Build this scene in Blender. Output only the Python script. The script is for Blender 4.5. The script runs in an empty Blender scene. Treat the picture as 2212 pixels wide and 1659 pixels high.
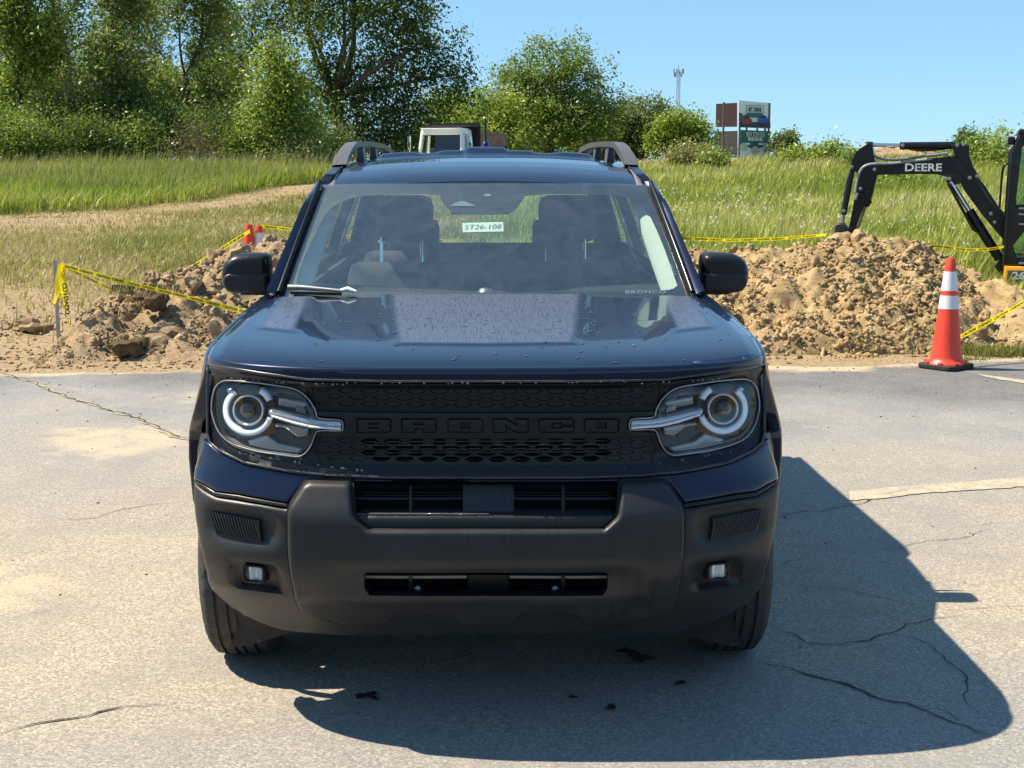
import bpy, bmesh, math, random
import numpy as np
from mathutils import Vector, Matrix
from mathutils import noise as mnoise
from mathutils.geometry import delaunay_2d_cdt

random.seed(7)
RNG = np.random.default_rng(11)
SC = bpy.context.scene
COL = SC.collection
R = math.radians

# ------------------------------------------------------------------ camera, sky, sun, exposure
CAM = (0.0, -3.91, 1.676)
PITCH, YAW, FPX = R(8.88), R(1.05), 3067.0
cd = bpy.data.cameras.new('camera')
cam = bpy.data.objects.new('camera', cd)
COL.objects.link(cam)
cam.location = CAM
cam.rotation_euler = (R(90) - PITCH, 0, -YAW)
cd.sensor_width = 36.0
cd.lens = 36.0 * FPX / 2212.0
cd.clip_start = 0.05
cd.clip_end = 4000
SC.camera = cam

SUN_TO = Vector((-0.70, 0.145, 1.0)).normalized()       # towards the sun
SUN_EL = math.asin(SUN_TO.z)
SUN_AZ = math.atan2(SUN_TO.x, SUN_TO.y)
world = bpy.data.worlds.new('World')
SC.world = world
world.use_nodes = True
wn = world.node_tree
wn.nodes.clear()
w_out = wn.nodes.new('ShaderNodeOutputWorld')
w_bg = wn.nodes.new('ShaderNodeBackground')
w_sky = wn.nodes.new('ShaderNodeTexSky')
w_sky.sky_type = 'NISHITA'
w_sky.sun_disc = False
w_sky.sun_elevation = SUN_EL
w_sky.sun_rotation = SUN_AZ
w_sky.altitude = 1000
w_sky.air_density = 0.7
w_sky.dust_density = 0.0
w_sky.ozone_density = 5.0
w_bg.inputs['Strength'].default_value = 0.10
w_wb = wn.nodes.new('ShaderNodeMix'); w_wb.data_type = 'RGBA'; w_wb.blend_type = 'MULTIPLY'   # the camera's white balance
w_wb.inputs[0].default_value = 1.0
w_wb.inputs[7].default_value = (1.243, 1.83, 2.19, 1)
w_gm = wn.nodes.new('ShaderNodeGamma'); w_gm.inputs['Gamma'].default_value = 0.45      # and its soft tone curve on the sky
wn.links.new(w_sky.outputs[0], w_gm.inputs['Color'])
wn.links.new(w_gm.outputs[0], w_wb.inputs[6])
wn.links.new(w_wb.outputs[2], w_bg.inputs['Color'])
wn.links.new(w_bg.outputs[0], w_out.inputs['Surface'])

sd = bpy.data.lights.new('sun', 'SUN')
sd.energy = 4.6
sd.angle = R(0.53)
sd.color = (1.0, 0.875, 0.69)
sun = bpy.data.objects.new('sun', sd)
COL.objects.link(sun)
sun.rotation_euler = (-SUN_TO).to_track_quat('-Z', 'Y').to_euler()
sun.location = (-20, 0, 30)

SC.view_settings.view_transform = 'Standard'
SC.view_settings.look = 'None'
SC.view_settings.gamma = 1.0
SC.view_settings.use_curve_mapping = False
SC.view_settings.exposure = 1.0
SC.render.film_transparent = False
try:
    SC.cycles.max_bounces = 10
    SC.cycles.transparent_max_bounces = 24
    SC.cycles.caustics_reflective = False
    SC.cycles.caustics_refractive = False
    SC.cycles.sample_clamp_indirect = 6.0
except Exception:
    pass

# ------------------------------------------------------------------ survey of the photograph (pixels of a 2212 px wide copy)
CP, SP = math.cos(PITCH), math.sin(PITCH)
CYW, SYW = math.cos(YAW), math.sin(YAW)

def ray(u, v):
    x = (u - 1106.0) / FPX
    yd = (v - 829.5) / FPX
    f = CP - yd * SP
    d = SP + yd * CP
    return x * CYW + f * SYW, -x * SYW + f * CYW, -d

def at(u, v, Y):
    dx, dy, dz = ray(u, v)
    t = (Y - CAM[1]) / dy
    return CAM[0] + dx * t, CAM[2] + dz * t            # X, Z on the plane Y

def on_z(u, v, z=0.0):
    dx, dy, dz = ray(u, v)
    t = (z - CAM[2]) / dz
    return CAM[0] + dx * t, CAM[1] + dy * t

# ------------------------------------------------------------------ noise
def _hash(ix, iy, seed):
    h = (ix.astype(np.int64) * 374761393 + iy.astype(np.int64) * 668265263 + seed * 1442695041) & 0x7fffffff
    h = ((h ^ (h >> 13)) * 1274126177) & 0x7fffffff
    return ((h ^ (h >> 16)) & 0xffff) / 65535.0

def vnoise(x, y, seed=0):
    x = np.asarray(x, float); y = np.asarray(y, float)
    ix, iy = np.floor(x), np.floor(y)
    fx, fy = x - ix, y - iy
    fx = fx * fx * (3 - 2 * fx); fy = fy * fy * (3 - 2 * fy)
    a = _hash(ix, iy, seed); b = _hash(ix + 1, iy, seed)
    c = _hash(ix, iy + 1, seed); d = _hash(ix + 1, iy + 1, seed)
    return (a * (1 - fx) + b * fx) * (1 - fy) + (c * (1 - fx) + d * fx) * fy * 1.0

def fbm(x, y, seed=0, octaves=4, gain=0.5):
    s, amp, tot = 0.0, 1.0, 0.0
    for o in range(octaves):
        s = s + amp * vnoise(np.asarray(x) * 2 ** o + 17.3 * o, np.asarray(y) * 2 ** o - 9.1 * o, seed + o)
        tot += amp; amp *= gain
    return s / tot

def sstep(a, b, x):
    t = np.clip((np.asarray(x, float) - a) / (b - a), 0, 1)
    return t * t * (3 - 2 * t)

# ------------------------------------------------------------------ materials
class NT:
    """small helper around one node tree"""
    def __init__(self, name):
        self.m = bpy.data.materials.new(name)
        self.m.use_nodes = True
        self.t = self.m.node_tree
        self.b = self.t.nodes['Principled BSDF']
        self.out = self.t.nodes['Material Output']
    def node(self, typ, **kw):
        n = self.t.nodes.new(typ)
        for k, v in kw.items():
            setattr(n, k, v)
        return n
    def link(self, a, b):
        self.t.links.new(a, b)
    def val(self, sock, v):
        if isinstance(v, bpy.types.NodeSocket): self.link(v, sock)
        else: sock.default_value = v
    def coord(self, scale=None):
        c = self.node('ShaderNodeTexCoord')
        if scale is None: return c.outputs['Object']
        mp = self.node('ShaderNodeMapping')
        self.link(c.outputs['Object'], mp.inputs['Vector'])
        mp.inputs['Scale'].default_value = scale
        return mp.outputs['Vector']
    def noise(self, scale, detail=4, rough=0.55, vec=None, dist=0.0):
        n = self.node('ShaderNodeTexNoise')
        n.inputs['Scale'].default_value = scale
        n.inputs['Detail'].default_value = detail
        n.inputs['Roughness'].default_value = rough
        n.inputs['Distortion'].default_value = dist
        self.link(vec if vec is not None else self.coord(), n.inputs['Vector'])
        return n.outputs['Fac']
    def voronoi(self, scale, vec=None, feature='F1', out='Distance'):
        n = self.node('ShaderNodeTexVoronoi', feature=feature)
        n.inputs['Scale'].default_value = scale
        self.link(vec if vec is not None else self.coord(), n.inputs['Vector'])
        return n.outputs[out]
    def ramp(self, fac, stops, interp='LINEAR'):
        n = self.node('ShaderNodeValToRGB')
        n.color_ramp.interpolation = interp
        e = n.color_ramp.elements
        while len(e) < len(stops): e.new(0.5)
        for k, (p, c) in enumerate(stops):
            e[k].position = p
            e[k].color = (c[0], c[1], c[2], 1) if hasattr(c, '__len__') else (c, c, c, 1)
        self.link(fac, n.inputs['Fac'])
        return n.outputs['Color']
    def mix(self, fac, a, b, blend='MIX'):
        n = self.node('ShaderNodeMix', data_type='RGBA', blend_type=blend)
        self.val(n.inputs[0], fac)
        for s, v in ((n.inputs[6], a), (n.inputs[7], b)):
            if isinstance(v, bpy.types.NodeSocket): self.link(v, s)
            else: s.default_value = (v[0], v[1], v[2], 1)
        return n.outputs[2]
    def math(self, op, a, b=0.0, c=0.0):
        n = self.node('ShaderNodeMath', operation=op)
        self.val(n.inputs[0], a); self.val(n.inputs[1], b); self.val(n.inputs[2], c)
        return n.outputs[0]
    def attr(self, name):
        n = self.node('ShaderNodeAttribute', attribute_name=name)
        return n.outputs['Color']
    def attrf(self, name):
        n = self.node('ShaderNodeAttribute', attribute_name=name)
        return n.outputs['Fac']
    def bump(self, height, strength=0.3, dist=0.01, normal=None):
        n = self.node('ShaderNodeBump')
        n.inputs['Strength'].default_value = strength
        n.inputs['Distance'].default_value = dist
        self.link(height, n.inputs['Height'])
        if normal is not None: self.link(normal, n.inputs['Normal'])
        return n.outputs['Normal']
    def set(self, **kw):
        names = dict(color='Base Color', rough='Roughness', metal='Metallic', normal='Normal', coat='Coat Weight',
                     coat_rough='Coat Roughness', spec='Specular IOR Level', trans='Transmission Weight', ior='IOR',
                     alpha='Alpha', coat_normal='Coat Normal', sheen='Sheen Weight', emis='Emission Color', emis_s='Emission Strength')
        for k, v in kw.items():
            s = self.b.inputs[names[k]]
            if isinstance(v, bpy.types.NodeSocket): self.link(v, s)
            elif k in ('color', 'emis'): s.default_value = (v[0], v[1], v[2], 1)
            else: s.default_value = v
        return self

def plain(name, color, rough=0.5, metal=0.0, var=0.0, vscale=8.0, bump=0.0, bscale=200.0, **kw):
    n = NT(name)
    c = color
    if var > 0:
        f = n.noise(vscale, 5, 0.6)
        lo = tuple(max(0, x * (1 - var)) for x in color); hi = tuple(x * (1 + var) for x in color)
        c = n.ramp(f, [(0.3, lo), (0.7, hi)])
    n.set(color=c, rough=rough, metal=metal, **kw)
    if bump > 0:
        n.set(normal=n.bump(n.noise(bscale, 3, 0.6), bump, 0.002))
    return n.m

MAT = {}

def thin_glass(name, tint=(0.8, 0.92, 0.86), refl=1.0, base=0.07, film=0.0):
    """window glass as one sheet: Fresnel mirror over a tinted clear pane, so sun and sight pass through"""
    n = NT(name)
    n.t.nodes.remove(n.b)
    tr = n.node('ShaderNodeBsdfTransparent'); tr.inputs['Color'].default_value = (*tint, 1)
    gl = n.node('ShaderNodeBsdfGlossy'); gl.inputs['Roughness'].default_value = 0.0
    gl.inputs['Color'].default_value = (refl, refl, refl, 1)
    lw = n.node('ShaderNodeLayerWeight'); lw.inputs['Blend'].default_value = 0.5
    f = n.math('POWER', lw.outputs['Facing'], 5.0)                    # Schlick, the same from both sides of the pane
    f = n.math('MULTIPLY_ADD', f, 0.92, base)
    f = n.math('MINIMUM', f, 1.0)
    mx = n.node('ShaderNodeMixShader')
    n.link(f, mx.inputs[0]); n.link(tr.outputs[0], mx.inputs[1]); n.link(gl.outputs[0], mx.inputs[2])
    out = mx.outputs[0]
    if film > 0:                                                      # dried rain and dust on the pane
        df = n.node('ShaderNodeBsdfDiffuse'); df.inputs['Color'].default_value = (.62, .66, .70, 1)
        sm = n.noise(1.0, 5, .65, n.coord((7, 7, 7)), 1.4)
        k = n.math('MULTIPLY', n.ramp(sm, [(.38, .35), (.70, 1.0)]), film)
        m2 = n.node('ShaderNodeMixShader'); n.link(k, m2.inputs[0]); n.link(out, m2.inputs[1]); n.link(df.outputs[0], m2.inputs[2])
        out = m2.outputs[0]
    n.link(out, n.out.inputs['Surface'])
    return n.m

# ------------------------------------------------------------------ mesh building
class MB:
    """collects shapes and links them as ONE mesh object"""
    def __init__(self):
        self.v = []; self.f = []
    def add(self, verts, faces):
        o = len(self.v)
        self.v += [tuple(p) for p in verts]
        self.f += [tuple(i + o for i in f) for f in faces]
        return self
    def box(self, c, s, rot=None, bev=0.0):
        hx, hy, hz = s[0] / 2, s[1] / 2, s[2] / 2
        M = rot if rot is not None else Matrix.Identity(3)
        c = Vector(c)
        if bev <= 0:
            vs = [c + M @ Vector((x * hx, y * hy, z * hz)) for x in (-1, 1) for y in (-1, 1) for z in (-1, 1)]
            return self.add(vs, [(0, 1, 3, 2), (4, 6, 7, 5), (0, 4, 5, 1), (2, 3, 7, 6), (0, 2, 6, 4), (1, 5, 7, 3)])
        bm = bmesh.new()
        bmesh.ops.create_cube(bm, size=1.0)
        for v in bm.verts: v.co = Vector((v.co.x * s[0], v.co.y * s[1], v.co.z * s[2]))
        bmesh.ops.bevel(bm, geom=list(bm.edges), offset=bev, segments=2, affect='EDGES', profile=0.6)
        bm.verts.index_update()
        self.add([c + M @ v.co for v in bm.verts], [[v.index for v in f.verts] for f in bm.faces])
        bm.free()
        return self
    def tube(self, pts, r, n=8, cap=True):
        pts = [Vector(p) for p in pts]
        rs = r if hasattr(r, '__len__') else [r] * len(pts)
        vs, fs = [], []
        ref = None
        for i, p in enumerate(pts):
            d = (pts[min(i + 1, len(pts) - 1)] - pts[max(i - 1, 0)])
            if d.length < 1e-9: d = Vector((0, 0, 1))
            d.normalize()
            if ref is None:
                ref = d.orthogonal().normalized()
            ref = (ref - d * ref.dot(d))
            if ref.length < 1e-6: ref = d.orthogonal()
            ref.normalize()
            b = d.cross(ref)
            for k in range(n):
                a = 2 * math.pi * k / n
                vs.append(p + (ref * math.cos(a) + b * math.sin(a)) * rs[i])
        for i in range(len(pts) - 1):
            for k in range(n):
                k2 = (k + 1) % n
                fs.append((i * n + k, i * n + k2, (i + 1) * n + k2, (i + 1) * n + k))
        if cap:
            fs.append(tuple(range(n))[::-1]); fs.append(tuple(range((len(pts) - 1) * n, len(pts) * n)))
        return self.add(vs, fs)
    def strip(self, pts, half, up):
        """ribbon along pts, 'half' = half-width vector(s)"""
        vs, fs = [], []
        for i, p in enumerate(pts):
            h = half[i] if isinstance(half, list) else half
            vs += [Vector(p) - Vector(h), Vector(p) + Vector(h)]
        for i in range(len(pts) - 1):
            fs.append((2 * i, 2 * i + 1, 2 * i + 3, 2 * i + 2))
        return self.add(vs, fs)
    def lathe(self, prof, n=24, axis='Z', c=(0, 0, 0), closed=False):
        vs, fs = [], []
        m = len(prof)
        for k in range(n):
            a = 2 * math.pi * k / n
            for r, h in prof:
                if axis == 'Z': vs.append((c[0] + r * math.cos(a), c[1] + r * math.sin(a), c[2] + h))
                elif axis == 'X': vs.append((c[0] + h, c[1] + r * math.cos(a), c[2] + r * math.sin(a)))
                else: vs.append((c[0] + r * math.cos(a), c[1] + h, c[2] + r * math.sin(a)))
        mm = m if closed else m - 1
        for k in range(n):
            k2 = (k + 1) % n
            for j in range(mm):
                j2 = (j + 1) % m
                fs.append((k * m + j, k2 * m + j, k2 * m + j2, k * m + j2))
        return self.add(vs, fs)
    def prism(self, poly, to3d, d0, d1):
        """extrude a 2-D polygon between depths d0 and d1 (to3d(a,b,d))"""
        n = len(poly)
        vs = [to3d(a, b, d0) for a, b in poly] + [to3d(a, b, d1) for a, b in poly]
        fs = [tuple(range(n)), tuple(range(n, 2 * n))[::-1]]
        for i in range(n):
            j = (i + 1) % n
            fs.append((i, j, n + j, n + i))
        return self.add(vs, fs)
    def grid(self, P):
        """P: array rows x cols x 3"""
        P = np.asarray(P)
        a, b = P.shape[:2]
        return self.add(P.reshape(-1, 3).tolist(),
                        [(i * b + j, i * b + j + 1, (i + 1) * b + j + 1, (i + 1) * b + j) for i in range(a - 1) for j in range(b - 1)])
    def build(self, name, mat, parent=None, smooth=None, bevel=0.0, subsurf=0, bseg=2, weld=False):
        me = bpy.data.meshes.new(name)
        me.from_pydata([tuple(p) for p in self.v], [], self.f)
        if weld or bevel > 0:
            bm = bmesh.new(); bm.from_mesh(me)
            if weld: bmesh.ops.remove_doubles(bm, verts=bm.verts, dist=1e-5)
            bmesh.ops.recalc_face_normals(bm, faces=bm.faces)
            bm.to_mesh(me); bm.free()
        return finish(me, name, mat, parent, smooth, bevel, subsurf, bseg)

def finish(me, name, mat, parent=None, smooth=None, bevel=0.0, subsurf=0, bseg=2):
    me.update()
    o = bpy.data.objects.new(name, me)
    COL.objects.link(o)
    if mat is not None: me.materials.append(MAT[mat] if isinstance(mat, str) else mat)
    if bevel > 0:
        b = o.modifiers.new('bevel', 'BEVEL'); b.width = bevel; b.segments = bseg; b.limit_method = 'ANGLE'; b.angle_limit = R(35)
        b.harden_normals = False
    if subsurf:
        s = o.modifiers.new('sub', 'SUBSURF'); s.levels = subsurf; s.render_levels = subsurf
    if smooth:
        me.shade_smooth()
        if smooth < 180:
            me.set_sharp_from_angle(angle=R(smooth))
    if parent is not None: o.parent = parent
    return o

def fast_mesh(name, verts, tris, mat, parent=None, attrs=None, quads=False):
    """numpy arrays straight into a mesh; attrs: name -> per-vertex values or RGB"""
    me = bpy.data.meshes.new(name)
    verts = np.asarray(verts, np.float32); tris = np.asarray(tris, np.int32)
    k = tris.shape[1]
    me.vertices.add(len(verts)); me.vertices.foreach_set('co', verts.ravel())
    me.loops.add(tris.size); me.loops.foreach_set('vertex_index', tris.ravel())
    me.polygons.add(len(tris)); me.polygons.foreach_set('loop_start', np.arange(0, tris.size, k, dtype=np.int32))
    for an, val in (attrs or {}).items():
        val = np.asarray(val, np.float32)
        if val.ndim == 1:
            a = me.attributes.new(an, 'FLOAT', 'POINT'); a.data.foreach_set('value', val)
        else:
            a = me.attributes.new(an, 'FLOAT_COLOR', 'POINT')
            rgba = np.ones((len(val), 4), np.float32); rgba[:, :3] = val
            a.data.foreach_set('color', rgba.ravel())
    me.update(calc_edges=True)
    me.validate()
    o = bpy.data.objects.new(name, me)
    COL.objects.link(o)
    me.materials.append(MAT[mat] if isinstance(mat, str) else mat)
    if parent is not None: o.parent = parent
    return o

def tag(o, label=None, cat=None, group=None, kind=None):
    if label: o['label'] = label
    if cat: o['category'] = cat
    if group: o['group'] = group
    if kind: o['kind'] = kind
    return o

def empty(name, loc=(0, 0, 0), rz=0.0):
    o = bpy.data.objects.new(name, None)
    COL.objects.link(o)
    o.location = loc; o.rotation_euler = (0, 0, rz)
    o.empty_display_size = 0.1
    return o

def copy_tree(o, parent=None):
    c = o.copy(); COL.objects.link(c)
    if parent is not None: c.parent = parent
    for ch in list(o.children): copy_tree(ch, c)
    return c

# ------------------------------------------------------------------ sheets cut to an outline, lying on a curved surface
def inside(poly, P):
    x, y = P[:, 0], P[:, 1]
    r = np.zeros(len(P), bool)
    n = len(poly)
    for i in range(n):
        x1, y1 = poly[i]; x2, y2 = poly[(i + 1) % n]
        if y1 == y2: continue
        c = ((y1 > y) != (y2 > y)) & (x < (x2 - x1) * (y - y1) / (y2 - y1) + x1)
        r ^= c
    return r

def seg_dist(P, polys):
    d = np.full(len(P), 1e9)
    for poly in polys:
        A = np.asarray(poly, float); B = np.roll(A, -1, axis=0)
        for a, b in zip(A, B):
            ab = b - a; L = ab @ ab
            if L < 1e-14: continue
            t = np.clip(((P - a) @ ab) / L, 0, 1)
            q = a + t[:, None] * ab
            d = np.minimum(d, np.hypot(P[:, 0] - q[:, 0], P[:, 1] - q[:, 1]))
    return d

def densify(poly, step):
    out = []
    n = len(poly)
    for i in range(n):
        a = np.asarray(poly[i], float); b = np.asarray(poly[(i + 1) % n], float)
        k = max(1, int(math.ceil(np.hypot(*(b - a)) / step)))
        for j in range(k): out.append(tuple(a + (b - a) * j / k))
    return out

def chaikin(poly, n=2, closed=True):
    P = [np.asarray(p, float) for p in poly]
    for _ in range(n):
        Q = []
        m = len(P)
        rng = range(m) if closed else range(m - 1)
        if not closed: Q.append(P[0])
        for i in rng:
            a, b = P[i], P[(i + 1) % m]
            Q += [a * .75 + b * .25, a * .25 + b * .75]
        if not closed: Q.append(P[-1])
        P = Q
    return [tuple(p) for p in P]

def inset(poly, d):
    P = np.asarray(poly, float)
    area = 0.5 * np.sum(P[:, 0] * np.roll(P[:, 1], -1) - np.roll(P[:, 0], -1) * P[:, 1])
    s = 1.0 if area > 0 else -1.0
    n = len(P); out = []
    for i in range(n):
        a, b, c = P[i - 1], P[i], P[(i + 1) % n]
        e1 = b - a; e2 = c - b
        l1 = np.hypot(*e1) or 1e-9; l2 = np.hypot(*e2) or 1e-9
        n1 = np.array((-e1[1], e1[0])) / l1; n2 = np.array((-e2[1], e2[0])) / l2
        m = n1 + n2; L = np.hypot(*m)
        m = n1 if L < 1e-6 else m / L
        k = max(0.5, float(m @ n1))
        out.append(tuple(b + s * m * d / k))
    return out

def sheet(name, outline, holes, step, to3d, mat, parent=None, rnd=0.0, rim=0.015, smooth=40, deform=None, bstep=None, hole_rim=None, rnd_holes=True):
    """to3d(a, b, push): point on the surface, pushed 'push' metres inwards"""
    bstep = bstep or step
    loops = [densify(outline, bstep)] + [densify(h, bstep) for h in holes]
    pts = []; edges = []
    for lp in loops:
        o = len(pts); pts += lp
        edges += [(o + i, o + (i + 1) % len(lp)) for i in range(len(lp))]
    nb = len(pts)
    A = np.asarray(loops[0]); lo, hi = A.min(0), A.max(0)
    gx = np.arange(lo[0] + step * .37, hi[0], step); gy = np.arange(lo[1] + step * .41, hi[1], step)
    extra = []
    if len(gx) and len(gy):
        G = np.array([(x, y) for x in gx for y in gy])
        extra.append((G, step * .5))
    if rnd > 0:
        for q in (0.3, 0.65, 1.0):
            for li, lp in enumerate(loops):
                if li and not rnd_holes: continue
                ip = np.asarray(inset(lp, rnd * q * (1 if li == 0 else -1)))
                extra.append((ip, rnd * q * 0.8))
    for G, md in extra:
        ok = inside(outline, G)
        for h in holes: ok &= ~inside(h, G)
        G = G[ok]
        if len(G):
            d = seg_dist(G, loops)
            pts += [tuple(p) for p in G[d > md]]
    res = delaunay_2d_cdt([Vector(p) for p in pts], edges, [], 0, 1e-6)
    V = np.array([tuple(p) for p in res[0]]); Fc = np.array(res[2])
    C = V[Fc].mean(1)
    ok = inside(outline, C)
    for h in holes: ok &= ~inside(h, C)
    Fc = Fc[ok]
    used = np.unique(Fc)
    remap = -np.ones(len(V), int); remap[used] = np.arange(len(used))
    V = V[used]; Fc = remap[Fc]
    push = np.zeros(len(V))
    if rnd > 0:
        d = seg_dist(V, loops if rnd_holes else loops[:1])
        t = np.clip(1 - d / rnd, 0, 1)
        push = rnd * (1 - np.sqrt(np.maximum(0, 1 - t * t)))
    if deform is not None: push = push + deform(V)
    P3 = [to3d(a, b, p) for (a, b), p in zip(V, push)]
    # consistent winding
    T = V[Fc]
    ar = (T[:, 1, 0] - T[:, 0, 0]) * (T[:, 2, 1] - T[:, 0, 1]) - (T[:, 2, 0] - T[:, 0, 0]) * (T[:, 1, 1] - T[:, 0, 1])
    Fc[ar < 0] = Fc[ar < 0][:, ::-1]
    faces = [tuple(f) for f in Fc]
    if rim > 0:
        cnt = {}
        for f in faces:
            for i in range(3):
                e = (f[i], f[(i + 1) % 3]); cnt[e] = cnt.get(e, 0) + 1
        mp = {}
        for (a, b) in list(cnt):
            if (b, a) not in cnt:
                for k in (a, b):
                    if k not in mp:
                        mp[k] = len(P3); P3.append(to3d(V[k][0], V[k][1], push[k] + rim))
                faces.append((b, a, mp[a], mp[b]))
    m = MB(); m.add(P3, faces)
    return m.build(name, mat, parent, smooth=smooth)

def text_mesh(s, size, extrude=0.0, shear=0.0, spacing=1.0, bold=0.0):
    c = bpy.data.curves.new('lettering', 'FONT')
    c.body = s; c.size = size; c.extrude = extrude; c.shear = shear; c.space_character = spacing; c.offset = bold
    c.align_x = 'CENTER'; c.align_y = 'CENTER'; c.resolution_u = 3
    o = bpy.data.objects.new('lettering', c)
    COL.objects.link(o)
    dg = bpy.context.evaluated_depsgraph_get(); dg.update()
    me = bpy.data.meshes.new_from_object(o.evaluated_get(dg))
    bpy.data.objects.remove(o); bpy.data.curves.remove(c)
    return me

def text_obj(name, s, size, mat, parent, loc, rot, sx=1.0, **kw):
    me = text_mesh(s, size, **kw); me.name = name
    me.materials.clear()
    o = finish(me, name, mat, parent)
    o.location = loc; o.rotation_euler = rot; o.scale = (sx, 1, 1)
    return o
# ================================================================== SETTING
def rise(X, Y):
    """height of the natural ground"""
    X = np.asarray(X, float); Y = np.asarray(Y, float)
    D = Y + 3.91
    start = 13.2 + 3.6 * sstep(0.5, 4.0, X)
    z = 0.0437 * np.clip(D - start, 0, 32)
    dip = np.exp(-((X + 0.8) / 5.5) ** 2) * sstep(44, 58, D) * (1 - sstep(95, 140, D))
    z = z * (1 - 0.8 * dip)
    z = z - 0.30 * np.exp(-(((X - 7.2) / 1.9) ** 2 + ((D - 18.3) / 1.5) ** 2))       # the digger stands in a shallow cut
    z = z + 0.16 * sstep(1.0, 5, X) * sstep(34, 48, D) * (1 - sstep(90, 200, D)) + .25 * sstep(8, 14, X) * sstep(32, 44, D) * (1 - sstep(90, 200, D))    # bank on the right
    return z

def rough_ground(X, Y):
    D = np.asarray(Y, float) + 3.91
    k = sstep(11.8, 13.5, D) * (1 - sstep(60, 120, D))
    return rise(X, Y) + k * ((fbm(np.asarray(X) * .35, np.asarray(Y) * .35, 3, 3) - .5) * .22 + (fbm(np.asarray(X) * 2.1, np.asarray(Y) * 2.1, 8, 3) - .5) * .09) \
        - .012 + k * .02

def edge_y(X):
    """far edge of the asphalt (ragged)"""
    X = np.asarray(X, float)
    return 7.75 + 0.0 * X + 0.75 * sstep(2.5, 5.5, X) - .1 * sstep(1, 2.4, X) + (fbm(X * 1.6, X * 0 + 2.2, 5, 3) - .5) * .35 - .25 * sstep(-1.5, -3.2, -X * -1)

# ---- ground materials
n = NT('field_soil')
c = n.coord()
big = n.noise(0.45, 5, 0.6, c); mid = n.noise(3.0, 6, 0.65, c); fine = n.noise(24.0, 5, 0.7, c)
grassy = n.attrf('grassy')
soil = n.mix(n.ramp(mid, [(0.3, 0.0), (0.7, 1.0)]), (0.17, 0.118, 0.066), (0.30, 0.218, 0.128))
soil = n.mix(n.ramp(fine, [(0.35, 0.0), (0.75, 1.0)]), soil, (0.42, 0.325, 0.205))
turf = n.mix(n.ramp(big, [(0.4, 0.0), (0.6, 1.0)]), (0.085, 0.105, 0.026), (0.17, 0.165, 0.05))
turf = n.mix(n.ramp(fine, [(0.4, 0.0), (0.7, 1.0)]), turf, (0.25, 0.22, 0.10))
m = n.math('ADD', grassy, n.math('MULTIPLY_ADD', mid, 0.6, -0.3))
n.set(color=n.mix(n.ramp(m, [(0.4, 0.0), (0.6, 1.0)]), soil, turf), rough=0.95, spec=0.15)
n.set(normal=n.bump(n.math('ADD', mid, n.math('MULTIPLY', fine, 0.35)), 0.7, 0.05))
MAT['field_soil'] = n.m

n = NT('asphalt')
c = n.coord()
big = n.noise(0.55, 5, 0.62, c, 0.6); mid = n.noise(2.6, 5, 0.6, c); fine = n.noise(70, 3, 0.75, c); grit = n.voronoi(150, c, 'F1', 'Color')
gsep = n.node('ShaderNodeSeparateColor'); n.link(grit, gsep.inputs[0])
stone = gsep.outputs[0]
warm = n.ramp(stone, [(0.0, (0.235, 0.202, 0.158)), (0.45, (0.33, 0.290, 0.228)), (0.8, (0.415, 0.368, 0.292)), (1.0, (0.53, 0.475, 0.385))])
cool = n.ramp(stone, [(0.0, (0.190, 0.190, 0.192)), (0.5, (0.243, 0.241, 0.238)), (0.85, (0.30, 0.296, 0.288)), (1.0, (0.37, 0.362, 0.35))])
zone = n.attrf('sandy'); unseen_dark = n.attrf('unseen_dark')
zz = n.math('ADD', zone, n.math('MULTIPLY_ADD', big, 1.1, -0.55))
asp = n.mix(n.ramp(zz, [(0.30, 0.0), (0.72, 1.0)]), cool, warm)
asp = n.mix(n.ramp(zz, [(0.04, 0.85), (0.36, 0.0)]), asp, n.ramp(stone, [(0.0, (0.075, 0.076, 0.08)), (0.5, (0.115, 0.116, 0.12)), (1.0, (0.20, 0.20, 0.20))]))
asp = n.mix(n.ramp(fine, [(0.30, 0.45), (0.50, 0.0)]), asp, (0.10, 0.092, 0.084))
asp = n.mix(n.math('MULTIPLY', n.ramp(mid, [(0.46, 0.0), (0.70, 0.5)]), 1.0), asp, (0.22, 0.21, 0.195))
dust = n.attrf('dust')
dd = n.math('ADD', dust, n.math('MULTIPLY_ADD', n.noise(1.7, 6, 0.7, c, 0.8), 1.6, -0.95))
dd = n.math('MULTIPLY', n.ramp(dd, [(0.30, 0.0), (0.75, 0.80)]), n.ramp(fine, [(0.30, 0.45), (0.6, 1.0)]))
asp = n.mix(dd, asp, (0.60, 0.48, 0.30))
asp = n.mix(unseen_dark, asp, n.ramp(stone, [(0.0, (0.030, 0.030, 0.032)), (1.0, (0.075, 0.075, 0.078))]))       # unseen dark ground, added to cut bounce and reflections on the car front
n.set(color=asp, rough=0.88, spec=0.3)
n.set(normal=n.bump(n.math('ADD', fine, n.math('MULTIPLY', stone, 0.6)), 0.32, 0.006))
MAT['asphalt'] = n.m

MAT['crack'] = plain('crack_filling', (0.045, 0.042, 0.038), 0.95, var=.3, vscale=9)
MAT['crack_sand'] = plain('crack_sand', (0.30, 0.25, 0.17), 0.95, var=.3, vscale=12)
n = NT('line_paint')
f = n.noise(9, 6, 0.75); g = n.noise(60, 3, 0.7)
k = n.ramp(n.math('ADD', f, n.math('MULTIPLY_ADD', g, 1.1, -.55)), [(0.40, 0.0), (0.72, 0.85)])
n.set(color=n.mix(k, (0.31, 0.28, 0.235), (0.54, 0.45, 0.29)), rough=0.85)
MAT['line_paint'] = n.m
MAT['oil'] = plain('oil_stain', (0.018, 0.017, 0.017), 0.55, var=.2)

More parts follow.
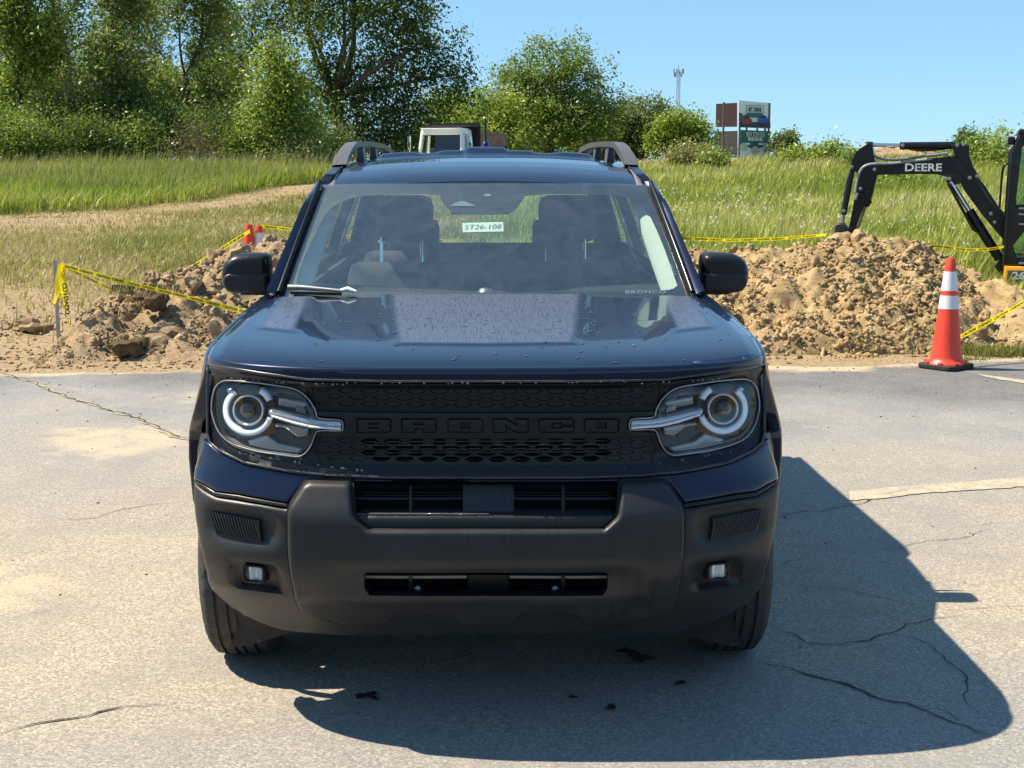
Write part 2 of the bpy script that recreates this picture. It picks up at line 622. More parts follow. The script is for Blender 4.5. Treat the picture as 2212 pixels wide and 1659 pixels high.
# ---- the ground: one sheet to the horizon
def axis(lo, hi, fine_lo, fine_hi, step, grow=1.22):
    a = list(np.arange(fine_lo, fine_hi + 1e-6, step))
    s = step
    while a[-1] < hi: s *= grow; a.append(a[-1] + s)
    s = step
    while a[0] > lo: s *= grow; a.insert(0, a[0] - s)
    return np.array(a)

gx = axis(-1500, 1500, -14, 14, 0.16); gy = axis(-300, 2500, 6.5, 44, 0.16)
GX, GY = np.meshgrid(gx, gy)
GZ = np.where(GY < 6.9, -0.03, rough_ground(GX, GY))
# hay track on the left, bare soil near the asphalt
def grassy_at(X, Y):
    X = np.asarray(X, float); D = np.asarray(Y, float) + 3.91
    left = 1 - sstep(0.0, 2.0, X)
    band = np.exp(-((D - (27.0 - 0.55 * (X + 6))) / 3.0) ** 2) * sstep(-14, -10, -np.abs(X) * 0 + X * 0 - 5)
    g = 0.62 + 0.0 * X
    g = g - 0.75 * left * np.exp(-((D - np.interp(X, [-14, -8.7, -6.2, -4.7, -3], [22.5, 25.4, 29.2, 35, 40])) / 3.2) ** 2)
    g = g - 0.85 * left * (1 - sstep(14.0, 19.0, D + 0.55 * np.clip(X + 4.6, -3, 9))) 
    g = g - 0.9 * (1 - left) * (1 - sstep(15.8, 17.2, D))
    return g
nv = GX.size
idx = np.arange(nv).reshape(GX.shape)
quads = np.stack([idx[:-1, :-1], idx[:-1, 1:], idx[1:, 1:], idx[1:, :-1]], -1).reshape(-1, 4)
grd = fast_mesh('ground', np.stack([GX, GY, GZ], -1).reshape(-1, 3), quads, 'field_soil', attrs={'grassy': grassy_at(GX, GY).ravel()})
grd.data.shade_smooth()
tag(grd, 'rising field of mown hay, bare soil and tall grass behind the car park', kind='structure')

# ---- asphalt sheet with a ragged far edge, 20 mm thick at the lip
ax = axis(-60, 60, -8, 9, 0.11); 
rows = np.concatenate([np.linspace(-40, -4, 18), np.linspace(-3.6, 7.0, 90)])
AX = np.tile(ax, (len(rows) + 7, 1))
ey = edge_y(ax)
AY = np.concatenate([np.tile(rows[:, None], (1, len(ax)))] + [(7.0 + (ey - 7.0) * q)[None, :] for q in (0.2, .4, .6, .8, .93, 1.0)] + [(ey + .01)[None, :]])
AZ = np.zeros_like(AX); AZ[-1] = -0.10
AZ += np.where(AY > -20, (fbm(AX * .5, AY * .5, 21, 3) - .5) * .012, 0)
sandy = 0.66 - .22 * (1 - sstep(-.3, 1.3, AY)) - 0.26 * sstep(1.6, 6.0, AY) - 0.10 * sstep(0.5, 3.5, AX) * sstep(0.5, 5, AY) - .26 * sstep(4.6, 7.6, AY) - .10 * sstep(1.0, 2.2, AX) * sstep(4.2, 6.5, AY)
sandy += 0.25 * np.exp(-(((AX + 2.4) / 1.1) ** 2 + ((AY - 1.7) / .9) ** 2))
dust = 0.85 * sstep(-0.40, 0.05, AY - ey) + .85 * np.exp(-(((AX + 2.35) / 1.0) ** 2 + ((AY - 1.55) / .6) ** 2)) \
    + .85 * np.exp(-(((AX + 2.25) / .6) ** 2 + ((AY - 4.6) / .7) ** 2)) + .70 * np.exp(-(((AX + 1.9) / .7) ** 2 + ((AY - 6.2) / .5) ** 2)) \
    + .50 * np.exp(-(((AX - 2.2) / .9) ** 2 + ((AY - 0.0) / .5) ** 2)) + .42 * np.exp(-(((AX - 2.6) / 1.0) ** 2 + ((AY - 1.6) / .5) ** 2)) \
    + .30 * np.exp(-(((AX + 1.3) / .5) ** 2 + ((AY + .1) / .3) ** 2)) + .55 * np.exp(-(((AX - 2.6) / .55) ** 2 + ((AY - 7.5) / .25) ** 2))
nv = AX.size
idx = np.arange(nv).reshape(AX.shape)
quads = np.stack([idx[:-1, :-1], idx[:-1, 1:], idx[1:, 1:], idx[1:, :-1]], -1).reshape(-1, 4)
asphalt = fast_mesh('asphalt', np.stack([AX, AY, AZ], -1).reshape(-1, 3), quads, 'asphalt', attrs={'sandy': sandy.ravel(), 'dust': dust.ravel(), 'unseen_dark': (1 - sstep(-1.25, -1.0, AY + (fbm(AX * .8, AX * 0, 3, 2) - .5) * .3)).ravel()})
asphalt.data.shade_smooth()
tag(asphalt, 'weathered grey asphalt car park with cracks and drifts of sand', kind='structure')

def zasp(x, y): return float((fbm(np.array([x * .5]), np.array([y * .5]), 21, 3)[0] - .5) * .012)

def crack(pix, w0, mat='crack', jag=.022, lift=.004):
    P = [on_z(u, v) for u, v in pix]
    pts = []
    for (a, b) in zip(P[:-1], P[1:]):
        L = math.hypot(b[0] - a[0], b[1] - a[1]); k = max(2, int(L / .035))
        for j in range(k):
            t = j / k
            pts.append((a[0] + (b[0] - a[0]) * t, a[1] + (b[1] - a[1]) * t))
    pts.append(P[-1])
    s = random.random() * 50
    vs, fs = [], []
    for i, p in enumerate(pts):
        q = pts[min(i + 1, len(pts) - 1)]; r = pts[max(i - 1, 0)]
        d = Vector((q[0] - r[0], q[1] - r[1])); d.normalize(); nn = Vector((-d.y, d.x))
        off = (mnoise.noise(Vector((i * .22, s, 0))) * 1.4 + mnoise.noise(Vector((i * .7, s, 3)))) * jag
        e = min(1, i / 6, (len(pts) - 1 - i) / 6)
        w = .72 * w0 * (.35 + .9 * abs(mnoise.noise(Vector((i * .35, s, 9)))) * 1.6) * (.25 + .75 * e)
        c = Vector(p) + nn * off
        for sg in (-1, 1):
            q2 = c + nn * sg * w / 2
            vs.append((q2.x, q2.y, zasp(q2.x, q2.y) + lift))
    for i in range(len(pts) - 1): fs.append((2 * i, 2 * i + 1, 2 * i + 3, 2 * i + 2))
    MB().add(vs, fs).build('crack', mat, asphalt)

# sandy joint first (lower), dark cracks above it
crack([(0, 806), (60, 822), (150, 860), (230, 885), (300, 905), (360, 935), (415, 955)], .075, 'crack_sand', lift=.004)
crack([(0, 806), (60, 822), (150, 860), (230, 885), (300, 905), (360, 935), (415, 955)], .022, lift=.006)
for px, w in [
    ([(1672, 1357), (1718, 1373), (1745, 1387), (1790, 1393), (1850, 1385), (1905, 1370), (1960, 1350), (2010, 1345), (2070, 1328)], .013),
    ([(1905, 1370), (1960, 1375), (2010, 1395), (2050, 1425), (2085, 1465), (2092, 1510), (2115, 1545)], .010),
    ([(1640, 1432), (1700, 1445), (1770, 1465), (1830, 1480), (1900, 1510), (1960, 1520), (2040, 1550), (2140, 1590)], .020),
    ([(1680, 1117), (1740, 1105), (1800, 1098), (1850, 1090), (1905, 1070), (1990, 1055)], .011),
    ([(1685, 1222), (1720, 1212), (1745, 1202)], .012),
    ([(1745, 1268), (1830, 1278), (1910, 1292), (2000, 1312)], .009),
    ([(2000, 1315), (2060, 1318), (2130, 1312), (2212, 1310)], .009),
    ([(1860, 1188), (1930, 1182), (2000, 1170), (2080, 1160), (2140, 1140)], .008),
    ([(2080, 1140), (2150, 1132), (2212, 1128)], .007),
    ([(0, 1580), (80, 1566), (160, 1550), (240, 1530), (330, 1522), (380, 1512)], .013),
    ([(110, 1126), (200, 1118), (270, 1098), (330, 1088), (415, 1083)], .010),
    ([(60, 1325), (110, 1318)], .008),
    ([(900, 1440), (990, 1420), (1060, 1408), (1120, 1400)], .012),
    ([(1960, 1520), (2040, 1535), (2110, 1580)], .010)]:
    crack(px, w)

def ground_patch(name, poly, mat, lift, parent, amp=.03):
    pts = [on_z(u, v) for u, v in poly]
    pts = densify(pts, .05)
    out = []
    for i, (x, y) in enumerate(pts):
        out.append((x + (random.random() - .5) * amp, y + (random.random() - .5) * amp, zasp(x, y) + lift))
    return MB().add(out, [tuple(range(len(out)))]).build(name, mat, parent)
ground_patch('painted_line', [(1835, 1062), (2000, 1049), (2110, 1041), (2300, 1027), (2300, 1047), (2110, 1060), (2000, 1067), (1900, 1078), (1835, 1082)], 'line_paint', .0045, asphalt, .02)
ground_patch('painted_line', [(2108, 808), (2160, 815), (2260, 828), (2260, 835), (2160, 821), (2120, 813)], 'line_paint', .0045, asphalt, .015)
def stain(u, v, ru, rv):
    s = random.random() * 99
    poly = []
    for k in range(26):
        a = 2 * math.pi * k / 26
        r = .65 + .75 * mnoise.noise(Vector((math.cos(a) * 2.2, math.sin(a) * 2.2, s)))
        poly.append((u + ru * r * math.cos(a), v + rv * r * math.sin(a)))
    ground_patch('oil_stain', poly, 'oil', .0075, asphalt, .006)
for s in [(797, 1508, 30, 13), (1378, 1424, 36, 17), (1322, 1532, 17, 9), (1473, 1479, 19, 7), (1236, 1511, 14, 5), (1350, 1410, 22, 8)]: stain(*s)

# loose pebbles and grit on the asphalt: nobody could count them
def pebble_field(name, pts, rmin, rmax, mat, parent, flat=.6):
    V, F = [], []
    base = np.array([(1, 0, 0), (0, 1, 0), (-1, 0, 0), (0, -1, 0), (0, 0, 1), (0, 0, -1)], float)
    tri = np.array([(0, 1, 4), (1, 2, 4), (2, 3, 4), (3, 0, 4), (1, 0, 5), (2, 1, 5), (3, 2, 5), (0, 3, 5)])
    o = 0
    for x, y, z in pts:
        r = rmin + (rmax - rmin) * RNG.random() ** 3
        b = base * (r * (.7 + .6 * RNG.random((6, 1)))) * np.array([1, 1, flat])
        a = RNG.random() * 6.28; ca, sa = math.cos(a), math.sin(a)
        b = np.stack([b[:, 0] * ca - b[:, 1] * sa, b[:, 0] * sa + b[:, 1] * ca, b[:, 2]], -1)
        V.append(b + np.array([x, y, z + r * flat * .4])); F.append(tri + o); o += 6
    ob = fast_mesh(name, np.concatenate(V), np.concatenate(F), mat, parent)
    ob['kind'] = 'stuff'
    return ob
n = NT('pebble'); 
n.set(color=n.ramp(n.noise(14, 3), [(0.35, (0.09, 0.08, 0.07)), (0.6, (0.24, 0.2, 0.16)), (0.8, (0.4, 0.34, 0.27))]), rough=.9); MAT['pebble'] = n.m
pp = []
while len(pp) < 900:
    x = RNG.uniform(-4, 4.5); y = RNG.uniform(-1.5, 7.6)
    if RNG.random() < .25 + .75 * max(0, (y - 4.5) / 3): pp.append((x, y, zasp(x, y)))
pebble_field('loose_grit', pp, .002, .011, 'pebble', asphalt)

# ================================================================== GRASS
n = NT('grass')
col = n.attr('tint')
n.t.nodes.remove(n.b)
df = n.node('ShaderNodeBsdfDiffuse'); n.link(col, df.inputs['Color'])
tl = n.node('ShaderNodeBsdfTranslucent'); n.link(n.mix(.5, col, (0.30, 0.34, 0.04), 'MIX'), tl.inputs['Color'])
gs = n.node('ShaderNodeBsdfGlossy'); gs.inputs['Roughness'].default_value = .45; gs.inputs['Color'].default_value = (.5, .5, .5, 1)
m1 = n.node('ShaderNodeMixShader'); m1.inputs[0].default_value = .38
n.link(df.outputs[0], m1.inputs[1]); n.link(tl.outputs[0], m1.inputs[2])
m2 = n.node('ShaderNodeMixShader'); m2.inputs[0].default_value = .05
n.link(m1.outputs[0], m2.inputs[1]); n.link(gs.outputs[0], m2.inputs[2])
n.link(m2.outputs[0], n.out.inputs['Surface'])
MAT['grass'] = n.m

def blades(name, X, Y, H, W, tint, lean=.35, base_z=None, wind=(.25, 0.0)):
    """each blade: a bent two-segment strip, its own direction, height and colour"""
    N = len(X)
    Z = rough_ground(X, Y) if base_z is None else base_z
    a = RNG.random(N) * 2 * np.pi
    dx, dy = np.cos(a), np.sin(a)
    l = RNG.normal(0, lean, N) * H; la = RNG.random(N) * 2 * np.pi
    lx, ly = l * np.cos(la) + wind[0] * H * RNG.random(N), l * np.sin(la) + wind[1] * H
    P = np.zeros((N, 5, 3), np.float32)
    for j, (t, w) in enumerate(((0, 1), (0, -1), (.55, .75), (.55, -.75), (1, 0))):
        P[:, j, 0] = X + dx * W * w * .5 + lx * t * t
        P[:, j, 1] = Y + dy * W * w * .5 + ly * t * t
        P[:, j, 2] = Z - .02 + H * t * np.sqrt(np.clip(1 - (np.hypot(lx, ly) / np.maximum(H, 1e-3) * t * .5) ** 2, .2, 1))
    F = np.array([(0, 1, 3), (0, 3, 2), (2, 3, 4)])
    tris = (np.arange(N)[:, None, None] * 5 + F[None]).reshape(-1, 3)
    shade = np.array([.75, .75, 1.0, 1.0, 1.12])
    C = np.repeat(tint[:, None, :], 5, 1)
    o = fast_mesh(name, P.reshape(-1, 3), tris, 'grass', attrs={'tint': C.reshape(-1, 3)})
    tag(o, kind='stuff', cat='grass')
    return o

def tint_mix(N, cols, X, Y, sc=.5, spread=.18, seed=1):
    """patchy colours: the noise picks along the list"""
    f = np.clip((fbm(X * sc, Y * sc, seed, 3) - .5) * 2.2 + .5 + RNG.normal(0, .22, N), 0, .999) * (len(cols) - 1)
    i = f.astype(int); t = (f - i)[:, None]
    c = np.asarray(cols)
    out = c[i] * (1 - t) + c[np.minimum(i + 1, len(cols) - 1)] * t
    return out * np.exp(RNG.normal(0, spread, (N, 1)))

def scatter(N, x0, x1, d0, d1, keep):
    """points denser near the camera (even density across the picture's width at each distance)"""
    X, Y = [], []
    tot = 0
    while tot < N:
        n0 = N * 2
        D = d0 + (d1 - d0) * RNG.random(n0)
        s = RNG.uniform(x0, x1, n0)
        x = s * D; y = D - 3.91
        k = RNG.random(n0) < keep(x, y, D) * (d0 / D) ** .35
        X.append(x[k]); Y.append(y[k]); tot += k.sum()
    return np.concatenate(X)[:N], np.concatenate(Y)[:N]

GREEN = [(0.16, 0.25, 0.03), (0.25, 0.35, 0.045), (0.35, 0.43, 0.07), (0.45, 0.45, 0.14)]
HAY = [(0.18, 0.21, 0.045), (0.30, 0.28, 0.10), (0.45, 0.38, 0.18), (0.54, 0.45, 0.26)]
def edge_left(X): return np.interp(X, [-16, -9.6, -6.6, -5.05, -3], [25.5, 28, 31.2, 37.8, 43]) + (fbm(X * .6, X * 0, 31, 2) - .5) * 2.0       # near edge of the uncut grass, as distance D
def edge_hay(X): return np.interp(X, [-14, -8.7, -6.2, -4.7, -3], [22.5, 25.4, 29.2, 35, 40])
# uncut grass left
k = lambda x, y, D: (D > edge_left(x)).astype(float) * (x < -1.2)
X, Y = scatter(60000, -.46, -.02, 24, 46, k)
H = (.18 + .34 * RNG.random(len(X)) ** 1.4) * (.6 + .7 * fbm(X * .4, Y * .4, 40, 2)) 
o = blades('tall_grass', X, Y, H, .022 + .016 * RNG.random(len(X)), tint_mix(len(X), GREEN, X, Y, .35, .2, 4)); o['label'] = 'tall uncut green grass in front of the left tree row'
# pale seed heads over it
X, Y = scatter(3800, -.46, -.02, 32, 47, k)
o = blades('seeding_grass', X, Y, .55 + .3 * RNG.random(len(X)), .018 + 0 * X, tint_mix(len(X), [(0.26, 0.24, 0.10), (0.42, 0.36, 0.18)], X, Y, .5), .2); o['label'] = 'brown seeding grass stems along the foot of the left trees'
# mown grass and hay left
k = lambda x, y, D: ((D < edge_left(x)) & (D > 13.2)).astype(float) * (x < 0.5) * np.clip(.05 + 1.0 * sstep(14.6, 19.5, D + .55 * np.clip(x + 4.6, -3, 9)) - .66 * np.exp(-((D - edge_hay(x)) / 3.2) ** 2), 0, 1) 
X, Y = scatter(66000, -.46, .0, 13, 36, k)
dry = np.exp(-(((Y + 3.91) - edge_hay(X)) / 3.0) ** 2)
T = tint_mix(len(X), HAY, X, Y, .6, .2, 6); T = T * (1 - dry[:, None] * .5) + np.array([.42, .34, .19]) * dry[:, None] * .5
o = blades('mown_grass', X, Y, (.06 + .13 * RNG.random(len(X))) * (1 - .5 * dry), .010 + .01 * RNG.random(len(X)), T, .8); o['label'] = 'short mown grass drying to straw on the left field'
# wild grass right
k = lambda x, y, D: (x > -.6) * (D > 16.6 + 1.0 * sstep(2, 7, x) * 0).astype(float) * (1 - .9 * np.exp(-(((x - 7.0) / 1.6) ** 2 + ((D - 18.3) / 1.3) ** 2)))
X, Y = scatter(112000, .0, .46, 16.5, 50, k)
H = (.20 + .30 * RNG.random(len(X))) * (.6 + .9 * fbm(X * .3, Y * .3, 44, 2)) * (1 - .15 * sstep(20, 40, Y))
o = blades('meadow_grass', X, Y, H, .016 + .016 * RNG.random(len(X)) + .012 * sstep(20, 40, Y), tint_mix(len(X), [(0.23, 0.30, 0.05), (0.36, 0.41, 0.08), (0.47, 0.49, 0.13), (0.56, 0.53, 0.24)], X, Y, .4, .2, 5)); o['label'] = 'bright uncut meadow grass rising behind the right dirt heap'
# white field flowers: small stars over the meadow
k = lambda x, y, D: (fbm(x * .5, y * .5, 61, 2) > .52) * np.exp(-((x - 3.9) / 2.6) ** 2) * (D > 17)
X, Y = scatter(420, .08, .36, 17, 30, k)
Zf = rough_ground(X, Y) + .38 + .22 * RNG.random(len(X)); V = []; F = []
for i in range(len(X)):
    r = .010 + .014 * RNG.random(); a0 = RNG.random() * 6
    V += [(X[i] + r * math.cos(a0 + j * 2.1), Y[i] + r * .5 * math.sin(a0 + j * 2.1), Zf[i] + r * math.sin(a0 + j * 2.1)) for j in range(3)]; F.append((3 * i, 3 * i + 1, 3 * i + 2))
MAT['petal'] = plain('petal', (.75, .74, .62), .8)
o = fast_mesh('wild_flowers', V, F, 'petal'); tag(o, 'small white wild flowers dotted over the right meadow', 'wild flowers', kind='stuff')

# ================================================================== DIRT HEAPS
def clumps(X, Y, size, seed, share=.7):
    """rounded crumbs merging into the ground: one hump per jittered cell"""
    gx_, gy_ = X / size, Y / size
    ix, iy = np.floor(gx_), np.floor(gy_)
    best = np.zeros_like(X)
    for a in (-1, 0, 1):
        for b in (-1, 0, 1):
            cx_, cy_ = ix + a, iy + b
            px_ = cx_ + .15 + .7 * _hash(cx_, cy_, seed); py_ = cy_ + .15 + .7 * _hash(cx_, cy_, seed + 1)
            h = _hash(cx_, cy_, seed + 2); on = (_hash(cx_, cy_, seed + 3) < share)
            r = .35 + .5 * h
            dx_, dy_ = gx_ - px_, gy_ - py_
            t = _hash(cx_, cy_, seed + 4) * 6.28; el = .7 + .6 * _hash(cx_, cy_, seed + 5)
            u_ = (dx_ * np.cos(t) + dy_ * np.sin(t)) * el; v_ = (dy_ * np.cos(t) - dx_ * np.sin(t)) / el
            d2 = (np.abs(u_) ** 2.6 + np.abs(v_) ** 2.6) ** (2 / 2.6) / (r * r)
            best = np.maximum(best, on * (.4 + h) * np.sqrt(np.clip(1 - d2, 0, 1)))
    return best

def dirt_mat(name, lo, hi, hi2):
    n = NT(name)
    c = n.node('ShaderNodeNewGeometry').outputs['Position']
    a = n.noise(1.6, 5, .6, c); b = n.noise(11, 6, .65, c); f = n.noise(70, 4, .7, c)
    col = n.mix(n.ramp(a, [(.35, 0.), (.65, 1.)]), lo, hi)
    col = n.mix(n.ramp(b, [(.42, 0.), (.68, .8)]), col, hi2)
    dk = n.noise(2.9, 5, .65, c, .6)
    col = n.mix(n.ramp(dk, [(.54, 0.), (.68, .75)]), col, (lo[0] * .62, lo[1] * .57, lo[2] * .55))
    col = n.mix(n.ramp(f, [(.3, .35), (.5, 0.)]), col, tuple(x * .55 for x in lo))
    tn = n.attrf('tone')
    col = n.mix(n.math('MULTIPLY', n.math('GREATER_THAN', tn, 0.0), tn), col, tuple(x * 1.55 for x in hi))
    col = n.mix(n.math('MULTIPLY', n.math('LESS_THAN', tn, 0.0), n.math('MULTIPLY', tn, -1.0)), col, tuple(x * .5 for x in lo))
    n.set(color=col, rough=.97, spec=.1, normal=n.bump(n.math('ADD', b, n.math('MULTIPLY', f, .5)), .8, .02))
    return n.m
MAT['dirt_tan'] = dirt_mat('dirt_tan', (.275, .188, .092), (.39, .282, .145), (.50, .385, .22))
MAT['dirt_brown'] = dirt_mat('dirt_brown', (.23, .160, .092), (.335, .245, .148), (.46, .36, .23))
MAT['dark_soil'] = dirt_mat('dark_soil', (.085, .055, .034), (.14, .095, .06), (.20, .14, .09))

def clod_mesh(k, sub, amp=.45):
    bm = bmesh.new()
    bmesh.ops.create_icosphere(bm, subdivisions=sub, radius=1)
    for v in bm.verts:
        p = v.co * 1.1 + Vector((k * 7.1, k * 3.3, 0))
        d = mnoise.noise(p) * amp + (.5 - abs(mnoise.noise(p * 2.1))) * amp * .9 - .3 * amp + mnoise.noise(p * 5) * amp * .45
        v.co *= 1 + d
        v.co.z *= .8
    me = bpy.data.meshes.new('clod')
    bm.to_mesh(me); bm.free()
    if sub > 2: me.shade_smooth(); me.set_sharp_from_angle(angle=R(30))
    return me
CLODS = [clod_mesh(k, 3, .55) for k in range(7)]
SMALL = []
for k in range(5):
    me = clod_mesh(k + 20, 1, .5)
    SMALL.append((np.array([v.co[:] for v in me.vertices]), np.array([p.vertices[:] for p in me.polygons])))

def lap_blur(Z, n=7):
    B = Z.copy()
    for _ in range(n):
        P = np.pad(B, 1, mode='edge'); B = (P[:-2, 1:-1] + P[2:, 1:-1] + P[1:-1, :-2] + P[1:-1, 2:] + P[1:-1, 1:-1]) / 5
    return B

def heap(name, label, hfun, x0, x1, y0, y1, mat, nbig, nsmall, big=(.05, .13), seed=1, step=.026, face=None):
    rng = np.random.default_rng(seed)
    xs = np.arange(x0, x1, step); ys = np.arange(y0, y1, step)
    HX, HY = np.meshgrid(xs, ys)
    base = hfun(HX, HY)
    lump = (fbm(HX * 2.2, HY * 2.2, seed + 50, 3) - .5) * .24 + (fbm(HX * 6.5, HY * 6.5, seed + 70, 3) - .5) * .16 + (fbm(HX * 20, HY * 20, seed + 90, 3) - .5) * .085 + clumps(HX + HY * .2, HY, .17, seed + 31, .45) * .06 + clumps(HX, HY + HX * .3, .075, seed + 51, .7) * .030 - .04
    k = sstep(.02, .3, base)
    Z = base + lump * k - .05 * (1 - k)
    Z = np.where(base < .012, -.12, Z) + rise(HX, HY)
    idx = np.arange(HX.size).reshape(HX.shape)
    quads = np.stack([idx[:-1, :-1], idx[:-1, 1:], idx[1:, 1:], idx[1:, :-1]], -1).reshape(-1, 4)
    b = base.ravel()
    keep = (b[quads] > .012).any(1)
    shade_damp = np.clip((lap_blur(Z) - Z) * 9, 0, .8) * (fbm(HX * 1.3, HY * 1.3, seed + 5, 3) > .46)  # hollows coloured darker: mostly painted shade, with some damp soil
    o = fast_mesh(name, np.stack([HX, HY, Z], -1).reshape(-1, 3), quads[keep], mat, attrs={'tone': -shade_damp.ravel()})
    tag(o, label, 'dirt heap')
    def zat(x, y):
        i = int(np.clip((x - x0) / step, 0, len(xs) - 1)); j = int(np.clip((y - y0) / step, 0, len(ys) - 1))
        return Z[j, i], base[j, i]
    cnt = 0; tries = 0
    while cnt < nbig and tries < 20000:
        tries += 1
        x = rng.uniform(x0, x1); y = rng.uniform(y0, y1)
        z, bb = zat(x, y)
        if bb < .05 or (face is not None and not face(x, y)): continue
        r = big[0] + (big[1] - big[0]) * rng.random() ** 3.6
        c = bpy.data.objects.new('clod', CLODS[rng.integers(len(CLODS))])
        if not c.data.materials: c.data.materials.append(MAT[mat])
        COL.objects.link(c); c.parent = o
        c.material_slots[0].link = 'OBJECT'; c.material_slots[0].material = MAT[mat]
        c.location = (x, y, z + r * .25); c.rotation_euler = tuple(rng.random(3) * 6.28)
        c.scale = (r * rng.uniform(.8, 1.3), r * rng.uniform(.8, 1.2), r * rng.uniform(.7, 1.1))
        cnt += 1
    # dense crumbs all over, thinning out on the ground round the foot
    x = rng.uniform(x0 - .2, x1 + .2, nsmall * 3); y = rng.uniform(y0 - .25, y1, nsmall * 3)
    ii = np.clip(((x - x0) / step).astype(int), 0, len(xs) - 1); jj = np.clip(((y - y0) / step).astype(int), 0, len(ys) - 1)
    b0 = base[jj, ii] * (x > x0) * (x < x1) * (y > y0); z = Z[jj, ii]
    out = b0 < .015
    gz_ = np.where(y < edge_y(x), 0.0, rough_ground(x, y))
    z = np.where(out, gz_, z)
    ok = ~out | (rng.random(len(x)) < .07)
    if face is not None: ok &= (x < -1.1) if x1 < 2 else ((x > 1.3) | (x0 > 3))
    x, y, z, out = [q[ok][:nsmall] for q in (x, y, z, out)]
    N = len(x)
    patch = fbm(x * 1.7, y * 1.7, seed + 8, 3)                       # drifts of fine soil between fields of crumbs
    r = (.005 + .021 * rng.random(N) ** 2.2) * np.where(out, .6, 1) * (.45 + .85 * sstep(.34, .66, patch))
    bm = bmesh.new(); bmesh.ops.create_icosphere(bm, subdivisions=1, radius=1); bv = np.array([v.co[:] for v in bm.verts]); bf = np.array([[v.index for v in f.verts] for f in bm.faces]); bm.free()
    P = bv[None] * (1 + .36 * np.clip(rng.normal(0, 1, (N, len(bv), 1)), -1.6, 1.8)) * (r[:, None] * rng.uniform(.6, 1.45, (N, 3)))[:, None, :] * np.array([1, 1, .85])
    a = rng.random(N) * 6.28; ca, sa = np.cos(a)[:, None], np.sin(a)[:, None]
    P = np.stack([P[..., 0] * ca - P[..., 1] * sa, P[..., 0] * sa + P[..., 1] * ca, P[..., 2]], -1) + np.stack([x, y, z + r * .25], -1)[:, None, :]
    F = (np.arange(N)[:, None, None] * len(bv) + bf[None]).reshape(-1, 3)
    tone = np.repeat(np.clip(rng.normal(-.05, .34, N), -.75, .6), len(bv))
    s = fast_mesh('crumbs', P.reshape(-1, 3), F, mat, o, attrs={'tone': tone})
    s['kind'] = 'stuff'
    return o, zat

def ridge(X, Y, spine, slope_f, slope_b):
    """height of a bank with a crest line given as (x, y, h), steeper in front"""
    sx = np.array([s[0] for s in spine]); sy = np.array([s[1] for s in spine]); sh = np.array([s[2] for s in spine])
    cy = np.interp(X, sx, sy); ch = np.interp(X, sx, sh)
    d = Y - cy
    t = np.where(d < 0, -d / slope_f, d / slope_b)
    return np.maximum(0, ch * (1 - np.clip(t, 0, 1.2) ** 1.25))

def crest(pix, D):
    """crest points measured in the photograph at distance D"""
    out = []
    for (u, v), d in zip(pix, D):
        y = d - 3.91
        x, z = at(u, v, y)
        out.append((x, y, max(.02, z - float(rise(x, y)))))
    return out
sp_l = crest([(115, 742), (150, 728), (200, 680), (260, 632), (330, 603), (400, 580), (470, 548), (530, 528), (590, 518), (650, 512), (760, 525), (900, 560), (1060, 640)],
             [12.9, 13.0, 13.2, 13.6, 14.0, 14.2, 14.4, 14.6, 14.7, 14.7, 14.7, 14.6, 14.4])
sp_l = [(sp_l[0][0] - .25, sp_l[0][1], -.05)] + [(x, y, h * .95) for x, y, h in sp_l]
hl = lambda X, Y: ridge(X, Y, sp_l, 2.55 - .9 * sstep(-3.2, -4.3, -X * -1) * 0, 1.5) * sstep(-5.0, -4.2, X)
def hl(X, Y):
    return ridge(X, Y, sp_l, np.interp(X, [-4.4, -3.6, -2.4, 0], [.7, 1.7, 2.65, 2.6]), np.interp(X, [-4.4, -3.4, -2], [.7, 1.2, 1.6]))
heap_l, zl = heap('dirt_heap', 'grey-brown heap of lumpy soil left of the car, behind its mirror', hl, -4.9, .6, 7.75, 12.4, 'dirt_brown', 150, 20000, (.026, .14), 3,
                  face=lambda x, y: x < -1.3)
sp_r = crest([(1290, 620), (1480, 545), (1560, 552), (1640, 545), (1720, 535), (1800, 520), (1880, 523), (1960, 530), (2020, 540), (2070, 560), (2130, 590), (2190, 625), (2260, 665)],
             [14.4, 14.8, 14.8, 14.8, 14.8, 14.9, 14.9, 15.0, 15.0, 14.9, 14.6, 14.2, 13.6])
def hr(X, Y):
    h = ridge(X, Y, sp_r, np.interp(X, [.4, 2, 4.2, 5.2], [2.4, 2.75, 2.6, 1.5]), 1.5)
    # small undercut scarps near the foot, as a shovel left them
    for (cx, cy, wx, wy, dp) in ((2.45, 8.30, .60, .20, .34), (3.7, 8.5, .34, .17, .22), (2.95, 8.42, .32, .16, .22), (1.9, 8.6, .25, .2, .15), (3.2, 9.3, .16, .12, .12), (2.3, 9.6, .2, .12, .12)):
        h = h - dp * np.exp(-(((X - cx) / wx) ** 2 + ((Y - cy) / wy) ** 2)) * sstep(.02, .12, h)
    return np.maximum(h, 0)
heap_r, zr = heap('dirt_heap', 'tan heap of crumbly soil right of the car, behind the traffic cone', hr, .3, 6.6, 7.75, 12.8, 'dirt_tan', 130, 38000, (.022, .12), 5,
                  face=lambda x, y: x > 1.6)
# long low spill of soil at the right edge of the asphalt
def hs(X, Y):
    return np.maximum(0, .26 * (1 - (((X - 5.9) / 1.9) ** 2 + ((Y - 10.0) / 1.35) ** 2)))
heap_s, zs = heap('dirt_heap', 'low pale spill of soil under the yellow tape at the right edge', hs, 4.0, 7.8, 8.5, 11.4, 'dirt_tan', 24, 3500, (.03, .08), 9, step=.05)

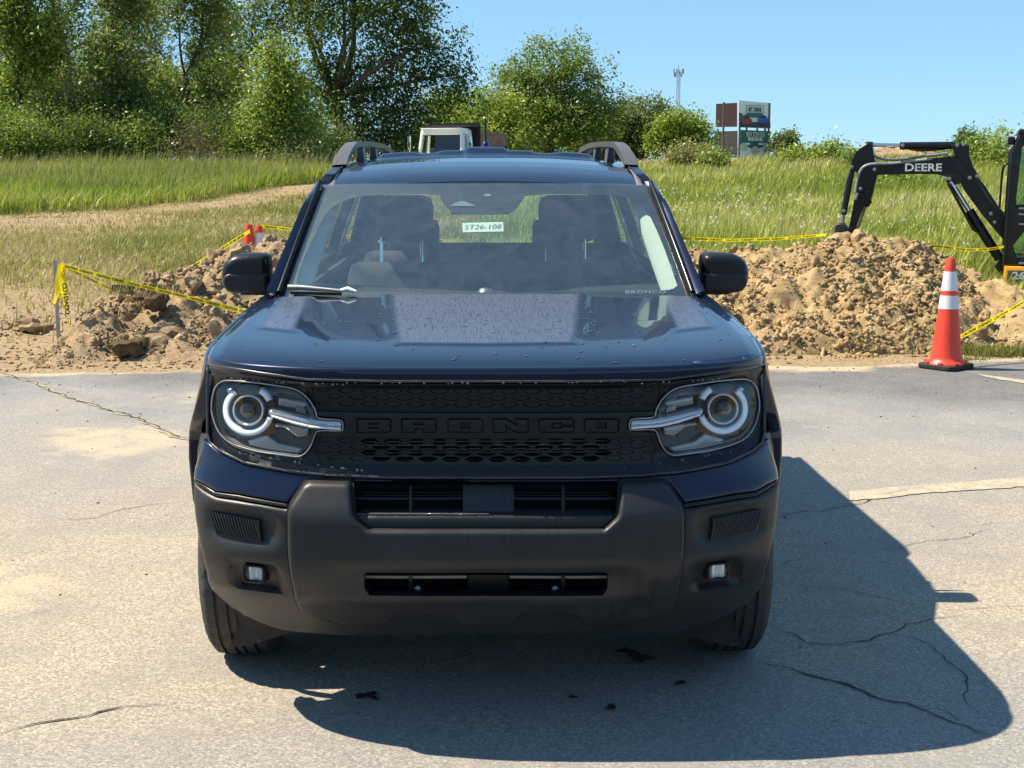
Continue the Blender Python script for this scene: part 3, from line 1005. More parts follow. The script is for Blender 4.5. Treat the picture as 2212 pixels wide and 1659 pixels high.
# single sods and clods lying apart
def sod(name, label, cat, u, v, s, mat, k, group=None, hair=0):
    x, y = on_z(u, v)
    o = bpy.data.objects.new(name, clod_mesh(60 + k, 3, .55)); COL.objects.link(o)
    o.data.name = name; o.data.materials.append(MAT[mat])
    o.location = (x, y, s[2] * .55); o.scale = s; o.rotation_euler = (0, 0, k * 1.3)
    tag(o, label, cat, group)
    return o
sod('soil_clod', 'big brown clod of soil left of the taped metal stake', 'soil clod', 72, 724, (.20, .17, .13), 'dirt_brown', 1)
sod('soil_clod', 'brown clod cut off by the left picture edge beside the asphalt', 'soil clod', 8, 722, (.14, .13, .09), 'dirt_brown', 2)
sod('soil_sod', 'dark rooty sod lying at the asphalt edge below the left heap', 'sod', 284, 770, (.19, .15, .12), 'dark_soil', 3)
sod('soil_clod', 'large pale lump of clay on the lower left heap near the car', 'soil clod', 360, 758, (.38, .25, .17), 'dirt_brown', 4)
sod('white_stone', 'white stone on the foot of the left heap beside the stake', 'stone', 182, 728, (.06, .05, .08), 'petal', 5)
s = sod('root_sod', 'upturned dark sod with hanging roots on the left heap', 'sod', 342, 740, (.19, .15, .12), 'dark_soil', 6)
s.location = (-3.02, 9.0, .44)
def tuft(name, label, cx, cy, rx, ry, nb, h, cols, zf=None, group=None, base=None, lean=.5):
    a = RNG.random(nb) * 6.283; r = np.sqrt(RNG.random(nb))
    X = cx + rx * r * np.cos(a); Y = cy + ry * r * np.sin(a)
    Z = np.array([zf(x, y)[0] for x, y in zip(X, Y)]) if zf else (rough_ground(X, Y) if base is None else np.full(nb, base))
    o = blades(name, X, Y, h * (.5 + .8 * RNG.random(nb)), .006 + .006 * RNG.random(nb), tint_mix(nb, cols, X, Y, 2.), lean, Z)
    o['label'] = label; o['category'] = 'grass tuft'; o['kind'] = 'stuff'
    return o
roots = [(.10, .07, .045), (.2, .15, .1), (.26, .2, .14)]
RN = 260; a = RNG.random(RN) * 6.283; X = -3.02 + .3 * RNG.uniform(-1, 1, RN); Y = 8.74 + .05 * RNG.random(RN)
o = blades('hanging_roots', X, Y, -(.12 + .2 * RNG.random(RN)), .006 + 0 * X, tint_mix(RN, roots, X, Y), .25, np.full(RN, .62)); o['label'] = 'pale roots hanging from the upturned sod on the left heap'; o['category'] = 'roots'
MIX = [(.09, .13, .02), (.15, .18, .035), (.24, .22, .08)]
tuft('grass_tuft', 'green grass tuft at the foot of the left heap by the stake', *on_z(225, 752), .32, .22, 700, .10, MIX)
tuft('grass_tuft', 'straw tuft behind the dark sod below the left heap', *on_z(262, 735), .25, .2, 420, .17, [(.15, .17, .04), (.35, .29, .14)])
tuft('grass_tuft', 'grass tuft at the asphalt edge right of the cone', *on_z(2152, 762), .34, .22, 700, .12, MIX)
tuft('grass_tuft', 'sparse grass at the asphalt edge by the cone base', *on_z(2085, 778), .22, .15, 200, .07, MIX)
for (u, v, d, lb) in ((1870, 585, 12.6, 'dead sod of grass high on the right heap left of the cone'), (1848, 640, 12.0, 'greenish sod of grass in the middle of the right heap'),
                      (2000, 620, 12.6, 'dry grass sod on the right heap just behind the cone top'), (1975, 690, 11.9, 'dry grass clump on the right heap left of the cone')):
    x, z = at(u, v, d - 3.91)
    tuft('grass_sod', lb, x, d - 3.91, .16, .14, 170, .10, [(.12, .13, .05), (.24, .21, .10)], zr, lean=1.0)
# crumbs trodden into the bare ground round the stake
pp = []
while len(pp) < 2600:
    x = RNG.uniform(-7.5, -1.6); y = RNG.uniform(7.75, 11.5) if RNG.random() < .8 else RNG.uniform(7.7, 8.4)
    if y > edge_y(x) + .02: pp.append((x, y, float(rough_ground(np.array([x]), np.array([y]))[0])))
o = pebble_field('loose_crumbs', pp, .004, .030, 'dirt_brown', None); o['label'] = 'crumbs of brown soil trodden into the bare ground round the stake'; o['category'] = 'soil crumbs'
RN = 300; a = RNG.random(RN) * 6.28; xx_, yy0 = on_z(284, 770)
o = blades('sod_roots', xx_ + .20 * np.cos(a) * np.sqrt(RNG.random(RN)), yy0 + .14 * np.sin(a) * np.sqrt(RNG.random(RN)), .05 + .09 * RNG.random(RN), .006 + 0 * a, tint_mix(RN, [(.05, .035, .02), (.12, .085, .05), (.14, .14, .05)], a, a), 1.1, np.full(RN, .09)); o['label'] = 'tangle of dark roots on the sod at the asphalt edge'; o['category'] = 'roots'
# wooden stick on the heap
x, z = at(1795, 668, 8.15)
st = MB().tube([(x - .05, 8.3, zr(x - .05, 8.3)[0] + .03), (x, 8.45, zr(x, 8.45)[0] + .05), (x + .06, 8.6, zr(x + .06, 8.6)[0] + .05)], [.014, .018, .015], 6).build('wooden_stick', plain('old_wood', (.36, .27, .15), .9, var=.3), smooth=60)
tag(st, 'pale wooden stick lying on the front of the right dirt heap', 'stick')
# ================================================================== THE CAR
def paint_mat(name, dewy=False):
    n = NT(name)
    c = n.coord()
    flake = n.noise(900, 2, .5, c)
    n.set(color=n.mix(n.ramp(flake, [(.35, 0.), (.75, 1.)]), (.0028, .0058, .022), (.006, .0145, .056)), rough=.32, metal=.45, coat=.9, coat_rough=.012, spec=.2)
    if dewy:
        dew = n.attrf('dew')
        st = n.noise(1.0, 3, .6, n.coord((420, 10, 1)))
        drops = n.noise(1.0, 2, .6, n.coord((230, 60, 1)))
        streak = n.ramp(st, [(.54, 0.), (.62, 1.)])
        film = n.math('MULTIPLY', dew, n.math('SUBTRACT', 1.0, n.math('MULTIPLY', streak, .60)))
        n.set(coat_rough=n.math('MULTIPLY_ADD', film, .30, .015), rough=n.math('MULTIPLY_ADD', film, .3, .30))
        base = n.b.inputs['Base Color'].links[0].from_socket
        n.set(color=n.mix(n.math('MULTIPLY', film, .44), base, (.20, .245, .35)))
        n.set(coat_normal=n.bump(n.math('MULTIPLY', n.math('MULTIPLY', streak, dew), drops), .25, .003))
    return n.m
MAT['paint'] = paint_mat('car_paint')
MAT['paint_hood'] = paint_mat('car_paint_dewy', True)
def plastic(name, col, rough, bumpy=.25, streaks=False):
    n = NT(name)
    c = n.coord()
    f = n.noise(6, 5, .65, c); g = n.noise(420, 2, .6, c)
    cc = n.mix(n.ramp(f, [(.35, 0.), (.7, 1.)]), tuple(x * .85 for x in col), tuple(x * 1.2 for x in col))
    r = n.math('MULTIPLY_ADD', f, .16, rough - .08)
    if streaks:
        s = n.noise(1.0, 4, .6, n.coord((42, 9, 3)))
        k = n.math('MULTIPLY', n.ramp(s, [(.52, 0.), (.57, 1.)]), n.ramp(n.noise(2.6, 2, .5, n.coord((1, .2, .3))), [(.45, 0.), (.58, .6)]))
        cc = n.mix(k, cc, tuple(x * .45 for x in col)); 
    n.set(color=cc, rough=r, spec=.36, normal=n.bump(g, bumpy, .0008))
    return n.m
MAT['cladding'] = plastic('cladding', (.026, .026, .0275), .40)
MAT['skid'] = plastic('skid_plastic', (.029, .029, .031), .40, .25, True)
MAT['satin_black'] = plastic('satin_black', (.0135, .0138, .0155), .34, .1)
MAT['gloss_black'] = plain('gloss_black', (.005, .005, .007), .24, spec=.4)
MAT['matt_black'] = plain('matt_black', (.006, .006, .006), .8)
MAT['rubber'] = plain('rubber', (.040, .038, .036), .75, var=.25, vscale=30, bump=.2, bscale=150)
MAT['satin_grey'] = plain('satin_grey', (.21, .215, .225), .36, .2, var=.06)
MAT['trim_satin'] = plain('trim_satin', (.045, .046, .05), .28)
MAT['chrome'] = plain('chrome', (.75, .76, .78), .08, 1.0)
MAT['dull_metal'] = plain('dull_metal', (.32, .33, .34), .4, .8, var=.1)
MAT['lamp_white'] = plain('lamp_white', (.88, .88, .95), .25, 0, coat=.6)
MAT['lamp_clear'] = plain('lamp_clear', (.46, .48, .50), .12, .55, coat=.8, coat_rough=.03)
MAT['lamp_grey'] = plain('lamp_grey', (.38, .38, .385), .25, .4, var=.1, coat=.5)
MAT['lamp_dark'] = plain('lamp_dark', (.085, .085, .088), .30, .25, coat=.3)
MAT['lamp_pit'] = plain('lamp_pit', (.022, .022, .025), .3, .2)
MAT['fog_white'] = plain('fog_white', (.80, .80, .78), .15, .25, coat=.5)
MAT['lens_black'] = plain('lens_black', (.006, .007, .009), .04, coat=1)
MAT['glass'] = thin_glass('window_glass', (.84, .93, .89), 1.0, .07)
MAT['screen_glass'] = thin_glass('screen_glass', (.80, .92, .86), 1.0, .20, .05)
MAT['lens_glass'] = thin_glass('lens_glass', (.97, .98, .99), 1.0, .05)
MAT['frit'] = plain('windscreen_frit', (.012, .013, .018), .55)
MAT['trim_light'] = plain('trim_light', (.68, .70, .67), .8, var=.05)
MAT['trim_dark'] = plain('trim_dark', (.020, .021, .024), .7, var=.15, bump=.2, bscale=250)
MAT['seat_cloth'] = plain('seat_cloth', (.045, .048, .058), .9, var=.2, vscale=20, bump=.3, bscale=400)
MAT['red_lamp'] = plain('red_lamp', (.25, .01, .01), .2, coat=1)
MAT['amber'] = plain('amber', (.50, .16, .02), .25, coat=1)
MAT['paper'] = plain('paper', (.80, .84, .80), .7)
MAT['ink_green'] = plain('ink_green', (.03, .14, .06), .7)
MAT['letter_grey'] = plain('letter_grey', (.30, .32, .33), .6)

car = empty('car', (0, 0, 0))
tag(car, 'dark blue off-road car with black grille parked facing the camera', 'car')

# ---- shape of the nose: a rounded corner in plan, a stepped profile from the side
_pz = np.array([.20, .30, .33, .42, .50, .545, .675, .70, .785, .84, .95, 1.03, 1.06, 1.10, 1.2])
_py = np.array([.26, .180, .150, .066, .014, 0., 0., .006, .052, .058, .062, .062, .064, .074, .10])
_zt = np.linspace(.2, 1.2, 401)
_yt = np.interp(_zt, _pz, _py)
_k = np.exp(-(np.linspace(-2.5, 2.5, 11)) ** 2); _k /= _k.sum()
_yt = np.convolve(np.pad(_yt, 5, mode='edge'), _k, 'valid')
def prof(Z): return np.interp(Z, _zt, _yt)
def Wid(Z): return np.interp(Z, [.30, .42, .6, .8, .86, .95, 1.02, 1.1], [.885, .93, .945, .945, .93, .905, .888, .872])
NOSE_L, NOSE_N = .52, 2.9
def S(X, Z):
    q = min(abs(X) / Wid(Z), .9985)
    return NOSE_L * (1 - (1 - q ** NOSE_N) ** (1 / NOSE_N)) + float(prof(Z))
def fp(u, v, off=0.0):
    """where the sight line through a survey pixel meets the nose"""
    Y = .15
    for _ in range(60):
        X, Z = at(u, v, Y)
        w = Wid(Z) * .9985
        if abs(X) > w: X = math.copysign(w, X)
        Y = .6 * Y + .4 * (S(X, Z) + off)
    return X, Z
def nose(off):
    return lambda a, b, p: (a, S(a, b) + off + p, b)
UC = 1049.8
def mir(poly):
    """left half outline in pixels, first and last point on the centre line -> whole outline"""
    return list(poly) + [(2 * UC - u, v) for u, v in reversed(poly) if abs(u - UC) > 1]
def flip(poly): return [(2 * UC - u, v) for u, v in poly]
def toxz(poly, off=0.0): return [fp(u, v, off) for u, v in poly]

def Z1(px, py): return 405 + .3052 * px, 756 + .3052 * py         # first survey crop (left lamp)
def Z3(px, py): return 405 + .3052 * px, 999.1 + .3052 * py       # third survey crop (left bumper corner)

HL = [Z1(*p) for p in [(250, 215), (290, 208), (480, 225), (620, 245), (760, 265), (820, 300), (870, 350), (905, 410), (916, 440), (918, 468), (945, 482), (1085, 487), (1103, 505),
                       (1105, 555), (1095, 568), (930, 562), (907, 585), (895, 630), (870, 690), (830, 735), (780, 752), (700, 740), (500, 715), (330, 665), (260, 620), (210, 550),
                       (180, 460), (172, 390), (185, 300), (210, 245)]]
HLo = chaikin(HL, 2)
# ---- black surround with openings for lamps and meshes
UPM = [(672, 835), (1427.6, 835), (1416, 886), (683.6, 886)]
LOM = [(692, 944), (1407.6, 944), (1416, 972), (1405, 1002), (694.6, 1002), (683, 972)]
BZ = mir([(UC, 824), (832, 824), (740, 822), (664, 820), (560, 806), (500, 796), (460, 789), (449, 787), (447.5, 870), (448, 935), (454, 956), (472, 972), (527, 999), (619, 1017), (710, 1027), (832, 1031), (UC, 1032)])
grow = lambda poly, d: inset(poly, -d)
bz_xz = toxz(BZ, .03)
hl_xz = toxz(HLo, .03); hr_xz = [(-x, z) for x, z in hl_xz]
hl_hole = grow(hl_xz, .004); hr_hole = [(-x, z) for x, z in hl_hole]
upm_xz = toxz(UPM, .03); lom_xz = toxz(LOM, .03)
# recess around each lamp
def bez_deform(V):
    d = np.minimum(seg_dist(V, [bz_xz]), 9)
    return .022 * sstep(.008, .030, d)
grille = sheet('grille_surround', bz_xz, [hl_hole, hr_hole, upm_xz, lom_xz], .03, nose(.005), 'gloss_black', car, rnd=.006, rim=.05, smooth=45, deform=bez_deform, bstep=.012, rnd_holes=False)
# thin satin lip that frames the surround
BL = [(u, v) for u, v in BZ]
lip = MB()
ring = [fp(u, v, .0) for u, v in densify(BZ, 9)]
pts = [(x, S(x, z) - .000, z) for x, z in ring]
lip.tube(pts + [pts[0], pts[1]], .0042, 6, cap=False)
lip.build('surround_trim', 'trim_satin', car, smooth=60)

# ---- mesh panels: plate with long hexagon openings
def hexa(u, v, a, b):
    return [(u - a, v), (u - a * .42, v - b), (u + a * .42, v - b), (u + a, v), (u + a * .42, v + b), (u - a * .42, v + b)]
def mesh_panel(name, outline, rows, pitch, v0, dv, closed, off):
    op, cl = [], []
    for r in range(rows):
        v = v0 + dv * r
        k0 = -8 if r % 2 == 0 else -8.5
        k = k0
        while k <= 8.01:
            u = UC + pitch * k + (pitch / 2 if False else 0)
            k += 1
            e = abs(u - UC)
            sag = 4 * (e / 370) ** 2
            lim = 352 if r % 2 == 0 else 372
            if e > lim: continue
            s = 1 - .35 * sstep(270, 372, e)
            h = hexa(u, v - sag, 21.5 * s, 6.4 * s)
            (cl if (closed or e > 272) else op).append(h)
    out = toxz(outline, off)
    holes = [toxz(h, off) for h in op + cl]
    p = sheet(name, out, holes, .04, nose(off), 'satin_black', car, rnd=0, rim=.016, smooth=35, bstep=.03)
    b = MB()
    for h in cl:
        hx = toxz(h, off)
        o = len(b.v)
        c = np.mean(hx, 0)
        inner = [tuple(c + (np.array(q) - c) * .86) for q in hx]
        b.add([(x, S(x, z) + off + .010, z) for x, z in hx] + [(x, S(x, z) + off + .003, z) for x, z in inner], [(i, (i + 1) % 6, 6 + (i + 1) % 6, 6 + i) for i in range(6)] + [tuple(range(6, 12))])
    b.build('hexagon_inserts', 'satin_black', p)['kind'] = 'stuff'
    return p, len(op)
up_panel, _ = mesh_panel('upper_mesh', UPM, 3, 50.2, 845.5, 14.2, True, .030)
lo_panel, _ = mesh_panel('lower_mesh', LOM, 4, 50.2, 954.5, 12.5, False, .030)
# black void and cooler fins behind the open mesh
bk = MB()
for v in (938, 1010):
    pass
x0, zt = fp(680, 938, .1); _, zb = fp(680, 1010, .1)
bk.box((0, .20, (zt + zb) / 2), (1.5 * .75, .02, zt - zb + .03)); bk.build('radiator_shroud', 'matt_black', car)
fin = MB()
for k in range(9):
    z = zb + (zt - zb) * (k + .5) / 9
    fin.box((0, .165, z), (1.0, .014, .0022))
fin.build('radiator_fins', 'dull_metal', car)['kind'] = 'stuff'

# ---- centre bar with raised letters sitting in grooves
LET = {
 'B': ([(0, 0), (.93, 0), (1, .1), (1, .42), (.96, .5), (1, .58), (1, .9), (.93, 1), (0, 1)], [[(.33, .60), (.66, .60), (.66, .74), (.33, .74)], [(.33, .26), (.66, .26), (.66, .40), (.33, .40)]]),
 'R': ([(0, 0), (.36, 0), (.36, .3), (.62, .3), (.66, 0), (.98, 0), (1, .06), (1, .38), (.95, .47), (1, .56), (1, .9), (.93, 1), (0, 1)], [[(.33, .57), (.66, .57), (.66, .73), (.33, .73)]]),
 'O': ([(0, .08), (.07, 0), (.93, 0), (1, .08), (1, .92), (.93, 1), (.07, 1), (0, .92)], [[(.35, .26), (.66, .26), (.66, .74), (.35, .74)]]),
 'N': ([(0, 0), (.35, 0), (.35, .52), (.66, 0), (1, 0), (1, 1), (.68, 1), (.68, .48), (.36, 1), (0, 1)], []),
 'C': ([(0, .08), (.07, 0), (.93, 0), (1, .08), (1, .38), (.66, .38), (.66, .27), (.35, .27), (.35, .73), (.66, .73), (.66, .60), (1, .60), (1, .92), (.93, 1), (.07, 1), (0, .92)], [])}
spots = [('B', 773, 843), ('R', 869.5, 941), ('O', 969, 1041), ('N', 1067, 1139.5), ('C', 1166, 1238), ('O', 1263.6, 1334.5)]
def letter_px(ch, u0, u1, v0=906, v1=932):
    o, hs = LET[ch]
    f = lambda P: [(u0 + (u1 - u0) * a, v1 - (v1 - v0) * b) for a, b in P]
    return f(o), [f(h) for h in hs]
OFF = .016
bar_out = toxz([(676, 887.5), (1423.6, 887.5), (1421, 893), (1418, 898.5), (1362, 902), (1356, 910), (1356, 925), (1362, 931), (1412, 934), (1417, 940), (1417, 942.5), (682, 942.5), (682.6, 940), (687, 934), (737.6, 931), (743.6, 925), (743.6, 910), (737.6, 902), (681.6, 898.5), (678.6, 893)], OFF)
gro = []
for ch, a, b in spots:
    o, _ = letter_px(ch, a, b)
    gro.append(inset(toxz(o, OFF), -.0042))
badge = sheet('badge_bar', bar_out, gro, .02, nose(OFF), 'satin_black', car, rnd=.004, rim=.02, smooth=40, rnd_holes=False)
gb = toxz([(760, 900), (1342, 900), (1342, 938), (760, 938)], OFF + .012)
sheet('groove_floor', gb, [], .05, nose(OFF + .012), 'matt_black', badge, rim=0)
for ch, a, b in spots:
    o, hs = letter_px(ch, a, b)
    sheet('letter', toxz(o, OFF), [toxz(h, OFF) for h in hs], .012, nose(OFF - .004), 'satin_black', badge, rnd=.0022, rim=.02, smooth=50)

# ---- headlights
def arc(cx, cy, r0, r1, a0, a1, n=40, ky=1.0):
    A = np.radians(np.linspace(a0, a1, n))
    o = [(cx + r1 * math.cos(a), cy - ky * r1 * math.sin(a)) for a in A]
    i = [(cx + r0 * math.cos(a), cy - ky * r0 * math.sin(a)) for a in A[::-1]]
    return o + i
def headlight(side):
    m = (lambda P: [(-x, z) for x, z in P]) if side > 0 else (lambda P: P)
    h = empty('headlight'); h.parent = car
    T = lambda px, off: m(toxz(px, off))
    sheet('housing', T(HLo, .03), [], .03, nose(.085), 'lamp_dark', h, rim=0, smooth=60)
    # walls of the housing
    w = MB(); P = T(HLo, .03)
    n = len(P)
    w.add([(x, S(x, z) + .028, z) for x, z in P] + [(x, S(x, z) + .09, z) for x, z in P], [(i, (i + 1) % n, n + (i + 1) % n, n + i) for i in range(n)])
    w.build('housing_wall', 'lamp_grey', h, smooth=50)
    rimw = MB(); Q = [(x, S(x, z) + .016, z) for x, z in P]
    rimw.tube(Q + Q[:2], .0022, 6, cap=False); rimw.build('lens_rim', 'lamp_grey', h, smooth=60)
    sheet('lens', T(HLo, .03), [], .02, nose(.016), 'lens_glass', h, rnd=.02, rim=0, smooth=180)
    C = (536, 887)
    def ann(name, r0, r1, a0, a1, off, mat, rim=.02, rnd=.004, c=C):
        full = abs(a1 - a0) >= 359
        if full:
            A = np.radians(np.linspace(0, 360, 49)[:-1])
            o = [(c[0] + r1 * math.cos(a), c[1] - r1 * math.sin(a)) for a in A]
            hh = [[(c[0] + r0 * math.cos(a), c[1] - r0 * math.sin(a)) for a in A]] if r0 > 0 else []
            return sheet(name, T(o, off), [T(q, off) for q in hh], .012, nose(off), mat, h, rnd=rnd, rim=rim, smooth=60)
        return sheet(name, T(arc(c[0], c[1], r0, r1, a0, a1), off), [], .012, nose(off), mat, h, rnd=rnd, rim=rim, smooth=60)
    ann('halo_ring', 42.5, 56, 128, 342, .036, 'lamp_white', rnd=.008)
    ann('halo_ring', 42.5, 56, 24, 60, .036, 'lamp_white', rnd=.008)
    ann('halo_base', 34, 59, 0, 360, .056, 'lamp_pit', rim=.03)
    ann('projector_ring', 29, 34.5, 0, 360, .034, 'lamp_clear', rim=.04, rnd=.004)
    ann('projector_cup', 0, 30, 0, 360, .062, 'lamp_pit', rim=0, rnd=0)
    x, z = T([C], .05)[0]
    b = MB(); b.lathe([(0.0001, -.022), (.012, -.020), (.022, -.013), (.029, .0), (.030, .012)], 28, 'Y', (x, S(x, z) + .06, z)); b.build('projector_lens', 'lens_black', h, smooth=80)
    # light bar running from the ring into the grille
    bar = [Z1(*p) for p in [(572, 415), (640, 425), (760, 452), (860, 474), (950, 487), (1085, 490), (1100, 508), (1102, 552), (1092, 566), (960, 562), (860, 548), (760, 524), (660, 490), (575, 468)]]
    sheet('light_bar', T(chaikin(bar, 1), .03), [], .012, nose(.014), 'lamp_clear', h, rnd=.012, rim=.05, smooth=60)
    edge = [Z1(*p) for p in [(600, 452), (760, 500), (880, 528), (1090, 545), (1090, 560), (880, 546), (760, 520), (600, 468)]]
    sheet('bar_shade', T(edge, .03), [], .012, nose(.010), 'lamp_white', h, rnd=.004, rim=.004, smooth=60)
    for poly, mat, off in (([(640, 335), (700, 345), (830, 372), (850, 390), (820, 420), (700, 408), (640, 395)], 'lamp_grey', .05),
                           ([(620, 520), (720, 530), (860, 552), (850, 612), (780, 620), (700, 560), (620, 545)], 'lamp_grey', .05),
                           ([(420, 640), (560, 600), (640, 660), (780, 690), (820, 700), (780, 735), (600, 715), (440, 680)], 'lamp_grey', .058),
                           ([(275, 280), (310, 270), (320, 290), (285, 310)], 'lamp_clear', .035)):
        sheet('reflector', T([Z1(*p) for p in poly], off), [], .02, nose(off), mat, h, rnd=.006, rim=.02, smooth=60)
    # fine optic ribs
    r = MB()
    for k in range(6):
        a = Z1(770 + k * 11, 400 + k * 3); bq = Z1(774 + k * 11, 434 + k * 3)
        (xa, za), (xb, zb_) = T([a, bq], .045)
        r.tube([(xa, S(xa, za) + .045, za), (xb, S(xb, zb_) + .045, zb_)], .0016, 5)
    r.build('optic_ribs', 'lamp_clear', h)['kind'] = 'stuff'
    return h
headlight(-1); headlight(1)

# ---- painted band under the surround
BAND = mir([(UC, 1034), (832, 1033), (710, 1029), (619, 1019), (527, 1001), (472, 974), (452, 957), (437, 953), (428, 985), (420, 1012), (417, 1036), (430, 1043), (442, 1049), (466, 1063), (512, 1069), (560, 1078), (622, 1088),
            (630, 1077), (655, 1045), (668, 1037), (756, 1039), (766, 1042), (UC, 1043)])
sheet('front_bumper', toxz(BAND, 0), [], .03, nose(.0), 'paint', car, rnd=.012, rim=.03, smooth=60, bstep=.015)
TR = [(416.5, 1037), (430, 1044), (442, 1050), (466, 1064), (512, 1070), (560, 1079), (621, 1089), (621, 1097), (560, 1088), (512, 1079), (466, 1073), (442, 1059), (425, 1048)]
for P in (TR, flip(TR)):
    sheet('bumper_trim', toxz(P, 0), [], .02, nose(.004), 'satin_black', car, rnd=.003, rim=.02, smooth=60)

# ---- lower bumper cladding with lamp pockets and side vents
CL = mir([(UC, 1200), (760, 1190), (735, 1110), (680, 1080), (640, 1090), (620, 1099), (560, 1089), (512, 1081), (466, 1074), (442, 1061), (424, 1048), (416.5, 1041), (416.5, 1080), (420, 1121), (434, 1194), (445, 1240), (455, 1274), (497, 1313), (558, 1347), (606, 1364), (649, 1370), (UC, 1373)])
fogx, fogz = fp(551, 1250); ventx, ventz = fp(512, 1142); vtx2, vtz2 = fp(590, 1135)
dpx = 1.0 / 735
def clad_deform(V):
    X = np.abs(V[:, 0]); Zc = V[:, 1]
    # lamp pocket: a slanted rounded rectangle
    a = (X - abs(fogx)) / (62 * dpx); b = (Zc - fogz) / (40 * dpx)
    d = (np.abs(a) ** 5 + np.abs(b) ** 5) ** .2
    p = .034 * (1 - sstep(.72, 1.04, d))
    # scoop around the vent
    a = (X - (abs(ventx) - .012)) / (95 * dpx); b = (Zc - ventz - .006) / (46 * dpx)
    d = (np.abs(a) ** 3.5 + np.abs(b) ** 3.5) ** (1 / 3.5)
    p = p + .020 * (1 - sstep(.62, 1.0, d)) * sstep(.935, .86, X)
    # chamfered lower edge
    return p
sheet('lower_bumper', toxz(CL, 0), [toxz(mir([(UC, 1236), (780, 1236), (776, 1247), (778, 1282), (790, 1296), (UC, 1297)]), 0)], .016, nose(.004), 'cladding', car, rnd=.014, rim=.05, smooth=60, deform=clad_deform, bstep=.014, rnd_holes=False)

def vent(side):
    m = (lambda P: [(-x, z) for x, z in P]) if side > 0 else (lambda P: P)
    A, B, C_, D_ = (449, 1106), (560, 1127), (562, 1176), (455, 1155)
    out = m(toxz([A, B, C_, D_], 0))
    v = sheet('side_vent', out, [], .02, nose(.016), 'satin_black', car, rim=.01, smooth=60)
    r = MB()
    for k in range(17):
        t0 = (k + .2) / 17; 
        for q in range(1):
            ta = t0; tb = t0 + .075
            pa = (A[0] + (B[0] - A[0]) * ta, A[1] + (B[1] - A[1]) * ta + 1); pb = (D_[0] + (C_[0] - D_[0]) * min(1, tb + .03), D_[1] + (C_[1] - D_[1]) * min(1, tb + .03) - 1)
            (xa, za), (xb, zb_) = m(toxz([pa, pb], 0))
            r.tube([(xa, S(xa, za) + .0155, za), ((xa + xb) / 2, S((xa + xb) / 2, (za + zb_) / 2) + .0105, (za + zb_) / 2), (xb, S(xb, zb_) + .0155, zb_)], .0035, 6)
    r.build('vent_ribs', 'cladding', v, smooth=60)['kind'] = 'stuff'
vent(-1); vent(1)

def fog(side):
    sg = 1 if side > 0 else -1
    x = sg * abs(fogx) ; z = fogz
    (xa, za), (xb, zb_) = fp(524, 1226), fp(572, 1258)
    w, hgt = abs(xb - xa), abs(za - zb_)
    x = sg * abs(xa + xb) / 2; z = (za + zb_) / 2
    y = S(x, z) + .018
    f = empty('fog_light'); f.parent = car
    yaw = -sg * .30
    Mr = Matrix.Rotation(-yaw, 3, 'Z')
    rr = [(w / 2 * math.copysign(abs(math.cos(a)) ** .4, math.cos(a)), hgt / 2 * math.copysign(abs(math.sin(a)) ** .4, math.sin(a))) for a in np.linspace(0, 2 * math.pi, 33)[:-1]]
    def to(a, b, d): 
        q = Mr @ Vector((a, d, b)); return (x + q.x, y + q.y, z + q.z)
    sheet('surround', [(a * 1.16, b * 1.22) for a, b in rr], [[(a * .92, b * .90) for a, b in rr]], .01, lambda a, b, p: to(a, b, -.010 + p), 'satin_black', f, rnd=.004, rim=.03, smooth=50)
    def facet(V): return .006 * np.sin(V[:, 0] * 190 + 1.2) + .006 * np.abs(V[:, 0] / w)
    sheet('reflector', [(a * .9, b * .88) for a, b in rr], [], .008, lambda a, b, p: to(a, b, .004 + p), 'fog_white', f, rim=0, smooth=20, deform=facet)
    sheet('lens', [(a * .92, b * .9) for a, b in rr], [], .01, lambda a, b, p: to(a, b, -.007 + p), 'lens_glass', f, rnd=.006, rim=0, smooth=180)
fog(-1); fog(1)

# ---- centre skid panel standing proud
SKO = 1.0
SK = [(UC, 1147.5), (793, 1146.5), (768, 1123), (762, 1112), (757, 1050), (752, 1044), (668, 1042), (655, 1049), (628, 1089), (620, 1110), (620, 1182), (632, 1274), (640, 1310), (649, 1326), (680, 1338), (741, 1357), (832, 1356), (854, 1334), (973, 1334), (994, 1357), (UC, 1357)]
lowo = mir([(UC, 1241), (792, 1241), (784, 1247), (786, 1276), (797, 1289), (UC, 1290)])
sk_xz = toxz(mir(SK), -.03); lo_xz = toxz(lowo, -.03)
def sk_deform(V):
    # shallow tapered shelf round the lower opening
    X = np.abs(V[:, 0]); Zc = V[:, 1]
    return .028 * (1 - sstep(.36, .50, X)) * sstep(.40, .50, Zc) * (1 - sstep(.50, .56, Zc)) + .022 * (1 - sstep(.40, .42, Zc)) * (1 - sstep(.45, .60, X))
sheet('skid_gap', inset(sk_xz, -.0065), [lo_xz], .02, nose(.0015), 'matt_black', car, rim=.01, bstep=.014)
skid = sheet('skid_panel', sk_xz, [lo_xz], .018, nose(-.03), 'skid', car, rnd=.013, rim=.05, smooth=40, deform=sk_deform, bstep=.014, rnd_holes=False)
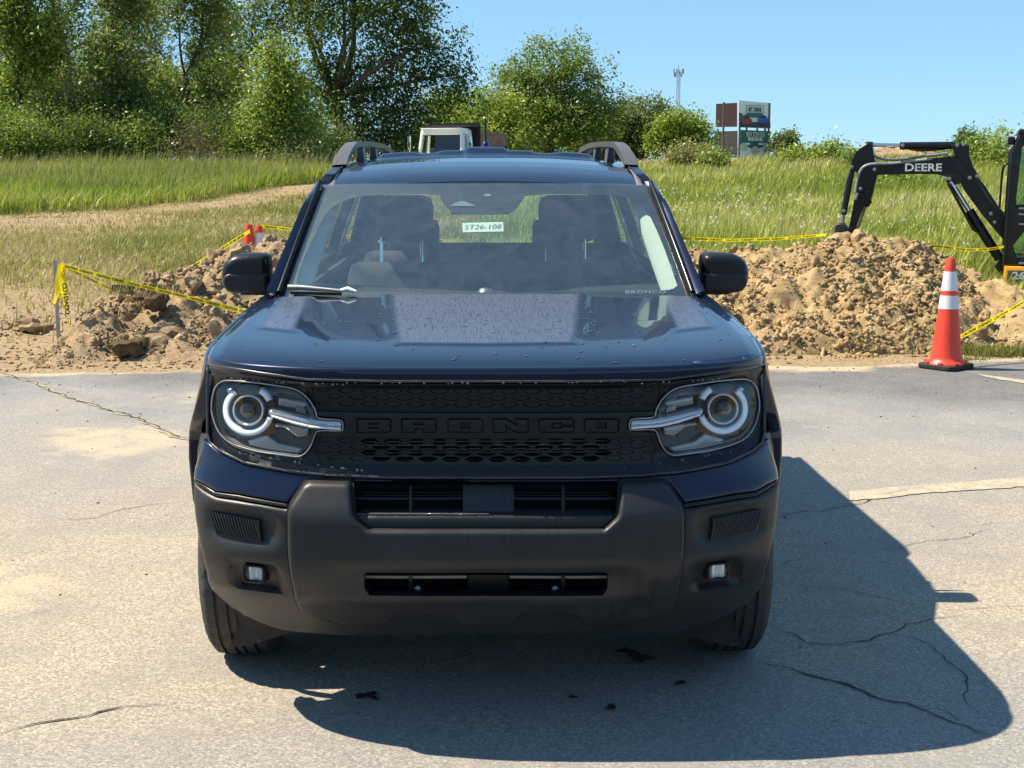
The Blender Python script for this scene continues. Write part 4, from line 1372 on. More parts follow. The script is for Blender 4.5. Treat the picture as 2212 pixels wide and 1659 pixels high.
# upper opening: shroud, slats, posts, blank centre plate
up = MB(); 
xa, za = fp(762, 1040, .05); xb, zb_ = fp(762, 1150, .05)
up.box((0, .165, (za + zb_) / 2), (2 * abs(xa) + .06, .02, za - zb_ + .04)); 
up.box((0, .10, zb_ - .012), (2 * abs(xa) + .04, .12, .02))
up.build('intake_shroud', 'matt_black', car)
def hbar(name, u0, u1, v0, v1, off, mat, th=.02, par=None):
    P = toxz([(u0, v0), (u1, v0), (u1, v1), (u0, v1)], off)
    return sheet(name, P, [], .04, nose(off), mat, par or car, rim=th, smooth=40)
for a, b in ((786, 998), (1102, 1318)):
    for v in (1047.5, 1063.5, 1069.5, 1102):
        hbar('intake_slat', a, b, v - 1, v + 1, .075, 'satin_black', .03)
    hbar('intake_slat', a - 18 if a < 1000 else a, b if a < 1000 else b + 14, 1074.5, 1078.5, .05, 'satin_black', .03)
for c in (887, 1216.5):
    hbar('intake_post', c - 3.2, c + 3.2, 1047, 1108, .046, 'satin_black', .03)
hbar('blank_plate', 1000, 1110, 1047, 1110, .045, 'skid', .03)
LP = mir([(UC, 1113), (778, 1113), (771, 1117), (771, 1121), (795, 1144), (UC, 1145)])
sheet('intake_lip', toxz(LP, .0), [], .03, nose(.0), 'skid', car, rnd=.010, rim=.09, smooth=60)
# lower opening
xa, za = fp(784, 1236, .05); xb, zb_ = fp(784, 1296, .05)
lo = MB(); lo.box((0, .17, (za + zb_) / 2), (2 * abs(xa) + .05, .02, za - zb_ + .05)); lo.build('lower_shroud', 'matt_black', car)
for a, b in ((787, 1008), (1101, 1320)):
    hbar('lower_slat', a, b, 1243.5, 1249, .03, 'satin_grey', .015)
    hbar('lower_slat', a, b, 1259.5, 1261, .06, 'satin_black', .02)
    hbar('lower_slat', a + 14, b - 4, 1269, 1277.5, .07, 'satin_black', .02)
for c in (887, 1216.5): hbar('lower_post', c - 3.5, c + 3.5, 1242, 1288, .02, 'satin_black', .03)
for c in (902, 1199):
    x, z = fp(c, 1272, .06)
    MB().lathe([(.0001, -.012), (.011, -.010), (.012, .01)], 14, 'Y', (x, S(x, z) + .06, z)).build('bolt', 'dull_metal', car, smooth=40)
hbar('lower_blank', 1011, 1098, 1242, 1289, .028, 'satin_black', .03)
# air deflectors ahead of the tyres
for sg in (-1, 1):
    P = [(452, 1262), (462, 1316), (486, 1366), (604, 1371), (640, 1360), (560, 1330), (500, 1295)]
    P = P if sg < 0 else flip(P)
    sheet('air_deflector', toxz(P, .10), [], .03, nose(.085), 'matt_black', car, rim=.02, smooth=50)
# ------------------------------------------------------------------ bonnet
def hood_z(X, Y):
    d = max(0.0, Y - S(X, 1.085) - .012)
    k = (1.207 - 1.1245) / (1.19 - S(X, 1.085))
    return 1.0985 + k * d + .026 * (1 - math.exp(-d / .09))
def hood_xy(u, v):
    x, Y = 0.0, .5
    for _ in range(40):
        x, y = on_z(u, v, hood_z(max(-.83, min(.83, x)), Y)); Y = .6 * Y + .4 * min(max(y, 0), 1.6)
    return x, Y
HE = lambda Y: np.interp(Y, [.3, .5, .8, 1.15], [.838, .842, .826, .795])
dome = [hood_xy(*p) for p in [(834, 636), (844, 722), (852, 746), (UC, 748)]]
dome = dome + [(-x, y) for x, y in dome[::-1][1:]]
chan = [hood_xy(*p) for p in [(676, 634), (680, 668), (682, 692), (794, 694), (808, 713), (828, 729), (839, 728), (830, 634)]]
outp = [hood_xy(*p) for p in [(598, 641), (556, 704), (560, 711), (636, 719), (645, 712), (668, 668), (672, 641)]]
mx = lambda P: [(-x, y) for x, y in P]
def sdist(P, poly):
    d = seg_dist(P, [poly]); return np.where(inside(poly, P), d, -d)
ns, nt = 150, 120
ss = np.concatenate([[-1.0], np.linspace(-1, 1, ns), [1.0]])
HPT = []; DEW = []
for j in range(nt + 7):
    row = []
    for i, s_ in enumerate(ss):
        Xf = s_ * .838
        Yc = S(Xf, 1.085) - .002                       # nose line below this column
        if j < 7:
            a = j / 6.0                                # front lip rolls from vertical to flat
            if a < .5: y, z = Yc, 1.064 + .024 * a * 2
            else:
                t = (a - .5) * 2 * math.pi / 2
                y = Yc + .016 * (1 - math.cos(t)); z = 1.088 + .012 * math.sin(t)
            X = Xf
        else:
            t = (j - 6) / nt
            Yr = 1.20 - .09 * (s_) ** 2
            y = Yc + .016 + (Yr - Yc - .016) * t
            X = s_ * float(HE(y)) if abs(s_) > 0 else 0
            X = X * t ** .3 + Xf * (1 - t ** .3) if y < .5 else X
            z = hood_z(Xf * .98, y)
        row.append((X, y, z))
    HPT.append(row)
HPT = np.array(HPT)
P2 = HPT[:, :, :2].reshape(-1, 2)
top = np.zeros(HPT.shape[:2]); top[7:] = 1
w = top.ravel()
dz = .0055 * sstep(-.012, .030, sdist(P2, dome))
for P in (outp, mx(outp)): dz = dz + .004 * sstep(-.02, .02, sdist(P2, P))
for P in (chan, mx(chan)):
    fr = sstep(.45, 1.15, P2[:, 1])
    dz = dz - (.012 - .004 * fr) * sstep(-.010, .026, sdist(P2, P))
edge = sstep(.93, 1.0, np.abs(np.tile(ss, (len(HPT), 1)))).ravel()
HPT[:, :, 2] += (dz * w - .010 * edge * w).reshape(HPT.shape[:2])
HPT[:, 0, 2] -= .035; HPT[:, -1, 2] -= .035          # side edges turn down
HPT[7:, 0, 0] -= .004; HPT[7:, -1, 0] += .004
dew = np.maximum(sstep(-.004, .022, sdist(P2, inset(dome, .012))), 0)
for P in (outp, mx(outp)): dew = np.maximum(dew, sstep(-.004, .022, sdist(P2, inset(P, .008))))
dew = dew * w
nv = HPT.shape[0] * HPT.shape[1]
idx = np.arange(nv).reshape(HPT.shape[:2])
quads = np.stack([idx[:-1, :-1], idx[:-1, 1:], idx[1:, 1:], idx[1:, :-1]], -1).reshape(-1, 4)
hood = fast_mesh('bonnet', HPT.reshape(-1, 3), quads, 'paint_hood', car, attrs={'dew': dew})
hood.data.shade_smooth()
def hood_at(x, y):
    d = (HPT[7:, :, 0] - x) ** 2 + (HPT[7:, :, 1] - y) ** 2
    i = np.unravel_index(np.argmin(d), d.shape)
    return HPT[7:, :, 2][i]
# water drops left by the rain
dm = bmesh.new(); bmesh.ops.create_uvsphere(dm, u_segments=8, v_segments=5, radius=1); dme = bpy.data.meshes.new('drop'); dm.to_mesh(dme); dm.free()
dv = np.array([v.co[:] for v in dme.vertices]); dfc = [tuple(p.vertices) for p in dme.polygons]
m = MB()
for k in range(430):
    r = random.random()
    if r < .55: x, y = random.uniform(-.36, .36), .45 + .75 * random.random() ** 1.6
    elif r < .8: x, y = random.gauss(.05, .3), random.uniform(.12, .46)
    else: x, y = random.uniform(-.8, .8), random.uniform(.35, 1.12)
    if abs(x) > .8: continue
    z = hood_at(x, y); q = .0018 + .0042 * random.random() ** 2.5
    sx = random.choice([1, 1, 1.4, 2.2])
    m.add(dv * np.array([q * sx, q * 1.1, q * .55]) + np.array([x, y, z]), dfc)
for k in range(90):                                   # beads along the front lip and surround
    x = random.uniform(-.82, .82); y = S(x, 1.06) - .003
    q = .0016 + .0022 * random.random()
    if k % 3: m.add(dv * q + np.array([x, y - .002, 1.060 - .004 * random.random() - .006 * (abs(x) > .4)]), dfc)
    else:
        u = random.uniform(470, 790); v = 972 + (u - 472) * .19 - (u - 472) ** 2 * .00012
        x, z = fp(u, v, 0); x *= random.choice([1, 1, 1, -1]); m.add(dv * q + np.array([x, S(x, z) - .004, z + .004]), dfc)
n = NT('water_drop'); n.set(color=(.55, .6, .68), rough=.04, trans=.85, ior=1.33, spec=.9); MAT['water_drop'] = n.m
o = m.build('water_drops', 'water_drop', hood, smooth=180); o['kind'] = 'stuff'
m = MB()
for k in range(700):                                   # shiny beads on the left half of the intake ledge
    x = -.365 + .37 * random.random(); q = .0012 + .0014 * random.random()
    x_, z = fp(UC + x * 760, 1111.5, 0)
    m.add(dv[:, :] * q + np.array([x, S(x, z) + .004 + .010 * random.random(), z - .0005]), dfc)
o = m.build('ledge_drops', 'water_drop', car, smooth=180); o['kind'] = 'stuff'

# ------------------------------------------------------------------ body sides
def side_z(Z): return np.interp(Z, [.20, .28, .36, .5, .75, .9, 1.0, 1.08, 1.15, 1.20, 1.35, 1.5, 1.6, 1.66, 1.70], [.84, .87, .905, .925, .937, .93, .918, .892, .850, .815, .765, .708, .668, .642, .61])
def sideX(Y, Z):
    x = float(side_z(Z))
    p = Y - float(prof(min(max(Z, .2), 1.2)))
    if p < NOSE_L + .25:
        q = min(max((NOSE_L - min(p, NOSE_L)) / NOSE_L, 0), 1)
        xn = Wid(Z) * max(0.0, 1 - q ** NOSE_N) ** (1 / NOSE_N) if p < NOSE_L else Wid(Z)
        t = float(sstep(NOSE_L - .30, NOSE_L + .25, p))
        xx = min(x, xn if p < NOSE_L else 9)
        x = min(x, xn * (1 - t) + x * t) if p < NOSE_L else x * t + min(x, Wid(Z)) * (1 - t)
        x = min(x, xx) if p < NOSE_L else x
    if Y > 3.7: x -= .16 * max(0, (Y - 3.7) / .65) ** 2.2
    return x
def side(sg, off=0.0):
    return lambda a, b, p: (sg * (sideX(a, b) + off - p), a, b)
AXF, AXR, ARC = .87, 3.54, .405
def arch(cx, r, a0, a1, n=22): return [(cx + r * math.cos(R(a)), .37 + r * math.sin(R(a))) for a in np.linspace(a0, a1, n)]
RA = ARC + .035
gap = .004
def both(fn):
    for sg in (-1, 1): fn(sg)
def body_side(sg):
    fen = [(.47, .84), (.40, .90), (.345, 1.05), (.36, 1.078), (.45, 1.10), (.6, 1.122), (.9, 1.160), (1.12, 1.184), (1.40, 1.195), (1.40, .42)] + [(1.30, .42)] + arch(AXF, RA, 6, 150, 24)
    sheet('front_fender', fen, [], .06, side(sg), 'paint', car, rnd=.01, rim=.03, smooth=60, bstep=.03)
    sheet('corner_cladding', [(.33, .86), (.47, .845)] + arch(AXF, RA + .02, 150, 194, 8) + [(.40, .27), (.33, .33), (.285, .50), (.29, .70)], [], .04, side(sg, -.040), 'cladding', car, rnd=.006, rim=.03, smooth=60, bstep=.03)
    d1 = [(1.404, .42), (1.404, 1.195), (2.42, 1.20), (2.42, .42)]
    d2 = [(2.424, .42), (2.424, 1.20), (3.45, 1.21), (3.45, .88), (3.30, .78)] + arch(AXR, RA, 150, 174, 6) 
    for nm, d in (('front_door', d1), ('rear_door', d2)):
        o = sheet(nm, d, [], .07, side(sg), 'paint', car, rnd=.008, rim=.03, smooth=60, bstep=.03)
        yh = d[0][0] + .80
        MB().tube([(sg * (sideX(yh, 1.02) + .004), yh - .09, 1.02), (sg * (sideX(yh, 1.02) + .03), yh - .07, 1.02), (sg * (sideX(yh, 1.02) + .03), yh + .07, 1.02), (sg * (sideX(yh, 1.02) + .004), yh + .09, 1.02)], .012, 8).build('door_handle', 'satin_black', o, smooth=60)
    qp = [(3.454, .88), (3.454, 1.21), (4.30, 1.20), (4.36, .95), (4.36, .55), (4.1, .45)] + arch(AXR, RA, 10, 112, 14)
    sheet('rear_quarter', qp, [], .07, side(sg), 'paint', car, rnd=.01, rim=.03, smooth=60, bstep=.03)
    # dark sill and wheel-arch cladding
    sheet('sill', [(1.27, .24), (1.27, .425), (3.13, .425), (3.13, .24)], [], .08, side(sg, .006), 'cladding', car, rnd=.012, rim=.05, smooth=60)
    sheet('arch_trim', arch(AXF, RA + .03, 4, 128, 26) + arch(AXF, ARC - .012, 4, 128, 26)[::-1], [], .03, side(sg, .012), 'cladding', car, rnd=.010, rim=.05, smooth=60)
    sheet('arch_trim', arch(AXR, RA + .03, 0, 180, 30) + arch(AXR, ARC - .012, 0, 180, 30)[::-1], [], .03, side(sg, .012), 'cladding', car, rnd=.010, rim=.05, smooth=60)
    # glasshouse: one opening per window, dark frames
    wins = [[(1.62, 1.225), (2.36, 1.225), (2.36, 1.60), (2.02, 1.60), (1.90, 1.56)], [(2.46, 1.225), (3.28, 1.225), (3.28, 1.605), (2.46, 1.605)], [(3.44, 1.235), (4.05, 1.245), (3.95, 1.58), (3.44, 1.60)]]
    fr = [(1.40, 1.195), (1.62, 1.41), (1.90, 1.62), (2.1, 1.655), (3.6, 1.66), (4.14, 1.63), (4.33, 1.20)]
    sheet('window_frame', fr, wins, .06, side(sg), 'gloss_black', car, rnd=.006, rim=.035, smooth=60, bstep=.03)
    for wpoly in wins:
        sheet('side_window', inset(wpoly, -.006), [], .1, side(sg, -.008), 'glass', car, rim=0, smooth=180)
    MB().box((sg * .905, .60, .78), (.006, .05, .03)).build('side_marker', 'amber', car)
    sheet('inner_door', [(1.42, .45), (1.42, 1.19), (3.40, 1.20), (3.40, .45)], [], .15, side(sg, -.10), 'trim_dark', car, rim=.02, smooth=60)
    sheet('wheel_well', [(.42, .30), (.42, .85), (1.32, .85), (1.32, .30)], [], .2, side(sg, -.30), 'matt_black', car, rim=.05)
    sheet('wheel_well', [(3.05, .30), (3.05, .85), (4.05, .85), (4.05, .30)], [], .2, side(sg, -.30), 'matt_black', car, rim=.05)
both(body_side)

# ------------------------------------------------------------------ windscreen
def ws(s, t, off=0.0):
    X = s * (.748 * (1 - t) + .650 * t)
    Yb = 1.185 + .10 * s * s; Yt = 1.73 + .085 * s * s
    Y = Yb * (1 - t) + Yt * t - .045 * 4 * t * (1 - t) * .5
    Z = (1.203 - .006 * s * s) * (1 - t) + (1.597 - .008 * s * s) * t
    return (X + 0.0, Y + off * .55, Z - off * .83)
def project(p):
    rx, ry, rz = p[0] - CAM[0], p[1] - CAM[1], p[2] - CAM[2]
    x = rx * CYW - ry * SYW; f = rx * SYW + ry * CYW
    d = f * CP - rz * SP; up = f * SP + rz * CP
    return 1106 + FPX * x / d, 829.5 - FPX * up / d
def wsp(u, v):
    s, t = (u - UC) / 400, (637 - v) / 237
    for _ in range(12):
        pu, pv = project(ws(s, t)); e = 1e-3
        a = project(ws(s + e, t)); b = project(ws(s, t + e))
        J = np.array([[(a[0] - pu) / e, (b[0] - pu) / e], [(a[1] - pv) / e, (b[1] - pv) / e]])
        ds = np.linalg.solve(J, [u - pu, v - pv]); s += ds[0]; t += ds[1]
    return s, t
def wsheet(off): return lambda a, b, p: ws(a, b, off + p)
full = [(-1, -.03), (1, -.03), (1, 1), (-1, 1)]
sheet('windscreen', full, [], .03, wsheet(0), 'screen_glass', car, rim=0, smooth=180)
clear = [wsp(*p) for p in chaikin([(640, 606), (650, 566), (690, 484), (703, 458), (728, 436), (762, 424), (800, 419), (948, 415.5), (953, 430), (960, 442), (981, 461), (1102, 461.5), (1126, 437), (1134, 416), (1330, 418), (1370, 427), (1393, 446), (1410, 474), (1440, 545), (1466, 603), (1462, 618), (1440, 625), (1200, 628), (UC, 628.5), (800, 627), (660, 625), (642, 618)], 1)]
fr = sheet('windscreen_border', full, [clear], .03, wsheet(.006), 'frit', car, rim=0, smooth=180)
cam_win = [wsp(*p) for p in [(972, 444), (984, 437), (993, 433.5), (1003, 433.5), (1014, 438), (1028, 444)]]
sheet('camera_window', cam_win, [], .05, wsheet(.002), 'lamp_clear', fr, rim=0)
ov = [wsp(1053 + 8 * math.cos(a), 420.5 + 3.2 * math.sin(a)) for a in np.linspace(0, 2 * math.pi, 17)[:-1]]
sheet('rain_sensor', ov, [], .05, wsheet(.002), 'lamp_grey', fr, rim=0)
# mirror and camera housing behind the glass
mh = MB()
mh.box((-.02, 1.75, 1.545), (.20, .10, .05), bev=.02); mh.box((-.02, 1.74, 1.51), (.24, .035, .075), bev=.015)
mh.build('rear_view_mirror', 'trim_dark', car, smooth=40)
# price slip with a stock number, hand-written in green
def on_ws(name, px, mat, off, par):
    return sheet(name, [wsp(*p) for p in px], [], .02, wsheet(off), mat, par, rim=0)
slip = on_ws('paper_slip', [(997.5, 475.5), (1087, 473.5), (1088.5, 499.3), (1000, 501.3)], 'ink_green', .0075, car)
on_ws('slip_face', [(998.5, 479), (1087, 476.8), (1088, 497.3), (999.6, 499.3)], 'paper', .0055, slip)
def ws_text(name, txt, size, uc, vc, mat, par, off, shear=0, sx=1.0, spacing=1.0, bold=0, tilt=0.0):
    me = text_mesh(txt, size, shear=shear, spacing=spacing, bold=bold); me.name = name; me.materials.clear()
    s0, t0 = wsp(uc, vc)
    P0 = Vector(ws(s0, t0)); ex = (Vector(ws(s0 + .01, t0)) - P0).normalized(); ey = (Vector(ws(s0, t0 + .01)) - P0).normalized()
    ct, st_ = math.cos(tilt), math.sin(tilt)
    nrm = ex.cross(ey)
    for v in me.vertices:
        a, b = v.co.x * sx, v.co.y
        a, b = a * ct - b * st_, a * st_ + b * ct
        v.co = P0 + ex * a + ey * b - nrm * off
    return finish(me, name, mat, par)
ws_text('handwriting', 'ST26-108', .040, 1042, 488.5, 'ink_green', slip, .0035, shear=.22, sx=.90, spacing=1.0, bold=-.0004, tilt=.03)
ws_text('windscreen_lettering', 'BRONCO', .021, 1395, 629, 'letter_grey', fr, .004, sx=1.62, spacing=1.12, bold=.0006)
# pillars either side of the screen
def a_pillar(sg):
    rows = []
    for t in np.linspace(-.03, 1.0, 20):
        a = Vector(ws(sg, t)); a.x += sg * .004
        tt = max(t, 0)
        b = Vector((sg * (.806 * (1 - tt) + .670 * tt), 1.33 * (1 - tt) + 1.85 * tt, 1.198 * (1 - tt) + 1.600 * tt))
        fl = 1 - .75 * max(tt - .75, 0) / .25
        mid = (a + b) / 2 + Vector((sg * .020, -.028, .020)) * fl
        m1 = a + (b - a) * .22 + Vector((sg * .004, -.018, .012))
        rows.append([a + Vector((-sg * .002, .02, -.02)), a, m1, mid, b + (mid - b) * .35 + Vector((sg * .008, 0, 0)), b, b + Vector((-sg * .03, .02, 0))])
    m = MB(); m.grid(rows); m.build('windscreen_pillar', 'paint', car, smooth=60)
    P = [Vector(ws(sg, t)) + Vector((sg * .008, -.012, .010)) for t in np.linspace(0, 1.0, 16)]
    MB().tube(P, .009, 8).build('pillar_moulding', 'gloss_black', car, smooth=60)
    # pale inner trim
    rows = []
    for t in np.linspace(.02, 1.0, 16):
        a = Vector(ws(sg * .965, t, .025)); b = Vector((sg * (.660 * (1 - t) ** 1.4 + .585 * (1 - (1 - t) ** 1.4)), 1.40 * (1 - t) + 1.98 * t, 1.19 * (1 - t) + 1.60 * t))
        rows.append([a, a * .5 + b * .5 + Vector((-sg * .022, .0, 0)), b])
    MB().grid(rows).build('pillar_trim', 'trim_light', car, smooth=60)
both(a_pillar)
# scuttle panel between bonnet and glass
rows = [[(s_ * .79, 1.20 - .09 * s_ * s_ - .01, 1.192 - .004 * s_ * s_) for s_ in np.linspace(-1, 1, 24)], [(s_ * .79, 1.30 + .05 * s_ * s_, 1.178) for s_ in np.linspace(-1, 1, 24)]]
MB().grid(rows).build('scuttle', 'satin_black', car)
wp = MB()
def wpt(u, v, o): 
    s_, t_ = wsp(u, v); p = ws(s_, t_); return Vector((p[0], p[1] - .55 * o, p[2] + .83 * o))
wp.tube([wpt(625, 631, .022), wpt(650, 632, .024), wpt(738, 637.5, .020)], [.0115, .0105, .006], 8)
wa = wp.build('wiper_arm', 'dull_metal', car, smooth=60)
MB().tube([wpt(628, 637, .010), wpt(738, 640, .010)], .006, 6).build('wiper_blade', 'rubber', wa)
MB().tube([wpt(736, 636.5, .018), wpt(752, 634.5, .022), wpt(770, 638, .016)], [.007, .010, .006], 8).build('wiper_cap', 'lamp_white', wa, smooth=60)

# ------------------------------------------------------------------ roof
def roof_z(X, Y):
    z = np.interp(Y, [1.735, 1.78, 1.85, 1.95, 2.1, 2.3, 2.55, 3.0, 3.6, 4.1, 4.3], [1.601, 1.618, 1.638, 1.658, 1.678, 1.694, 1.703, 1.708, 1.705, 1.69, 1.66])
    z = z - .030 * np.abs(X / .62) ** 2.4
    hi = sstep(2.62, 2.70, Y) * (1 - sstep(.47, .52, np.abs(X)))
    z = z + .026 * hi
    z = z + .015 * sstep(2.58, 2.66, Y) * (1 - sstep(.080, .105, np.abs(X)))
    for c in (.27,):
        z = z - .010 * sstep(2.60, 2.68, Y) * np.exp(-((np.abs(X) - c) / .055) ** 4)
    return z
xs = np.linspace(-.608, .608, 121); ys = np.concatenate([np.linspace(0, 1, 26), ]) 
yy = np.concatenate([np.linspace(0, .9, 34), np.linspace(.92, 1.05, 18)[0:], np.linspace(1.1, 2.57, 20)])
rows = []
for q in yy:
    row = []
    for x in xs:
        y0 = 1.735 + .085 * (x / .65) ** 2
        y = y0 + q * (4.31 - y0) / 2.57
        row.append((x, y, float(roof_z(x, y - .085 * (x / .65) ** 2 * (1 - q / 2.57)))))
    rows.append(row)
m = MB(); m.grid(rows); m.grid([[(x, 1.737 + .085 * (x / .65) ** 2 + .01, 1.58 - .03 * abs(x / .62) ** 2.4) for x in xs], [(x, 1.735 + .085 * (x / .65) ** 2, float(roof_z(x, 1.735)) ) for x in xs]])
roof = m.build('roof', 'paint', car, smooth=50)
rl = MB(); rl.grid([[(x, y, 1.640 - .03 * abs(x / .6) ** 2.4 - (.04 if y < 1.85 else 0)) for x in np.linspace(-.6, .6, 12)] for y in (1.79, 2.0, 2.6, 3.4, 4.2)]); rl.build('headliner', 'trim_light', car, smooth=60)
def roof_side(sg):
    # grey ditch strip, then the painted edge that meets the windows
    rows, rows2 = [], []
    for q in np.linspace(0, 1, 50):
        y = 1.808 + q * 2.46
        zc = float(roof_z(sg * .606, y - .075 * (1 - q)))
        rows.append([(sg * .606, y, zc), (sg * .612, y, zc + .004), (sg * .648, y + .004, zc - .010), (sg * .654, y + .006, zc - .018)])
        ys_ = y + .006
        zl = min(1.655, zc - .028)
        rows2.append([(sg * .652, ys_, zc - .018), (sg * .664, ys_ + .01, zc - .020 - .012), (sg * (float(side_z(zl - .02)) + .012), ys_ + .012, zl - .012), (sg * (float(side_z(zl - .03)) + .002), ys_ + .012, zl - .032)])
    MB().grid(rows).build('ditch_strip', 'satin_grey', car, smooth=60)
    MB().grid(rows2).build('roof_edge', 'paint', car, smooth=60)
    # roof rail: sloping front foot, long bar, rear foot
    r = MB()
    def sec(c, w, h, lean): 
        x, y, z = c
        return [(x - sg * w / 2 - sg * lean, y, z + h / 2), (x + sg * w / 2 - sg * lean, y, z + h / 2 - .003), (x + sg * w / 2, y, z - h / 2), (x - sg * w / 2, y, z - h / 2)]
    path = [((.628, 2.22, 1.652), .060, .030), ((.624, 2.27, 1.682), .060, .042), ((.610, 2.37, 1.720), .056, .044), ((.600, 2.43, 1.742), .052, .038), ((.595, 2.50, 1.751), .047, .031), ((.588, 2.66, 1.756), .045, .028), ((.577, 3.0, 1.760), .045, .028), ((.562, 3.6, 1.758), .045, .028), ((.549, 4.02, 1.742), .045, .030), ((.545, 4.15, 1.708), .045, .032), ((.545, 4.24, 1.66), .045, .034)]
    rows = []
    for (c, w_, h_) in path:
        q = sec((sg * c[0], c[1], c[2]), w_, h_, .006); rows.append(q + [q[0]])
    r.grid(rows)
    for y0, y1, zt_ in ((2.74, 2.92, 1.750), (3.3, 3.46, 1.752)):
        x0 = .582 if y0 < 3 else .566
        r.add([(sg * (x0 + .014), y0, zt_), (sg * (x0 - .014), y0, zt_), (sg * (x0 - .014), y1 - .03, zt_), (sg * (x0 + .014), y1 - .03, zt_), (sg * (x0 + .02), y0 + .03, 1.665), (sg * (x0 - .02), y0 + .03, 1.665), (sg * (x0 - .02), y1, 1.665), (sg * (x0 + .02), y1, 1.665)],
              [(0, 1, 2, 3), (4, 5, 6, 7), (0, 1, 5, 4), (1, 2, 6, 5), (2, 3, 7, 6), (3, 0, 4, 7)])
    r.build('roof_rail', 'satin_grey' if False else 'rail', car, smooth=35, bevel=.004)
MAT['rail'] = plain('rail', (.115, .118, .125), .36, .1, var=.06)
both(roof_side)
an = MB(); an.lathe([(.036, 0), (.030, .012), (.018, .034), (.012, .048), (.0001, .05)], 20, c=(0, 0, 0)); a = an.build('aerial', 'paint', car, smooth=60)
a.location = (0, 4.02, 1.742)
MB().tube([(0, 4.02, 1.785), (0, 4.035, 1.91)], [.0065, .0055], 8).build('aerial_whip', 'satin_black', car, smooth=60)

# ------------------------------------------------------------------ door mirrors
def mirror(sg):
    Ym = 1.52
    f = (lambda P: [(x if sg < 0 else -x, z) for x, z in P])
    px = [(476, 606), (475, 588), (480, 570), (492, 559), (503, 552.5), (521, 549.5), (562, 549), (573, 553), (578, 563), (579.5, 600), (579.5, 634), (575, 636), (503, 636), (489, 632), (480, 621)]
    out = f([at(u, v, Ym) for u, v in px]); out = chaikin(out, 1)
    root = empty('door_mirror'); root.parent = car
    cx = sum(p[0] for p in out) / len(out)
    def to(a, b, p): return (a, Ym + p + .10 * abs(a - cx) ** 1.6 * 4 * .5, b)
    sheet('mirror_cap', out, [], .015, to, 'satin_black', root, rnd=.030, rim=.085, smooth=70)
    low = f([at(u, v, Ym) for u, v in [(479, 607), (483, 596), (492, 590), (578, 590), (578, 634), (504, 634), (490, 630), (482, 620)]])
    sheet('lower_shell', low, [], .015, lambda a, b, p: (to(a, b, p)[0], to(a, b, p)[1] - .005, b), 'cladding', root, rnd=.014, rim=.05, smooth=60)
    sheet('mirror_glass', inset(out, .012), [], .05, lambda a, b, p: (a, Ym + .150, b), 'chrome', root, rim=0)
    ar = [at(u, v, Ym + .03) for u, v in [(521, 613), (598, 612), (606, 637), (521, 637)]]
    ar = f(ar)
    sheet('mirror_arm', ar, [], .02, lambda a, b, p: (a, Ym + .004 + p + max(0, (.83 - abs(a))) * .5, b), 'satin_black', root, rnd=.008, rim=.06, smooth=60)
both(mirror)

# ------------------------------------------------------------------ cabin
MAT['wheel_grey'] = plain('wheel_grey', (.07, .072, .078), .5)
db = MB()
rows = []
for y, z in ((1.26, 1.165), (1.36, 1.185), (1.55, 1.195), (1.72, 1.185), (1.78, 1.12), (1.78, .80)):
    rows.append([(x, y + .05 * (x / .7) ** 2, z - .012 * math.cos(x * 4.5) * (1 if z > 1.15 else 0)) for x in np.linspace(-.74, .74, 26)])
db.grid(rows); dash = db.build('dashboard', 'trim_dark', car, smooth=60)
b = MB(); b.box((-.0, 1.70, 1.235), (.30, .02, .15), bev=.008); b.build('centre_screen', 'trim_dark', dash, smooth=40)
b = MB(); b.lathe([(.035, 0), (.024, .022), (.0001, .026)], 20, c=(.0, 1.42, 1.185)); b.build('dash_speaker', 'dull_metal', dash, smooth=60)
b = MB()
A = np.linspace(0, 2 * math.pi, 37)
b.tube([(.37 + .185 * math.cos(a), 1.88 + .07 * math.sin(a), 1.10 + .17 * math.sin(a)) for a in A], .017, 8, cap=False)
b.tube([(.19, 1.88, 1.10), (.55, 1.88, 1.10)], .02, 6); b.build('steering_wheel', 'wheel_grey', car, smooth=60)
def seat(x, y, w=.50, back=True):
    s = empty('seat'); s.parent = car
    def cushion(name, c, size, rot, bev, mat='seat_cloth'):
        m = MB(); m.box(c, size, Matrix.Rotation(rot, 3, 'X'), bev=bev); return m.build(name, mat, s, smooth=60)
    cushion('seat_base', (x, y - .18, .62), (w, .50, .16), 0, .05)
    cushion('backrest', (x, y + .12, .93), (w, .15, .66), -.30, .07)
    cushion('headrest', (x, y + .235, 1.43), (.25, .10, .21), -.2, .048)
    for dx in (-.10, .075):
        m = MB(); m.tube([(x + dx, y + .165, 1.24), (x + dx, y + .19, 1.36)], .007, 6); m.build('headrest_post', 'chrome', s)
seat(-.355, 2.12); seat(.355, 2.12)
b = MB(); b.box((0, 3.05, .95), (1.2, .14, .60), Matrix.Rotation(-.25, 3, 'X'), bev=.05); b.box((0, 2.85, .62), (1.2, .5, .15), bev=.05); b.build('rear_bench', 'seat_cloth', car, smooth=60)
for x in (-.36, .36):
    MB().box((x, 3.16, 1.32), (.26, .09, .16), bev=.04).build('rear_headrest', 'seat_cloth', car, smooth=60)
b = MB(); b.box((0, 2.6, .27), (1.66, 3.3, .06)); b.box((0, 1.0, .72), (1.1, .62, .5)); b.box((0, .55, .45), (1.3, .30, .24)); b.build('underbody', 'matt_black', car)
b = MB()
for sg in (-1, 1):
    b.grid([[(sg * (float(side_z(z)) - .055), y, z) for y in (2.34, 2.50)] for z in np.linspace(.7, 1.63, 10)])
    b.grid([[(sg * (float(side_z(z)) - .06), y, z) for y in (3.26, 3.46)] for z in np.linspace(.7, 1.62, 10)])
b.build('pillar_liner', 'trim_light', car, smooth=60)

